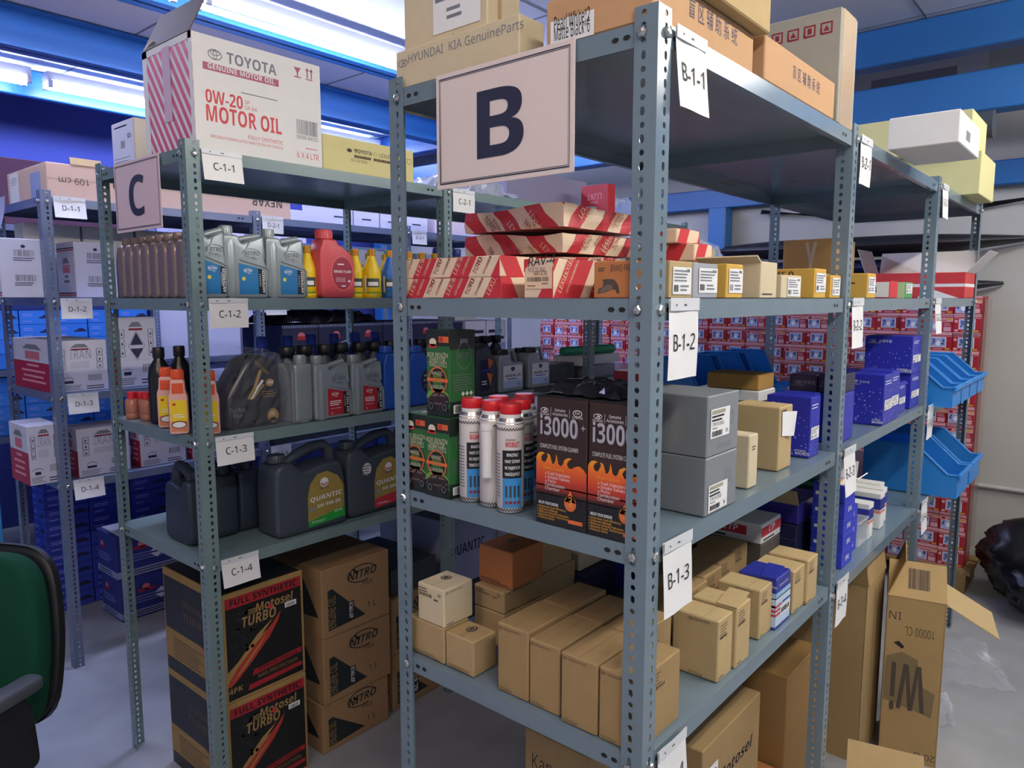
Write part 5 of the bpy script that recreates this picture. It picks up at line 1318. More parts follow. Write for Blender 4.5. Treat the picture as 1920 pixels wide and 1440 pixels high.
# navy caps peeping over, and blue bottles deeper on the shelf
M_NAVYP = mat('navy plastic', '#1c2c74', .4)
def plain_bottle(loc, label, m, cm, R=.036, h=.22, group=None, sx=1.3, rz=0.0, cr=.52):
    t = thing('oil_bottle', label, 'bottle', loc, rz, group)
    MB().lathe([(R * .95, 0), (R, .005), (R, h * .62), (R * .86, h * .74), (R * .45, h * .84), (R * .43, h * .87)], m, seg=20, sx=sx).build('body', t)
    MB().lathe([(R * cr * .95, h * .86), (R * cr, h * .87), (R * cr, h * .985), (R * cr * .9, h)], cm, seg=20).build('cap', t); return t
for i in range(4): plain_bottle((2.07 + .11 * i, CY0 + .18, zc2), ('first', 'second', 'third', 'fourth')[i] + ' dark blue bottle seen above the upper striped box', M_NAVYP, M_NAVYP, .036, .20)
# ---------------- third shelf of the C rack
for i, (px, py) in enumerate(((249, 784), (266, 782), (278, 787))):
    p = at_z((px, py), zc3)
    if DBG: print('smallred', p, up_at((px, 735), p) - zc3)
    t = thing('small_bottle', ('left', 'back', 'right')[i] + ' one of three small copper bottles with red caps at the C rack end', 'bottle', (p.x, p.y, zc3), 0, 'small red capped bottles')
    h = up_at((px, 734), p) - zc3; R = h * .235
    M_COPP = mat('copper print plastic', '#b0705c', .35, .1, .35, 60)
    MB().lathe([(R * .95, 0), (R, .002), (R, h * .18), (R * .96, h * .20), (R, h * .22), (R, h * .66), (R * .8, h * .72), (R * .6, h * .74)], M_COPP, seg=20).build('body', t)
    MB().lathe([(R * .62, h * .74), (R * .66, h * .745), (R * .62, h * .99), (R * .5, h)], M_REDCAP, seg=20).build('cap', t)
M_PINKP = mat('pale pink plastic', '#e8b3a8', .3, 0, .05, 8)
M_AMBER = mat('amber liquid', '#d8845c', .3)
for i, (px, lab) in enumerate(((316, 'left'), (338, 'middle'), (398, 'right'))):
    p = at_z((px, (800, 812, 812)[i]), zc3); h = up_at((px, (686, 690, 692)[i]), p) - zc3
    if i == 2: p = Vector((1.035, 2.035, zc3))
    if DBG: print('dose', p, h)
    t = thing('dosing_bottle', lab + ' pale pink dosing bottle with an orange cap, on the C rack end', 'bottle', (p.x, p.y, zc3), -.5, 'orange capped dosing bottles')
    w = .052
    b = MB(); b.slab(outline([(0, 0), (1, 0), (1, .60), (.9, .66), (.86, .86), (.14, .86), (.1, .66), (0, .60)], w, h * .97, .008), M_PINKP, (-w / 2, -.02, 0), (1, 0, 0), (0, 0, 1), .04, .004)
    F = Face((-w / 2, -.02, 0), (1, 0, 0), (0, 0, 1), w, h)
    b.build('body', t)
    q = MB(); q.rect(F, .08, .20, .92, .52, M_YELL, 2); q.rect(F, .08, .04, .92, .20, M_AMBER, 2); q.disc(F, .5, .14, .018, .009, M_PAPER, 3); q.ring(F, .5, .15, .02, .011, .002, M_NAVY, 4); q.disc(F, .28, .46, .005, .004, M_RED, 3); q.lines(F, .25, .25, .8, .32, 2, M_PAPER, 3)
    G = Face((-w / 2, .02, 0), (0, -1, 0), (0, 0, 1), .04, h); q.rect(G, .1, .20, .9, .52, M_YELL, 2); q.rect(G, .1, .04, .9, .2, M_AMBER, 2)
    q.rect(F, .2, .62, .8, .78, mat('orange plastic', '#e0542a', .4), 2)
    q.build('front_label', t)
    cap_geo(0, 0, h * .83, .017, h * .15, mat('orange plastic', '#e0542a')).build('cap', t)
# black oil jug lying in a clear bag
p = at_y((470, 800), CY0 + .03)
if DBG: print('jug', p)
t = thing('bagged_oil_jug', 'black oil jug in a clear plastic bag on the C rack third shelf', 'oil jug', (1.078, CY0 + .03, zc3))
w, h = .192, .225
b = MB(); b.slab(outline([(0, 0), (1, 0), (1, .55), (.86, .92), (.62, 1.0), (.38, .94), (.12, .60), (0, .42)], w, h, .02), mat('jug black', '#12141a', .3), (0.0, .02, 0), (1, 0, 0), (0, 0, 1), .11, .02)
F = Face((0, .02, 0), (1, 0, 0), (0, 0, 1), w, h)
b.ring(F, .28, .80, .0, .0, .0, M_GREYINK, 1, 6) if False else None
b.build('body', t)
c = MB(); c.band(F, [(.38, .40), (.48, .52), (.56, .68), (.60, .78)], .010, M_GOLD, 2); c.band(F, [(.42, .40), (.54, .54), (.64, .64)], .008, M_PAPER, 2); c.band(F, [(.46, .40), (.58, .52), (.66, .58)], .006, M_GOLD, 2)
c.txt(F, 'Motosel', .60, .80, .012, M_GOLD, 3, rot=-.75, bold=0, skew=.2); c.disc(F, .76, .60, .014, .012, M_GOLD, 2); c.txt(F, 'SM', .77, .585, .009, M_PAPER, 3, bold=.03); c.lines(F, .62, .40, .86, .50, 3, M_GOLD, 2, .25)
c.txt(F, 'Turbo', .18, .24, .014, M_GREYINK, 2, bold=0); c.txt(F, 'Plus', .19, .17, .012, M_GREYINK, 2, bold=0)
c.disc(F, .80, .14, .021, .024, M_GOLD, 2); c.ring(F, .80, .14, .021, .024, .002, M_BLACK, 3); c.poly(F, [(.73, .06), (.87, .06), (.86, .10), (.80, .115), (.74, .10)], M_BLACK, 3); c.lines(F, .75, .14, .85, .2, 2, M_PAPER, 3, .3)
c.build('front_label', t)
b = MB(); r = random.Random(4); n = 18; vs = []
P = outline([(-.04, 0), (1.06, 0), (1.05, .6), (.88, 1.0), (.6, 1.08), (.3, 1.02), (.05, .72), (-.05, .45)], w, h, .02)
for d_ in (-.012, .02, .14):
    for (x, z) in P: vs.append((x + r.uniform(-.004, .004), d_ + r.uniform(-.006, .006), max(.001, z + r.uniform(-.004, .004))))
N = len(P); fs = [tuple(range(N))]
for j in range(2): fs += [(j * N + i, j * N + (i + 1) % N, (j + 1) * N + (i + 1) % N, (j + 1) * N + i) for i in range(N)]
b.add(vs, fs[1:], M_CLEARBAG)
g = 12; vs = []
for j in range(g + 1):
    for i in range(g + 1):
        u, v = i / g, j / g; lo = -.03 + .02 * v; x = w * (u * 1.08 - .04); zz = h * v * 1.03
        top = 1.05 - .5 * max(0, .35 - u) / .35 * 1.2 - .45 * max(0, u - .8) / .2
        vs.append((x, -.008 + r.uniform(-.006, .006), min(zz, h * top)))
b.add(vs, [(j * (g + 1) + i, j * (g + 1) + i + 1, (j + 1) * (g + 1) + i + 1, (j + 1) * (g + 1) + i) for j in range(g) for i in range(g)], M_CLEARBAG)
b.build('plastic_bag', t)
for i in range(3): plain_bottle((1.03 + .075 * i, 2.34 + .02 * i, zc3), ('left', 'middle', 'right')[i] + ' black bottle behind the bagged jug and orange capped bottles', mat('jug black', '#12141a'), M_BLACKP, .034, .24, None, 1.0)
# silver bottles with red labels
for i, (lx, rx, by, ty) in enumerate(((593, 666, 790, 667), (662, 726, 781, 665))):
    p = at_z((lx + 2, by), zc3); p.y = max(p.y, CY0 + .012); p = at_y((lx, by), p.y); r_ = at_y((rx, by), p.y)
    h = up_at((lx + 20, ty), at_y((lx + 20, by), p.y)) - zc3
    if DBG: print('atf', p, r_.x - p.x, h)
    nitro((p.x, p.y, zc3), ('left', 'right')[i] + ' silver transmission fluid bottle with a red label on the C rack', 0, r_.x - p.x - .012, .062, h, 'red')
p = at_z((577, 792), zc3)
nitro((1.357, CY0 + .018, zc3), 'silver bottle standing edge on beside the bagged jug', PI / 2, .105, .062, .215, 'red')
# blue fluid bottles
def blue_bottle(loc, label, w=.10, h=.215):
    t = thing('fluid_bottle', label, 'bottle', loc, 0, 'deep blue fluid bottles')
    b = MB(); b.slab(outline([(0, 0), (1, 0), (1, .58), (.9, .70), (.68, .80), (.52, .84), (.50, .89), (.12, .89), (.10, .83), (0, .72)], w, h, .018), M_OILBLUE, (0, 0, 0), (1, 0, 0), (0, 0, 1), .064, .006)
    b.build('body', t); cap_geo(w * .31, .032, h * .89, w * .20, h * .11, M_OILBLUE).build('cap', t)
    F = Face((0, 0, 0), (1, 0, 0), (0, 0, 1), w, h); c = MB()
    c.disc(F, .66, .40, w * .31, h * .24, M_NAVY, 2, 28); c.ring(F, .66, .40, w * .31, h * .24, .0015, M_GREYINK, 3, 28)
    c.txt(F, 'MOBIS', .66, .48, .008, M_PAPER, 3, fit=w * .4); c.txt(F, 'ATF SP-IV', .66, .40, .008, M_PAPER, 3, fit=w * .46); c.lines(F, .45, .28, .85, .36, 3, M_GREYINK, 3, .25); c.rect(F, .58, .20, .74, .25, M_PAPER, 3)
    c.build('front_label', t); return t
for i, (lx, rx) in enumerate(((722, 782), (768, 828))):
    p = at_y((lx, 770), CY0 + .014); r_ = at_y((rx, 765), CY0 + .014); h = up_at((lx + 17, 650), p) - zc3
    if DBG: print('blueb', p, r_.x - p.x, h)
    blue_bottle((p.x, p.y, zc3), ('left', 'right')[i] + ' deep blue fluid bottle behind the left post of the B rack', r_.x - p.x - (.04 if i == 0 else .002), h)
for i in range(9):
    plain_bottle((1.36 + .075 * i, CY0 + .165 + .010 * (i % 2), zc3), ('first', 'second', 'third', 'fourth', 'fifth', 'sixth', 'seventh', 'eighth', 'ninth')[i] + ' black capped bottle from the left in the dark rank behind the silver bottles', M_DGREY, M_BLACKP, .035, .235, 'black capped bottles', 1.0, 0, .78)
for i in range(6):
    plain_bottle((1.33 + .097 * i, CY0 + .265, zc3), ('first', 'second', 'third', 'fourth', 'fifth', 'sixth')[i] + ' navy bottle from the left in the rearmost rank of the C rack third shelf', M_NAVYP, mat('blue cap', '#2440b0', .4), .036, .265, 'navy bottles', 1.0)
# grey engine oil bottles and silver jugs in the second bay
def oil_grey(loc, label, w=.10, h=.235):
    t = thing('oil_bottle', label, 'bottle', loc, 0, 'grey engine oil bottles')
    b = MB(); b.slab(outline([(0, 0), (1, 0), (1, .56), (.80, .80), (.62, .92), (.20, .92), (.10, .88), (0, .70)], w, h, .016), M_DGREY, (0, 0, 0), (1, 0, 0), (0, 0, 1), .064, .006); b.build('body', t)
    cap_geo(w * .38, .032, h * .91, w * .2, h * .09, M_BLACKP).build('cap', t)
    F = Face((0, 0, 0), (1, 0, 0), (0, 0, 1), w, h); c = MB()
    c.poly(F, [(.18, .08), (.60, .10), (.86, .30), (.62, .46), (.80, .66), (.50, .70), (.20, .68)], M_NAVY, 2); c.poly(F, [(.55, .72), (.86, .64), (.62, .50)], M_ORI, 3); c.poly(F, [(.50, .44), (.80, .40), (.70, .16)], M_ORI, 3)
    c.txt(F, 'HYUNDAI', .48, .46, .009, mat('blue print', '#4a6ae0', .5), 4, fit=w * .6); c.lines(F, .24, .2, .5, .3, 2, M_PAPER, 4)
    c.build('front_label', t); return t
for i, (lx, lab) in enumerate(((862, 'grey engine oil bottle with an orange label, half behind the green box'), (894, 'grey engine oil bottle with an orange label, beside the silver jugs'))):
    p = at_y((lx, 747), CY0 + .014); r_ = at_y((lx + 42, 742), CY0 + .014); h = up_at((lx + 10, 645), p) - zc3
    if DBG: print('xteer', p, r_.x - p.x, h)
    oil_grey((p.x, p.y, zc3), lab, (.095, .118)[i], h)
def jug_silver(loc, label, w=.11, h=.205):
    t = thing('oil_jug', label, 'jug', loc, 0, 'silver jugs with white labels')
    b = MB(); b.slab(outline([(.03, 0), (1, 0), (1, .60), (.92, .68), (.60, .66), (.50, .70), (.48, .86), (.08, .86), (.03, .74)], w, h, .012), M_SILVER, (0, 0, 0), (1, 0, 0), (0, 0, 1), .07, .006)
    b.tube([(w * .46, .035, h * .80), (w * .62, .035, h * .93), (w * .78, .035, h * .94), (w * .84, .035, h * .80), (w * .92, .035, h * .62)], .0085, M_SILVER, 10); b.build('body', t)
    cap_geo(w * .28, .035, h * .86, w * .2, h * .12, M_BLACKP).build('cap', t)
    F = Face((0, 0, 0), (1, 0, 0), (0, 0, 1), w, h); c = MB(); c.rect(F, .16, .10, .92, .60, M_PAPER, 2); c.rect(F, .16, .10, .92, .26, mat('pale blue ink2', '#b9cdf0', .5), 3)
    c.poly(F, [(.44, .53), (.64, .53), (.60, .57), (.48, .57)], M_NAVY, 3); c.poly(F, [(.44, .525), (.64, .525), (.54, .47)], M_NAVY, 3)
    c.txt(F, 'AOA-O', .54, .35, .0105, M_NAVY, 4, bold=.03, fit=w * .62); c.lines(F, .3, .28, .8, .33, 1, mat('blue print', '#4a6ae0'), 4); c.lines(F, .75, .14, .85, .2, 3, M_NAVY, 4)
    c.build('front_label', t); return t
for i, (lx, rx, by, ty, lab) in enumerate(((936, 982, 740, 655, 'left'), (978, 1006, 735, 652, 'middle'), (991, 1031, 731, 651, 'right'))):
    dy = .012 if i != 1 else .09
    p = at_y((lx, by), CY0 + dy); r_ = at_y((rx, by), CY0 + dy); h = up_at((lx + 8, ty), p) - zc3
    if DBG: print('adblue', p, r_.x - p.x, h)
    jug_silver((p.x if i != 1 else p.x - .005, p.y, zc3), lab + ' of the three silver jugs with white labels on the C rack', max(.095, r_.x - p.x), h)
for i in range(5): plain_bottle((2.20 + .075 * i, CY0 + .25, zc3), ('first', 'second', 'third', 'fourth', 'fifth')[i] + ' black capped bottle behind the silver jugs', M_DGREY, M_BLACKP, .034, .225, 'black capped bottles behind the jugs', 1.0, 0, .78)
carton('carton', 'dark carton at the far end of the C rack third shelf', M_DGREY, Box((2.62, 2.05, zc3), .26, .4, .085), seam=False)
carton('carton', 'flat grey carton behind the C rack far post', mat('grey card', '#8a8c92', .7), Box((2.98, 2.02, zc3), .22, .3, .06), seam=False)
b = MB().tube([(2.93, 2.16, zc3 + .13), (3.30, 2.10, zc3 + .13)], .022, mat('green roll print', '#2f9a6a', .4), 16); b.box(2.94, 3.3, 2.06, 2.22, zc3 + .062, zc3 + .107, M_WHITE)
b.build('packed_roll', None, (0, 0, 0), 0, 'green and white roll lying at the far end of the C rack third shelf', 'roll')
# ---------------- lowest shelf: four litre jugs
def jug4(loc, label, w=.19, h=.285, band=None, d=.115, rz=0.0, m=None):
    m = m or mat('slate jug plastic', '#414a55', .36, .15, .04, 8)
    t = thing('oil_jug', label, 'oil jug', loc, rz, 'dark four litre oil jugs')
    b = MB(); b.slab(outline([(0, 0), (1, 0), (.99, .48), (.93, .78), (.60, .76), (.36, .70), (.26, .84), (.03, .84), (0, .60)], w, h, .028), m, (0, 0, 0), (1, 0, 0), (0, 0, 1), d, .012)
    b.tube([(w * .25, d / 2, h * .80), (w * .40, d / 2, h * .88), (w * .62, d / 2, h * .95), (w * .80, d / 2, h * .955), (w * .87, d / 2, h * .90), (w * .90, d / 2, h * .74)], [.016, .017, .017, .017, .018, .019], m, 12)
    b.build('body', t)
    cap_geo(w * .145, d / 2, h * .84, w * .105, h * .09, m).build('cap', t)
    if band:
        F = Face((0, 0, 0), (1, 0, 0), (0, 0, 1), w, h); c = MB(); OL = mat('olive gold label', '#a8924a', .4, .1, .15, 20)
        c.poly(F, [(.42, .06), (.95, .10), (.94, .48), (.86, .60), (.70, .68), (.56, .66), (.46, .56), (.42, .40)], OL, 2)
        c.poly(F, [(.42, .05), (.95, .09), (.95, .21), (.42, .12)] if band == 'green' else [(.42, .05), (.95, .09), (.95, .23), (.42, .17)], mat('label green', '#1f9a3a', .4) if band == 'green' else M_RED, 3)
        c.disc(F, .66, .55, .016, .016, M_PAPER, 3); c.ring(F, .66, .55, .013, .012, .003, M_LRED, 4, 18, PI, 2 * PI); c.ring(F, .66, .55, .008, .007, .002, M_LRED, 4, 18, PI, 2 * PI); c.txt(F, 'BEHTAM', .66, .475, .006, M_NAVY, 4)
        c.txt(F, 'QUANTIC', .68, .355, .0155, M_PAPER, 4, bold=.025, fit=w * .46, skew=.15, rot=.05); c.txt(F, 'SN 5W-30' if band != 'green' else 'SN 5W-20', .72, .27, .011, M_PAPER, 4, al='c', bold=.01, fit=w * .34, rot=.05)
        c.rect(F, .44, .24, .52, .28, M_SILVER, 4); c.txt(F, 'API SN', .85, .165, .007, M_PAPER, 4, bold=.01, skew=.2, rot=.06); c.lines(F, .46, .09, .70, .12, 2, M_PAPER, 4, .3)
        c.build('front_label', t)
    return t
p = at_z((530, 1003), zc4); r_ = at_y((653, 985), p.y); h = up_at((600, 830), at_y((600, 990), p.y)) - zc4
if DBG: print('quantic', p, r_, r_.x - p.x, h)
yq = CY0 + .02
p = at_y((520, 1000), yq); r_ = at_y((653, 985), yq); h = up_at((625, 830), at_y((625, 985), yq)) - zc4
jug4((p.x, yq, zc4), 'dark four litre oil jug with an olive and green label on the C rack', r_.x - p.x, h, 'green')
p2_ = at_y((657, 970), yq + .01); 
j = jug4((r_.x + .012, yq + .012, zc4), 'dark four litre oil jug with an olive and red label, behind the B rack post', r_.x - p.x, h, 'red')
F = Face((0, 0, 0), (1, 0, 0), (0, 0, 1), r_.x - p.x, h); c = MB(); c.disc(F, .30, .58, .019, .022, M_WHITE, 5); c.lines(F, .22, .5, .38, .64, 4, M_GREYINK, 6); c.build('round_sticker', j)
for i in range(3):
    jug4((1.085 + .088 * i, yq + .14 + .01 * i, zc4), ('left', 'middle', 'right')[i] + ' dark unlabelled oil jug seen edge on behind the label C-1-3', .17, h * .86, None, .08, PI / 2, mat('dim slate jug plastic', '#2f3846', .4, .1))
for i in range(3): jug4((1.79 + .20 * i, yq + .06, zc4), ('first', 'second', 'third')[i] + ' dark oil jug of the row behind the green additive boxes', .185, h, 'red' if i % 2 else 'green')
# ---------------- on the floor under the C rack
M_MOTO = mat('black gold card', '#17191b', .45, 0, .1, 20)
M_GOLDK = mat('gold card', '#a58550', .7, 0, .06, 30)
def moto(b, B):
    F = B.front; M_RB = mat('brick red ink', '#a5242c', .5)
    b.rect(F, .035, .03, .965, .955, M_MOTO); b.rect(F, .035, .86, .965, .955, M_RB, 2); b.txt(F, 'FULL SYNTHETIC', .5, .88, .020, M_MOTO, 3, bold=.02, fit=B.w * .82)
    r = random.Random(3)
    for k in range(30): b.disc(F, .07 + .3 * r.random(), .42 + .40 * r.random(), .006, .006, mat('dim black ink', '#24282a', .5), 2, 8)
    b.txt(F, 'Motosel', .62, .755, .028, M_GOLDK, 3, bold=.035, fit=B.w * .46, skew=.1); b.disc(F, .565, .765, .008, .008, M_RED, 4); 
    for k in range(3): b.rect(F, .30, .755 + .018 * k, .40, .763 + .018 * k, M_GOLDK, 3)
    b.txt(F, 'TURBO', .42, .655, .033, M_GOLDK, 3, bold=.04, fit=B.w * .42, skew=.15)
    b.poly(F, [(.03, .155), (.03, .29), (.16, .36), (.40, .55), (.60, .645), (.45, .53), (.56, .575), (.38, .43), (.24, .31)], M_GOLDK, 2); b.poly(F, [(.03, .19), (.14, .30), (.38, .47), (.60, .61), (.70, .70), (.66, .61), (.55, .49), (.34, .33), (.15, .20), (.06, .15)], mat('orange red ink', '#b53a2c', .5), 3); b.poly(F, [(.05, .17), (.3, .37), (.5, .52), (.44, .45), (.25, .30)], M_GOLDK, 4)
    b.poly(F, [(.32, .18), (.95, .22), (.95, .27), (.34, .235)], M_RB, 2); b.txt(F, 'ADVANCED FORMULA', .64, .212, .012, M_MOTO, 3, bold=.01, fit=B.w * .5, rot=.03); b.txt(F, 'MAX PROTECTION', .64, .145, .012, M_GOLDK, 3, bold=0, fit=B.w * .5, rot=.03)
    b.poly(F, [(.26, .06), (.95, .09), (.95, .13), (.28, .11)], M_RB, 2); b.txt(F, '4PK', .12, .09, .018, M_GOLDK, 3, bold=.01)
    b.rect(F, .75, .70, .90, .75, M_PAPER, 4); b.bars(F, .77, .707, .88, .735, M_BLACK, 5, 12)
    G = B.left
    b.rect(G, .02, .42, .98, .93, M_MOTO); b.rect(G, .02, .0, .98, .13, M_MOTO); b.poly(G, [(.6, .42), (.98, .42), (.98, .30)], M_RB)
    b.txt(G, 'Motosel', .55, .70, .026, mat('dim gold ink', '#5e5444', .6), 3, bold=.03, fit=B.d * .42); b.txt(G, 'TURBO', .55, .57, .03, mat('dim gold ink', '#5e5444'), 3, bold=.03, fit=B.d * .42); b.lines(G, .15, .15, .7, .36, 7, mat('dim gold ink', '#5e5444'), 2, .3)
    b.rect(B.top, .02, .02, .98, .98, M_MOTO)
xk = at_y((423, 1300), CY0 + .035); xr = at_y((575, 1300), CY0 + .035)
zt1 = up_at((575, 1068), xr); zt0 = up_at((578, 1258), xr)
if DBG: print('moto', xk, xr, zt1, zt0)
hm = zt1 - zt0
xl = at_x((303, 1050), xk.x); dm = min(.45, xl.y - xk.y)
for i in range(3):
    z0 = zt0 - hm * 1 if i == 0 else zt0 + hm * (i - 1)
carton('carton', 'lower black and gold oil carton on the floor at the C rack corner', M_GOLDK, Box((xk.x, xk.y, .0), xr.x - xk.x, dm, zt0 - .001), art=moto)
carton('carton', 'upper black and gold oil carton stacked at the C rack corner', M_GOLDK, Box((xk.x, xk.y, zt0), xr.x - xk.x, dm, hm), art=moto)
def nitrobox(grade):
    def f(b, B):
        F = B.front; DK = mat('slate green ink', '#20282a', .6)
        b.poly(F, [(.08, .10), (.62, .14), (.14, .70), (.08, .68)], DK, 1); b.txt(F, 'ENGINE OIL', .185, .13, .034, M_GOLDK, 2, al='l', rot=PI / 2, bold=0, fit=B.h * .46)
        if grade: b.rect(F, .37, .16, .45, .42, M_BLACK, 3); b.txt(F, grade, .435, .17, .017, M_PAPER, 4, al='l', rot=PI / 2, bold=.01, fit=B.h * .24)
        b.txt(F, '1 L', .72, .22, .022, DK, 1, bold=.005); logo_nitro(b, F, .58, .72, .029, DK, 1)
        b.band(F, [(.45, .88), (.52, .78)], .008, DK); G = B.left; b.poly(G, [(.3, .2), (.95, .3), (.7, .9), (.5, .85)], DK); b.disc(G, .3, .75, .02, .018, DK)
    return f
yn = CY0 + .05
for i, (kp, tp, rp, g, lab) in enumerate((((608, 1445), (608, 1326), (732, 1375), '', 'lowest'), ((608, 1322), (608, 1200), (732, 1267), 'ATF TYPE IV', 'middle'), ((603, 1195), (601, 1070), (728, 1147), 'ATF TYPE IV', 'topmost'))):
    k = at_y(kp, yn); r_ = at_y(rp, yn); zt_ = up_at(tp, k)
    if DBG: print('nbox', k, r_, zt_)
    if i == 0: zb0 = 0; kx_ = k.x
    else: zb0 = zprev
    carton('carton', lab + ' brown one litre oil carton of the stack beside the black cartons', mat('fawn card', '#a1805a', .8, 0, .07, 30, .03), Box((k.x, yn - .004 * i, zb0 + .001), r_.x - k.x - .006 * (i == 0), .42, zt_ - zb0 - .002), art=nitrobox(g)); zprev = zt_
    wN = r_.x - k.x; hN = zt_ - zb0; xN = r_.x
if DBG: print('N', wN, hN, xN)
for i in range(2):
    carton('carton', ('lower', 'upper')[i] + ' brown one litre oil carton half behind the left post of the B rack', mat('fawn card', '#a1805a'), Box((xN + .03, yn + .02, .001 + (zprev / 3 + .001) * i), wN, .38, zprev / 3 - .001), art=nitrobox('ATF TYPE IV' if i else 'GL-5'))
carton('carton', 'topmost dark carton behind the brown oil cartons', M_DGREY, Box((xN + .05, yn + .04, .68 * zprev), wN * .8, .36, .10), seam=False)
def quantbox(b, B):
    F = B.front; b.txt(F, 'QUANTIC', .36, .45, .045, M_NAVY, bold=.03, fit=B.w * .5); b.txt(F, '8', .62, .2, .05, M_NAVY, bold=.03); b.band(F, [(.74, .3), (.86, .3), (.86, .8), (.74, .8), (.74, .3)], .004, M_GREYINK); b.disc(F, .8, .55, .012, .02, M_GREYINK)
carton('carton', 'pale blue grey carton with dark lettering, on the floor of the C rack second bay', mat('ice grey card', '#9aa3c8', .7, 0, .05), Box((2.03, 2.10, .36), .42, .40, .30), art=quantbox)
carton('carton', 'dark carton carrying the pale blue grey one', M_DGREY, Box((2.02, 2.09, 0), .46, .41, .355), seam=False)
carton('carton', 'tall lilac white carton on the floor beyond the pale blue grey one', mat('lilac card', '#b4b2d6', .7, 0, .03), Box((2.56, 2.10, 0), .30, .34, .70), seam=False)
carton('carton', 'wide violet carton at the far end under the C rack', mat('violet grey card', '#8a86b4', .7, 0, .03), Box((2.96, 2.06, 0), .5, .4, .62), seam=False)
# ---------------- on top of the C rack
zt = TIER[0]
k = at_y((368, 272), CY0 + .02); r_ = at_y((605, 309), CY0 + .02); k.z = zt
l = at_x((272, 288), k.x)
hT = up_at((366, 57), k) - zt
if DBG: print('toyota', k, r_, l, hT)
M_PINKST = mat('pink red stripe ink', '#d04a72', .55)
def toy(b, B):
    F = B.front; G = B.left
    b.stripes(G, M_PINKST, .034, .55, -.7, 0, 1); b.rect(G, 0, 0, .10, 1, M_WHITE, 2); b.rect(G, .94, 0, 1, 1, M_WHITE, 2); b.rect(G, 0, .94, 1, 1, M_WHITE, 2)
    RD = mat('warm red ink', '#c8353c', .5); PK = mat('plum ink', '#a8506e', .5)
    emblem_t(b, F, .16, .845, .021, M_GREYINK); b.txt(F, 'TOYOTA', .245, .80, .030, M_GREYINK, bold=.02, al='l', fit=B.w * .38)
    b.rect(F, .07, .70, .64, .765, PK); b.txt(F, 'GENUINE MOTOR OIL', .355, .715, .0145, M_WHITE, 2, bold=.01, fit=B.w * .5)
    b.txt(F, '0W-20', .08, .42, .036, RD, bold=.012, al='l', fit=B.w * .27); b.txt(F, 'SP', .365, .475, .0105, RD, al='l', bold=0); b.txt(F, 'GF-6A', .365, .425, .0105, RD, al='l', bold=0)
    b.txt(F, 'MOTOR OIL', .08, .26, .045, RD, bold=.012, al='l', fit=B.w * .57); b.lines(F, .34, .56, .64, .58, 1, M_GREYINK)
    b.txt(F, 'FULLY SYNTHETIC', .66, .165, .0105, RD, al='r', bold=0, fit=B.w * .28); b.txt(F, 'SPECIALLY FORMULATED AND TESTED BY TOYOTA', .66, .12, .0075, RD, al='r', bold=0, fit=B.w * .56)
    b.bars(F, .78, .30, .96, .44, M_GREYINK, 1, 24); b.txt(F, '08880-84355', .87, .255, .011, M_GREYINK, bold=0, fit=B.w * .19); b.txt(F, '6 X 4 LTR', .87, .07, .018, RD, bold=.005, fit=B.w * .19); b.lines(F, .85, .165, .97, .18, 1, RD)
    for u in (.80, .90): b.band(F, [(u - .03, .84), (u + .03, .84)], .003, PK)
    b.poly(F, [(.77, .93), (.83, .93), (.80, .87)], PK); b.rect(F, .795, .84, .805, .88, PK); b.rect(F, .88, .85, .89, .93, PK); b.rect(F, .915, .85, .925, .93, PK); b.poly(F, [(.87, .92), (.90, .92), (.885, .95)], PK); b.poly(F, [(.905, .92), (.935, .92), (.92, .95)], PK)
dT = min(.30, l.y - k.y)
q = Box(k, r_.x - k.x, dT, hT)
o = openbox('carton', 'big white motor oil carton with pink striped side on top of the C rack', q, M_WHITE, toy)
flap(o, q.left, 1, .13, 1.1, mat('dim card', '#5a5148'), u0=.02, u1=.98, name='side_flap'); flap(o, Face((q.w, q.d, 0), (-1, 0, 0), (0, 0, 1), q.w, q.h), 1, .07, .3, M_WHITE, name='back_flap')
sticker(o, q.left, .42, .30, .58, .96, None, mat('glossy clear tape', '#e6c9dc', .12, 0, 0, 10, 0, .8), 'tape')
k2 = at_x((255, 305), CX[0] + .06); l2 = at_x((213, 315), CX[0] + .06); k2.z = zt
h2 = up_at((253, 219), k2) - zt
if DBG: print('smallC', k2, l2, h2)
def sb(b, B): F = B.left; b.lines(F, .15, .86, .9, .92, 1, M_NAVY); b.bars(F, .4, .45, .6, .6, M_GREYINK, 1, 8); b.lines(F, .7, .62, .9, .72, 3, M_GREYINK); b.lines(F, .1, .1, .8, .3, 3, M_GREYINK, 1, .15)
carton('carton', 'small white labelled carton on top of the C rack, left of the big white one', M_KRAFT3, Box(k2, .2, max(.1, l2.y - k2.y), h2), art=lambda b, B: (b.rect(B.left, .02, .02, .98, .98, mat('lilac white label', '#d9dcf0', .6)), sb(b, B)))
k3 = at_y((606, 311), CY0 + .03); r3 = at_y((776, 340), CY0 + .03); k3.z = zt
h3 = up_at((608, 249), k3) - zt; h3b = up_at((776, 284), Vector((r3.x, r3.y, 0))) - zt
if DBG: print('oilf', k3, r3, h3, h3b)
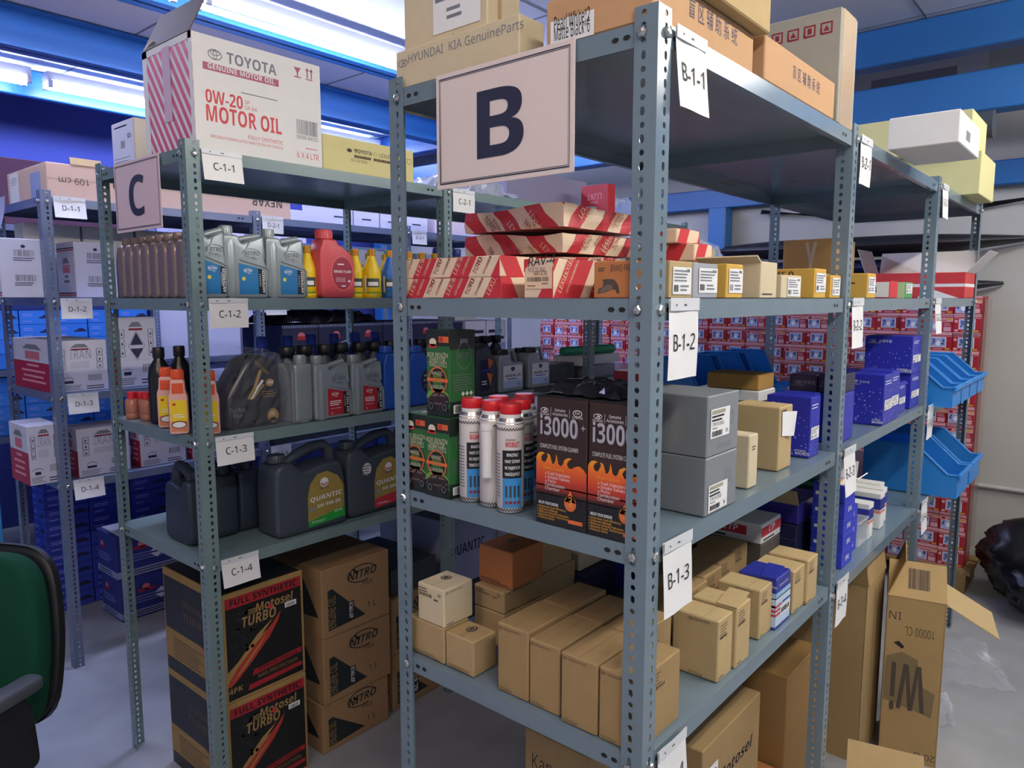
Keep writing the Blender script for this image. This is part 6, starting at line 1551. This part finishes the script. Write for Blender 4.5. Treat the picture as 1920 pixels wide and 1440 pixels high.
def of(b, B):
    F = B.front; b.txt(F, 'TOYOTA', .42, .62, .013, M_INK, bold=.01); b.disc(F, .27, .66, .010, .006, M_INK); emblem_t(b, F, .335, .68, .007, M_INK); b.ring(F, .55, .68, .008, .0055, .001, M_INK); b.txt(F, 'LEXUS', .66, .62, .013, M_INK, bold=0); b.rect(F, .32, .48, .50, .56, M_INK); b.txt(F, 'GENUINE PARTS', .41, .50, .006, M_KRAFT2, 2, bold=0); b.rect(F, .53, .48, .72, .56, M_INK); b.txt(F, 'GENUINE PARTS', .625, .50, .006, M_KRAFT2, 2, bold=0); b.txt(F, 'OIL FILTERS', .37, .36, .009, M_INK, bold=0)
    b.band(F, [(.84, .58), (.89, .58), (.89, .72), (.84, .72), (.84, .58)], .0015, M_INK); b.band(F, [(.92, .58), (.97, .58), (.97, .72), (.92, .72), (.92, .58)], .0015, M_INK)
carton('carton', 'pale yellow filter carton on top of the C rack, beside the big white one', mat('pale straw card', '#d9cf92', .75, 0, .04, 20), Box(k3, r3.x - k3.x, .26, (h3 + h3b) / 2), art=of)
b = film(.30, .22, .07, .016, 41, 14, mat('grey film', '#c9cede', .15, .2, 0, 10, 0, .8, .75)); b.build('plastic_wrap', None, (2.08, 2.09, zt), 0, 'bunched clear plastic wrap on top of the C rack second bay', 'plastic wrap')
k4 = at_y((950, 378), CY0 + .32); r4 = at_y((1100, 395), CY0 + .32)
if DBG: print('mauve', k4, r4)
carton('carton', 'wide mauve grey carton on top of the C rack, behind the letter B sheet', mat('mauve grey card', '#8b86a2', .8, 0, .05, 20), Box((k4.x, k4.y, zt), r4.x - k4.x, .22, .21))
k5 = at_y((1089, 390), CY0 + .046); r5 = at_y((1139, 400), CY0 + .046)
def lux(b, B):
    F = B.left; G = Face(F.p(1, 1, 0), -F.u, -F.v, F.w, F.h); b.txt(G, 'LUXT', .5, .28, .030, mat('pale red ink', '#e8a0a4', .5), bold=0, fit=B.d * .55); b.txt(G, 'XENON', .5, .52, .012, mat('pale red ink', '#e8a0a4'), bold=0, fit=B.d * .3)
kL = at_y((1139, 400), CY0 + .05); lL = at_x((1089, 392), kL.x)
carton('carton', 'red carton lettered upside down, on top of the C rack far bay', mat('wine red card', '#b0242e', .5), Box((kL.x, kL.y, zt), .07, lL.y - kL.y, up_at((1110, 344), kL) - zt), art=lux)
b = film(.14, .12, .10, .015, 44, 10); b.build('plastic_bag', None, (kL.x + .14, kL.y + .04, zt), 0, 'clear plastic bag beside the red carton on the C rack', 'plastic bag')
# ================================================================== wall of bulb kit boxes at the end wall
M_CRIM = mat('crimson gloss card', '#a3202c', .4, 0, .08, 10)
M_PINKB = mat('pale pink ink', '#e2a9b4', .5)
M_SCREEN = mat('picture pale blue', '#a9b4e4', .45, 0, .25, 60)
def bulb(v):
    """crimson box with a framed picture of a lit lamp"""
    w, h, d = .124, .0965, .20
    b = MB().box(0, d, 0, w, 0, h, M_CRIM, .0015); F = Face((0, w, 0), (0, -1, 0), (0, 0, 1), w, h)
    b.rect(F, 0, .90, 1, 1, M_PINKB); b.rect(F, 0, .82, 1, .85, M_PINKB); b.rect(F, 0, .0, 1, .05, M_PINKB)
    if v == 0:
        b.rect(F, .20, .22, .80, .78, M_PAPER, 1); b.rect(F, .225, .25, .775, .75, M_SCREEN, 2); cx = .5
        b.disc(F, .10, .66, .008, .008, M_PINKB); b.rect(F, .76, .10, .94, .18, mat('yellow badge', '#d8a830', .5), 3); b.disc(F, .12, .16, .010, .006, M_PINKB); b.lines(F, .30, .08, .70, .18, 1, M_PINKB)
    else:
        b.rect(F, 0, .62, 1, .80, M_PINKB); b.disc(F, .14, .72, .011, .007, M_CRIM, 2); b.lines(F, .30, .66, .80, .76, 1, M_CRIM, 2); b.disc(F, .86, .75, .012, .005, mat('yellow badge', '#d8a830'), 3)
        b.rect(F, .06, .10, .60, .60, M_PAPER, 2); b.rect(F, .08, .12, .58, .58, M_SCREEN, 3); cx = .33
        b.rect(F, .66, .10, .94, .34, M_PINKB, 2); b.lines(F, .66, .38, .94, .58, 2, M_PINKB, 2)
    r = random.Random(5 + v)
    for k in range(14):
        s = -1 if k % 2 else 1; b.disc(F, cx + s * (.14 + .07 * r.random()), .36 + .3 * r.random() - .06 * (v == 1), .005, .005, mat('picture blue grey', '#4a5488', .5), 4, 7)
    b.disc(F, cx, .44 - .08 * (v == 1), .010, .014, M_PAPER, 4, 12)
    return b.mesh('bulb_box')
BM = [bulb(0), bulb(1)]
SX, BW, BH = 4.45, .1255, .0972
rr = random.Random(11); nb = 0
for c in range(23):
    y = .60 + BW * c
    lo = 0 if y < 1.15 else (9 if y < 2.35 else 9)
    for r_ in range(lo, 15):
        o = bpy.data.objects.new('bulb_box', BM[rr.random() < .45]); COL.objects.link(o)
        tag(o, 'crimson bulb kit box with a framed lamp picture, stacked against the end wall', 'box', 'crimson bulb kit boxes', None, None, (SX + rr.uniform(-.008, .008), y + rr.uniform(-.0005, .0005), .125 + BH * r_)); nb += 1
if DBG: print('bulbs', nb)
for i in range(3): carton('carton', ('first', 'second', 'third')[i] + ' large kraft carton under the bulb boxes, deep behind the racks', M_KRAFT, Box((SX, 1.232 + .76 * i, 0), .28, .74, .125 + BH * 9 - .002))
t = thing('wooden_pallet', 'low wooden pallet under the corner of the bulb box wall', 'pallet', (SX - .03, .56, 0))
M_PAL = mat('pallet wood', '#8d744e', .8, 0, .2, 12, .05, .2, stretch=(1, 8, 1))
for i in range(3): MB().box(0, .32, .02 + .27 * i, .10 + .27 * i, 0, .10, M_PAL, .003).build('bearer', t)
for i in range(3): MB().box(.0 + .115 * i, .09 + .115 * i, 0, .62, .10, .123, M_PAL, .002).build('board', t)
# clear wrap and kraft edge on the stack's side
b = MB(); b.add([(SX + .01, .592, .2), (SX + .27, .590, .2), (SX + .27, .592, 1.57), (SX + .01, .590, 1.57)], [(0, 1, 2, 3)], mat('brown film', '#b08d86', .25, 0, .2, 20, 0, .6, .55)); b.build('stretch_wrap', None, (0, 0, 0), 0, 'clear stretch wrap on the aisle side of the bulb box wall', 'plastic wrap')
# black bumper covers lying on the boxes
M_BUMP = mat('matt black bumper', '#191b22', .5, 0, .1, 6)
def bumper(y0, y1, x, z, hh, dep, label, tip=.25, sag=0.0, m=None):
    b = MB(); n = 26; k = 9; vs = []
    for i in range(n + 1):
        t = i / n; y = y0 + (y1 - y0) * t; e = min(1, t / tip, (1 - t) / tip); s = .18 + .82 * math.sin(e * PI / 2)
        for th in (0, .006):
            for j in range(k):
                a = PI * (-.15 + 1.0 * j / (k - 1))
                vs.append((x + .12 * (1 - s) - (dep * s - th) * math.sin(a), y, z + sag * math.sin(t * PI) + hh / 2 - (hh / 2 * s - th) * math.cos(a) + (1 - s) * .02))
    fs = []; st = 2 * k
    for i in range(n):
        for j in range(k - 1):
            p = i * st + j; fs += [(p, p + 1, p + st + 1, p + st), (p + k, p + k + st, p + k + st + 1, p + k + 1)]
    for i in (0, n): fs += [(i * st + j, i * st + j + 1, i * st + k + j + 1, i * st + k + j) for j in range(k - 1)]
    for i in range(n):
        for j in (0, k - 1): p = i * st + j; fs.append((p, p + st, p + st + k, p + k))
    b.add(vs, fs, m or M_BUMP, True)
    return b.build('car_bumper', None, (0, 0, 0), 0, label, 'car bumper')
zb = .125 + BH * 15 + .005
bumper(.55, 2.35, 4.66, zb, .10, .16, 'lower long black bumper cover lying on the bulb box wall')
bumper(.72, 2.30, 4.68, zb + .112, .10, .12, 'middle black bumper cover stacked on the bulb box wall', .3, .0, mat('blue black bumper', '#23294a', .35, 0, .05, 6))
bumper(.42, 2.30, 4.66, zb + .224, .12, .18, 'topmost black bumper cover with a pointed end, on the bulb box wall', .35, .0)
bumper(2.42, 3.3, 4.64, zb, .14, .18, 'short black bumper cover farther left on the bulb box wall', .3)
for i in range(4): MB().box(4.40, 4.66, .44 - .03 * i, .585, 1.10 + .045 * i, 1.125 + .045 * i, M_BLACKP, .004).build('plastic_strip', None, (0, 0, 0), 0, ('lowest', 'second', 'third', 'topmost')[i] + ' dark strip jutting out past the end post at the bulb boxes', 'plastic strip') if False else None
# window in the upper end wall, hanging cables
b = MB(); M_WF = mat('white window frame', '#d9d6d8', .5)
for (y0, y1, z0, z1) in ((.70, 2.2, 2.84, 2.90), (.70, 2.2, 2.60, 2.64), (.70, .84, 2.641, 2.839), (1.28, 1.38, 2.641, 2.839), (2.1, 2.2, 2.641, 2.839)): b.box(WX - .03, WX, y0, y1, z0, z1, M_WF)
struct(b, 'window_1')
struct(MB().box(WX - .012, WX - .002, .84, 2.1, 2.64, 2.84, mat('grey pane', '#9a98a0', .3)), 'window_2')
b = MB()
for k in range(3):
    pts = [(WX - .03 - .008 * k, .2 + (1.9 - .2) * i / 14, 2.14 - .10 * math.sin(PI * i / 14) * (1 - .25 * k) - .01 * k) for i in range(15)]; b.tube(pts, .005, M_BLACKP, 6)
b.build('cable', None, (0, 0, 0), 0, 'bundle of black cables sagging along the blue beam on the end wall', 'cable')
# ================================================================== D rack
zd1, zd2, zd3, zd4 = 1.975, 1.575, 1.18, .81
M_LIL = mat('lilac white card', '#d4d5e6', .7, 0, .03, 20)
k = at_y((90, 367), DY0 + .045); k.z = zd1; r_ = at_y((545, 400), DY0 + .045); h = up_at((82, 302), k) - zd1
if DBG: print('nexar', k, r_, h)
def nex(b, B):
    F = B.front; G = Face(F.p(1, 1, 0), -F.u, -F.v, F.w, F.h)
    b.txt(G, 'NEXAR', .12, .34, .040, M_INK, bold=.01, fit=.17); b.txt(G, 'ID 8"', .78, .34, .040, M_INK, bold=.01); b.txt(G, '109 cm', .91, .38, .026, M_INK, bold=0)
    b.rect(B.left, .06, .1, .3, .95, M_WHITE); b.lines(B.left, .1, .6, .26, .85, 4, M_GREYINK, 2, .25); b.rect(B.left, .6, .1, .85, .8, mat('grey blue label', '#8f9ac0', .6)); b.rect(F, 0, .55, 1, .565, M_TAN, 1)
o = carton('carton', 'very long pale carton lettered upside down, on top of the D rack', mat('pink tan card', '#cfae98', .8, 0, .04, 20), Box(k, r_.x - k.x, .49, h), art=nex, seam=False)
flap(o, o and Face((0, 0, 0), (1, 0, 0), (0, 0, 1), .3, h), 1, .03, 1.3, M_TAN, u0=.3, u1=.7)
for i in range(4):
    k = at_y((602 + 40 * i, 432), DY0 + .03)
    carton('carton', ('first', 'second', 'third', 'fourth')[i] + ' white printed carton from the left on top of the D rack second bay', M_LIL, Box((2.42 + .19 * i, DY0 + .046, zd1), .18, .22, .17), art=lambda b, B: (b.bars(B.front, .15, .5, .42, .75, M_GREYINK, 1, 10), b.bars(B.front, .58, .5, .85, .75, M_GREYINK, 1, 10), b.lines(B.front, .3, .2, .7, .3, 1, M_NAVY)), seam=False)
carton('carton', 'tall pinkish white wrapped carton on top of the D rack far bay', mat('pink white card', '#d9cad2', .5, 0, .05), Box((3.24, DY0 + .046, zd1), .5, .4, .22), art=lambda b, B: b.lines(B.front, .3, .4, .9, .9, 6, M_GREYINK, 1, .25), seam=False)
def stripbox(b, B):
    G = B.left
    for v0 in (.07, .88):
        b.rect(G, 0, v0, 1, v0 + .022, M_NAVY); b.rect(G, 0, v0 - .035, 1, v0 - .015, M_RED)
    b.poly(G, [(.3, .62), (.7, .62), (.6, .72), (.4, .72)], M_GREYINK); b.rect(G, .3, .575, .75, .59, M_RED); b.rect(G, .32, .45, .72, .56, mat('faded red ink', '#d0717e', .6)); b.rect(G, .42, .36, .6, .41, M_GREYINK); b.rect(G, .36, .27, .66, .32, M_GREYINK)
    F = B.front
    for v0 in (.70, .28): b.bars(F, .3, v0, .75, v0 + .11, M_GREYINK, 1, 16); b.lines(F, .28, v0 - .08, .78, v0 - .01, 2, M_NAVY, 1, .35)
    b.disc(F, .5, .87, .008, .006, M_NAVY)
k = at_y((38, 552), DY0 + .045); hA = up_at((37, 447), k) - zd2
k2 = at_y((144, 555), DY0 + .045); r2 = at_y((222, 555), DY0 + .045); wS = r2.x - k2.x
if DBG: print('dstripe', k, k2, r2, hA)
for i, lab in enumerate(('first', 'second', 'third', 'fourth', 'fifth')):
    carton('carton', lab + ' striped white carton from the left on the D rack second shelf', M_LIL, Box((k2.x - .265 + .265 * i, DY0 + .045, zd2), wS if i < 2 else .22, .2, hA), art=stripbox)
for i, lab in enumerate(('first', 'second', 'third', 'fourth')):
    carton('carton', lab + ' plain white carton of the tall rear row on the D rack second shelf', M_WHITE, Box((1.10 + .24 * i, DY0 + .43, zd2), .23, .12, .33), seam=False)
for i, lab in enumerate(('first', 'second', 'third', 'fourth', 'fifth', 'sixth')):
    carton('carton', lab + ' white carton on the D rack second shelf, seen past the C rack bottles', M_LIL, Box((2.36 + .24 * i, DY0 + .046, zd2), .22, .3, .24 + .03 * (i % 2)), art=lambda b, B: (b.bars(B.front, .2, .5, .5, .7, M_GREYINK, 1, 10), b.lines(B.front, .2, .2, .8, .35, 2, M_NAVY)), seam=False)
def iran(b, B):
    G = B.left; b.rect(G, 0, 0, 1, .55, M_LRED); b.poly(G, [(.25, .80), (.75, .80), (.62, .90), (.38, .90)], M_GREYINK, 2); b.rect(G, .32, .60, .68, .76, mat('faded red ink', '#d0717e', .6), 2)
    for v, w in ((.44, .3), (.33, .6), (.22, .5), (.12, .6)): b.lines(G, .5 - w / 2, v, .5 + w / 2, v + .07, 1, mat('pale red ink', '#e8a0a4', .5), 2, .6, 0)
    F = B.front
    b.poly(F, [(.32, .86), (.66, .86), (.58, .93), (.42, .93)], M_GREYINK); b.rect(F, .33, .81, .66, .84, M_DRED)
    b.txt(F, 'İRAN', .50, .64, .040, mat('faded grey ink', '#a9abc0', .6), bold=.01, fit=B.w * .40); b.lines(F, .3, .42, .72, .58, 1, mat('faint grey ink', '#c3c4d4', .6), 1, .8)
    for u in (.10, .80):
        for j in range(3):
            v = .44 + .135 * j; b.band(F, [(u, v), (u + .11, v), (u + .11, v + .115), (u, v + .115), (u, v)], .0022, M_NAVY); b.poly(F, [(u + .03, v + .03), (u + .08, v + .03), (u + .055, v + .08)], M_NAVY)
    b.ring(F, .25, .20, .024, .02, .002, M_NAVY, 1, 16, .5, 2.6); b.rect(F, .16, .17, .34, .22, M_NAVY); b.bars(F, .62, .20, .88, .32, M_GREYINK, 1, 14); b.lines(F, .05, .03, .50, .14, 4, M_GREYINK); b.lines(F, .58, .03, .95, .12, 2, M_NAVY, 1, .4)
def dia(b, B):
    iran(b, B); F = B.front; b.rect(F, .28, .40, .74, .80, M_LIL, 2)
    b.poly(F, [(.5, .78), (.66, .60), (.34, .60)], M_NAVY, 3); b.poly(F, [(.5, .40), (.66, .55), (.34, .55)], M_NAVY, 3); b.band(F, [(.5, .80), (.70, .59), (.5, .38), (.30, .59), (.5, .80)], .002, M_GREYINK, 4)
def dbox(kp, lp, rp, tp, z, lab, a, y=None, wmin=0):
    k = at_y(kp, (y or DY0 + .046)); r_ = at_y(rp, k.y); l_ = at_x(lp, k.x) if lp else None
    k.z = z; q = Box(k, max(wmin, r_.x - k.x), min(.5, l_.y - k.y) if lp else .28, up_at(tp, k) - z)
    if DBG: print('dbox', lab[:26], q.k, q.w, q.d, q.h)
    return carton('carton', lab, M_LIL, q, art=a)
dbox((104, 742), (29, 718), (205, 735), (106, 640), zd3, 'white and red carton at the D rack end on the third shelf', iran)
dbox((222, 731), (206, 728), (298, 722), (222, 595), zd3, 'white carton with a dark diamond mark on the D rack third shelf', dia)
dbox((56, 887), (22, 870), (118, 893), (56, 800), zd4, 'white and red carton at the D rack end on the lowest shelf', iran)
dbox((149, 896), (120, 885), (246, 882), (146, 806), zd4, 'white and red carton on the D rack lowest shelf, second from the end', iran)
dbox((265, 878), (247, 872), (350, 868), (263, 786), zd4, 'white and red carton on the D rack lowest shelf, third from the end', iran)
dbox((362, 866), (352, 864), (430, 858), (362, 786), zd4, 'white and red carton on the D rack lowest shelf, behind the C rack post', iran)
def navyb(b, B):
    F = B.front; b.rect(F, 0, .94, 1, 1, mat('grey blue label', '#8f9ac0')); 
    for k in range(16): b.poly(F, [(k / 16, .94), ((k + .5) / 16, .94), ((k + 1) / 16, 1), ((k + .5) / 16, 1)], M_NAVY, 2)
    b.disc(F, .52, .78, .022, .016, mat('faded red ink', '#d0717e'), 1); b.rect(F, .40, .68, .64, .76, M_LRED, 2); b.band(F, [(.18, .22), (.34, .42), (.56, .56), (.88, .64)], .004, M_LIL); b.band(F, [(.3, .10), (.46, .26), (.64, .36), (.92, .44)], .004, M_LIL); b.lines(F, .46, .36, .60, .58, 3, M_GREYINK)
k = at_y((535, 700), DY0 + .03); r_ = at_y((602, 700), DY0 + .03); hN_ = up_at((560, 610), at_y((560, 700), DY0 + .03)) - zd3
if DBG: print('navy', k, r_, hN_)
for i in range(6): carton('carton', ('first', 'second', 'third', 'fourth', 'fifth', 'sixth')[i] + ' navy carton with a swoosh from the left on the D rack third shelf', M_NAVY, Box((k.x + (.005 + r_.x - k.x) * i, DY0 + .046, zd3), r_.x - k.x, .4, hN_), art=navyb, seam=False)
b = film(.44, .26, .06, .014, 51, 14, mat('black film', '#1c1a22', .22)); b.build('plastic_sheet', None, (k.x + .12, DY0 + .13, zd3 + hN_ + .002), 0, 'black plastic sheet lying over the navy cartons of the D rack', 'plastic sheet')
for i in range(2): carton('carton', ('left', 'right')[i] + ' white carton at the far end of the D rack third shelf', M_LIL, Box((3.50 + .21 * i, DY0 + .046, zd3), .20, .3, .24), art=lambda b, B: (b.lines(B.front, .1, .4, .9, .8, 2, M_NAVY), b.lines(B.front, .2, .1, .8, .2, 1, M_NAVY)), seam=False)
carton('carton', 'dark carton on the D rack lowest shelf second bay', M_DGREY, Box((2.05, DY0 + .046, zd4), .8, .5, .25), seam=False)
# small blue boxes with a car outline, stacked on the floor under the D rack and on the rack behind
def carbox(w, h, d, m, ink):
    b = MB().box(0, w, 0, d, 0, h, m, .0015); F = Face((0, 0, 0), (1, 0, 0), (0, 0, 1), w, h); G = Face((0, d, 0), (0, -1, 0), (0, 0, 1), d, h)
    for X in (F, G):
        b.poly(X, [(.56, .40), (.60, .52), (.66, .54), (.72, .66), (.86, .66), (.92, .54), (.96, .50), (.96, .40)], ink); b.lines(X, .1, .55, .45, .8, 2, mat('pale blue ink', '#8d97ea', .5)); b.lines(X, .1, .15, .40, .3, 1, mat('pale blue ink', '#8d97ea'))
    return b.mesh('bulb_carton')
cm = [carbox(.20, .075, .16, M_DBLUE, M_NAVY), carbox(.17, .08, .16, M_LBLUE, M_NAVY)]
nc = 0
for c in range(5):
    for r_ in range(9):
        o = bpy.data.objects.new('lamp_box', cm[0]); COL.objects.link(o); nc += 1
        tag(o, 'dusk blue box with a dark car outline, in the stack behind the D rack', 'box', 'dusk blue boxes behind the D rack', None, None, (1.17 + .206 * c, DY0 + .68 + .004 * (r_ % 2), .0765 * r_ + .001))
for z, n in ((zd3, 4), (zd4, 4)):
    for c in range(10):
        for r_ in range(n):
            if z == zd3 and c > 4: continue
            o = bpy.data.objects.new('lamp_box', cm[1]); COL.objects.link(o); nc += 1
            tag(o, 'bright blue box with a small dark car outline, on the farthest rack', 'box', 'bright blue boxes on the farthest rack', None, None, (1.16 + .176 * c + (.02 if c > 4 else 0), EY0 + .046, z + .0815 * r_ + .001))
if DBG: print('lamp boxes', nc)
M_CYAN = mat('cyan card', '#3a9ad8', .6, 0, .05)
for i in range(3):
    carton('carton', ('lowest', 'middle', 'topmost')[i] + ' cyan carton with a white grid print beyond the D rack end', M_CYAN, Box((.62, 4.20, .31 * i), .42, .40, .305), art=lambda b, B: [b.rect(B.front, .55, .1 + .1 * k, .95, .115 + .1 * k, mat('pale cyan ink', '#b4d8f4', .6)) for k in range(8)] + [b.rect(B.front, .55 + .1 * k, .1, .56 + .1 * k, .82, mat('pale cyan ink', '#b4d8f4'), 2) for k in range(5)])
for i in range(4): carton('carton', ('first', 'second', 'third', 'fourth')[i] + ' plain white carton on top of the farthest rack', M_LIL, Box((1.3 + .5 * i, EY0 + .046, zd1), .42, .4, .24), seam=False) if i > 1 else None
carton('carton', 'dark wine coloured carton on top of the farthest rack at the left', mat('wine dark card', '#4a2440', .7), Box((1.15, EY0 + .046, zd1), .75, .5, .36), seam=False)
# navy cartons standing in the aisle before the D rack
def nv(b, B):
    for F in (B.left, B.front): b.disc(F, .3, .72, .018, .016, mat('faded red ink', '#d0717e')); b.rect(F, .2, .62, .42, .68, M_LRED); b.lines(F, .1, .35, .8, .55, 3, mat('dim lilac ink', '#6f78b8', .6)); b.rect(F, 0, .05, 1, .20, mat('grey blue label', '#8f9ac0'), 1); b.lines(F, .1, .07, .9, .18, 2, M_NAVY, 2)
    F = B.front; b.poly(F, [(.40, .5), (.48, .62), (.56, .5)], M_LIL, 2); b.poly(F, [(.40, .46), (.48, .34), (.56, .46)], M_LIL, 2)
kl = at_z((230, 1168), 0); ll = at_z((183, 1147), 0); tl = up_at((229, 1090), kl); tu = up_at((228, 1006), kl)
if DBG: print('nv', kl, ll, tl, tu)
M_NV = mat('navy blue card', '#26307e', .55, 0, .06, 12)
dN = (ll - kl).length
carton('carton', 'lower navy oil carton standing on the floor under the D rack', M_NV, Box((kl.x, kl.y, 0), .40, dN, tl - .001), art=nv)
o = carton('carton', 'upper navy oil carton under the D rack, a pale sheet on its lid', M_NV, Box((kl.x - .01, kl.y, tl), .40, dN, tu - tl), art=nv)
MB().box(.02, .36, -.01, dN - .02, tu - tl + .001, tu - tl + .006, M_LIL).build('lid_sheet', o)
q = Box((1.56, 2.92, 0), .42, .38, .62)
o = openbox('carton', 'open navy carton with folded out lid flaps, seen under the C rack third shelf', q, M_NV, nv)
flap(o, q.front, 1, .16, 2.75, mat('grey blue inside card', '#7d87a8', .7)); flap(o, q.left, 1, .14, 2.3, M_NV, name='side_flap')
# ================================================================== office chair at the left edge
M_GREENF = mat('green chair fabric', '#0f4331', .9, 0, .15, 200, .2, .2)
M_CHP = mat('black chair plastic', '#1b1e22', .5)
M_CHG = mat('grey arm plastic', '#4a5058', .5)
p = at_z((40, 1032), .98)
if DBG: print('chair', p)
t = thing('office_chair', 'green fabric office chair with grey armrests at the left picture edge', 'office chair', (p.x - .245, p.y + .31, -.0), math.radians(-62))
def pad(w, h, d, r, m, o, u, v, cur=.0):
    return MB().slab(rnd([(-w / 2, 0), (w / 2, 0), (w * .54, h * .55), (w * .44, h), (-w * .44, h), (-w * .54, h * .55)], 6, r), m, o, u, v, d, .022, True, 4)
MB
pad(.44, .50, .07, .16, M_GREENF, (0, .20, .38), (1, 0, 0), (0, .12, .99)).build('backrest', t)
pad(.45, .51, .025, .16, M_CHP, (0, .275, .375), (1, 0, 0), (0, .12, .99)).build('back_shell', t)
MB().slab(rnd([(-.24, -.24), (.24, -.24), (.23, .22), (-.23, .22)], 6, .08), M_GREENF, (0, 0, .45), (1, 0, 0), (0, 1, 0), .08, .03, True, 4).build('seat', t)
for s in (-1, 1):
    a = MB(); a.slab(rnd([(-.035, -.17), (.035, -.17), (.03, .12), (-.03, .12)], 5, .03), M_CHG, (s * .28, .07, .60), (1, 0, 0), (0, 1, 0), .035, .012); ar = a.build('armrest', t)
    MB().slab(rnd([(-.04, .36), (.17, .36), (.16, .50), (.14, .57), (-.04, .57), (-.05, .50)], 4, .03), M_CHP, (s * .28 + .015, 0, 0), (0, 1, 0), (0, 0, 1), .03, .008).build('arm_bracket', ar)
MB().lathe([(.03, .12), (.03, .30), (.022, .30), (.022, .37)], M_CHP, seg=16).build('gas_column', t)
for k in range(5):
    a = 2 * PI * k / 5 + .3; l = MB(); l.tube([(.03 * math.cos(a), .03 * math.sin(a), .13), (.28 * math.cos(a), .28 * math.sin(a), .075)], [.026, .018], M_CHP, 8); lg = l.build('leg', t)
    MB().lathe([(.025, -.018), (.028, -.012), (.028, .012), (.025, .018)], M_CHP, (.28 * math.cos(a), .28 * math.sin(a), .029), 16, True, 'x').build('caster', lg)
MB().box(-.03, .03, .0, .28, .355, .37, M_CHP).tube([(0, .26, .365), (0, .33, .46), (0, .31, .58)], .018, M_CHP, 8).build('back_bracket', t)

for i in range(3): carton('carton', ('left', 'middle', 'right')[i] + ' dark navy carton on the second shelf of the farthest rack', M_NAVY, Box((1.16 + .42 * i, EY0 + .046, zd2), .40, .4, .22), seam=False)
for i in range(4): carton('carton', ('first', 'second', 'third', 'fourth')[i] + ' white carton on the third shelf of the farthest rack, beyond the bright blue boxes', M_LIL, Box((2.08 + .30 * i, EY0 + .046, zd3), .28, .3, .34), seam=False)
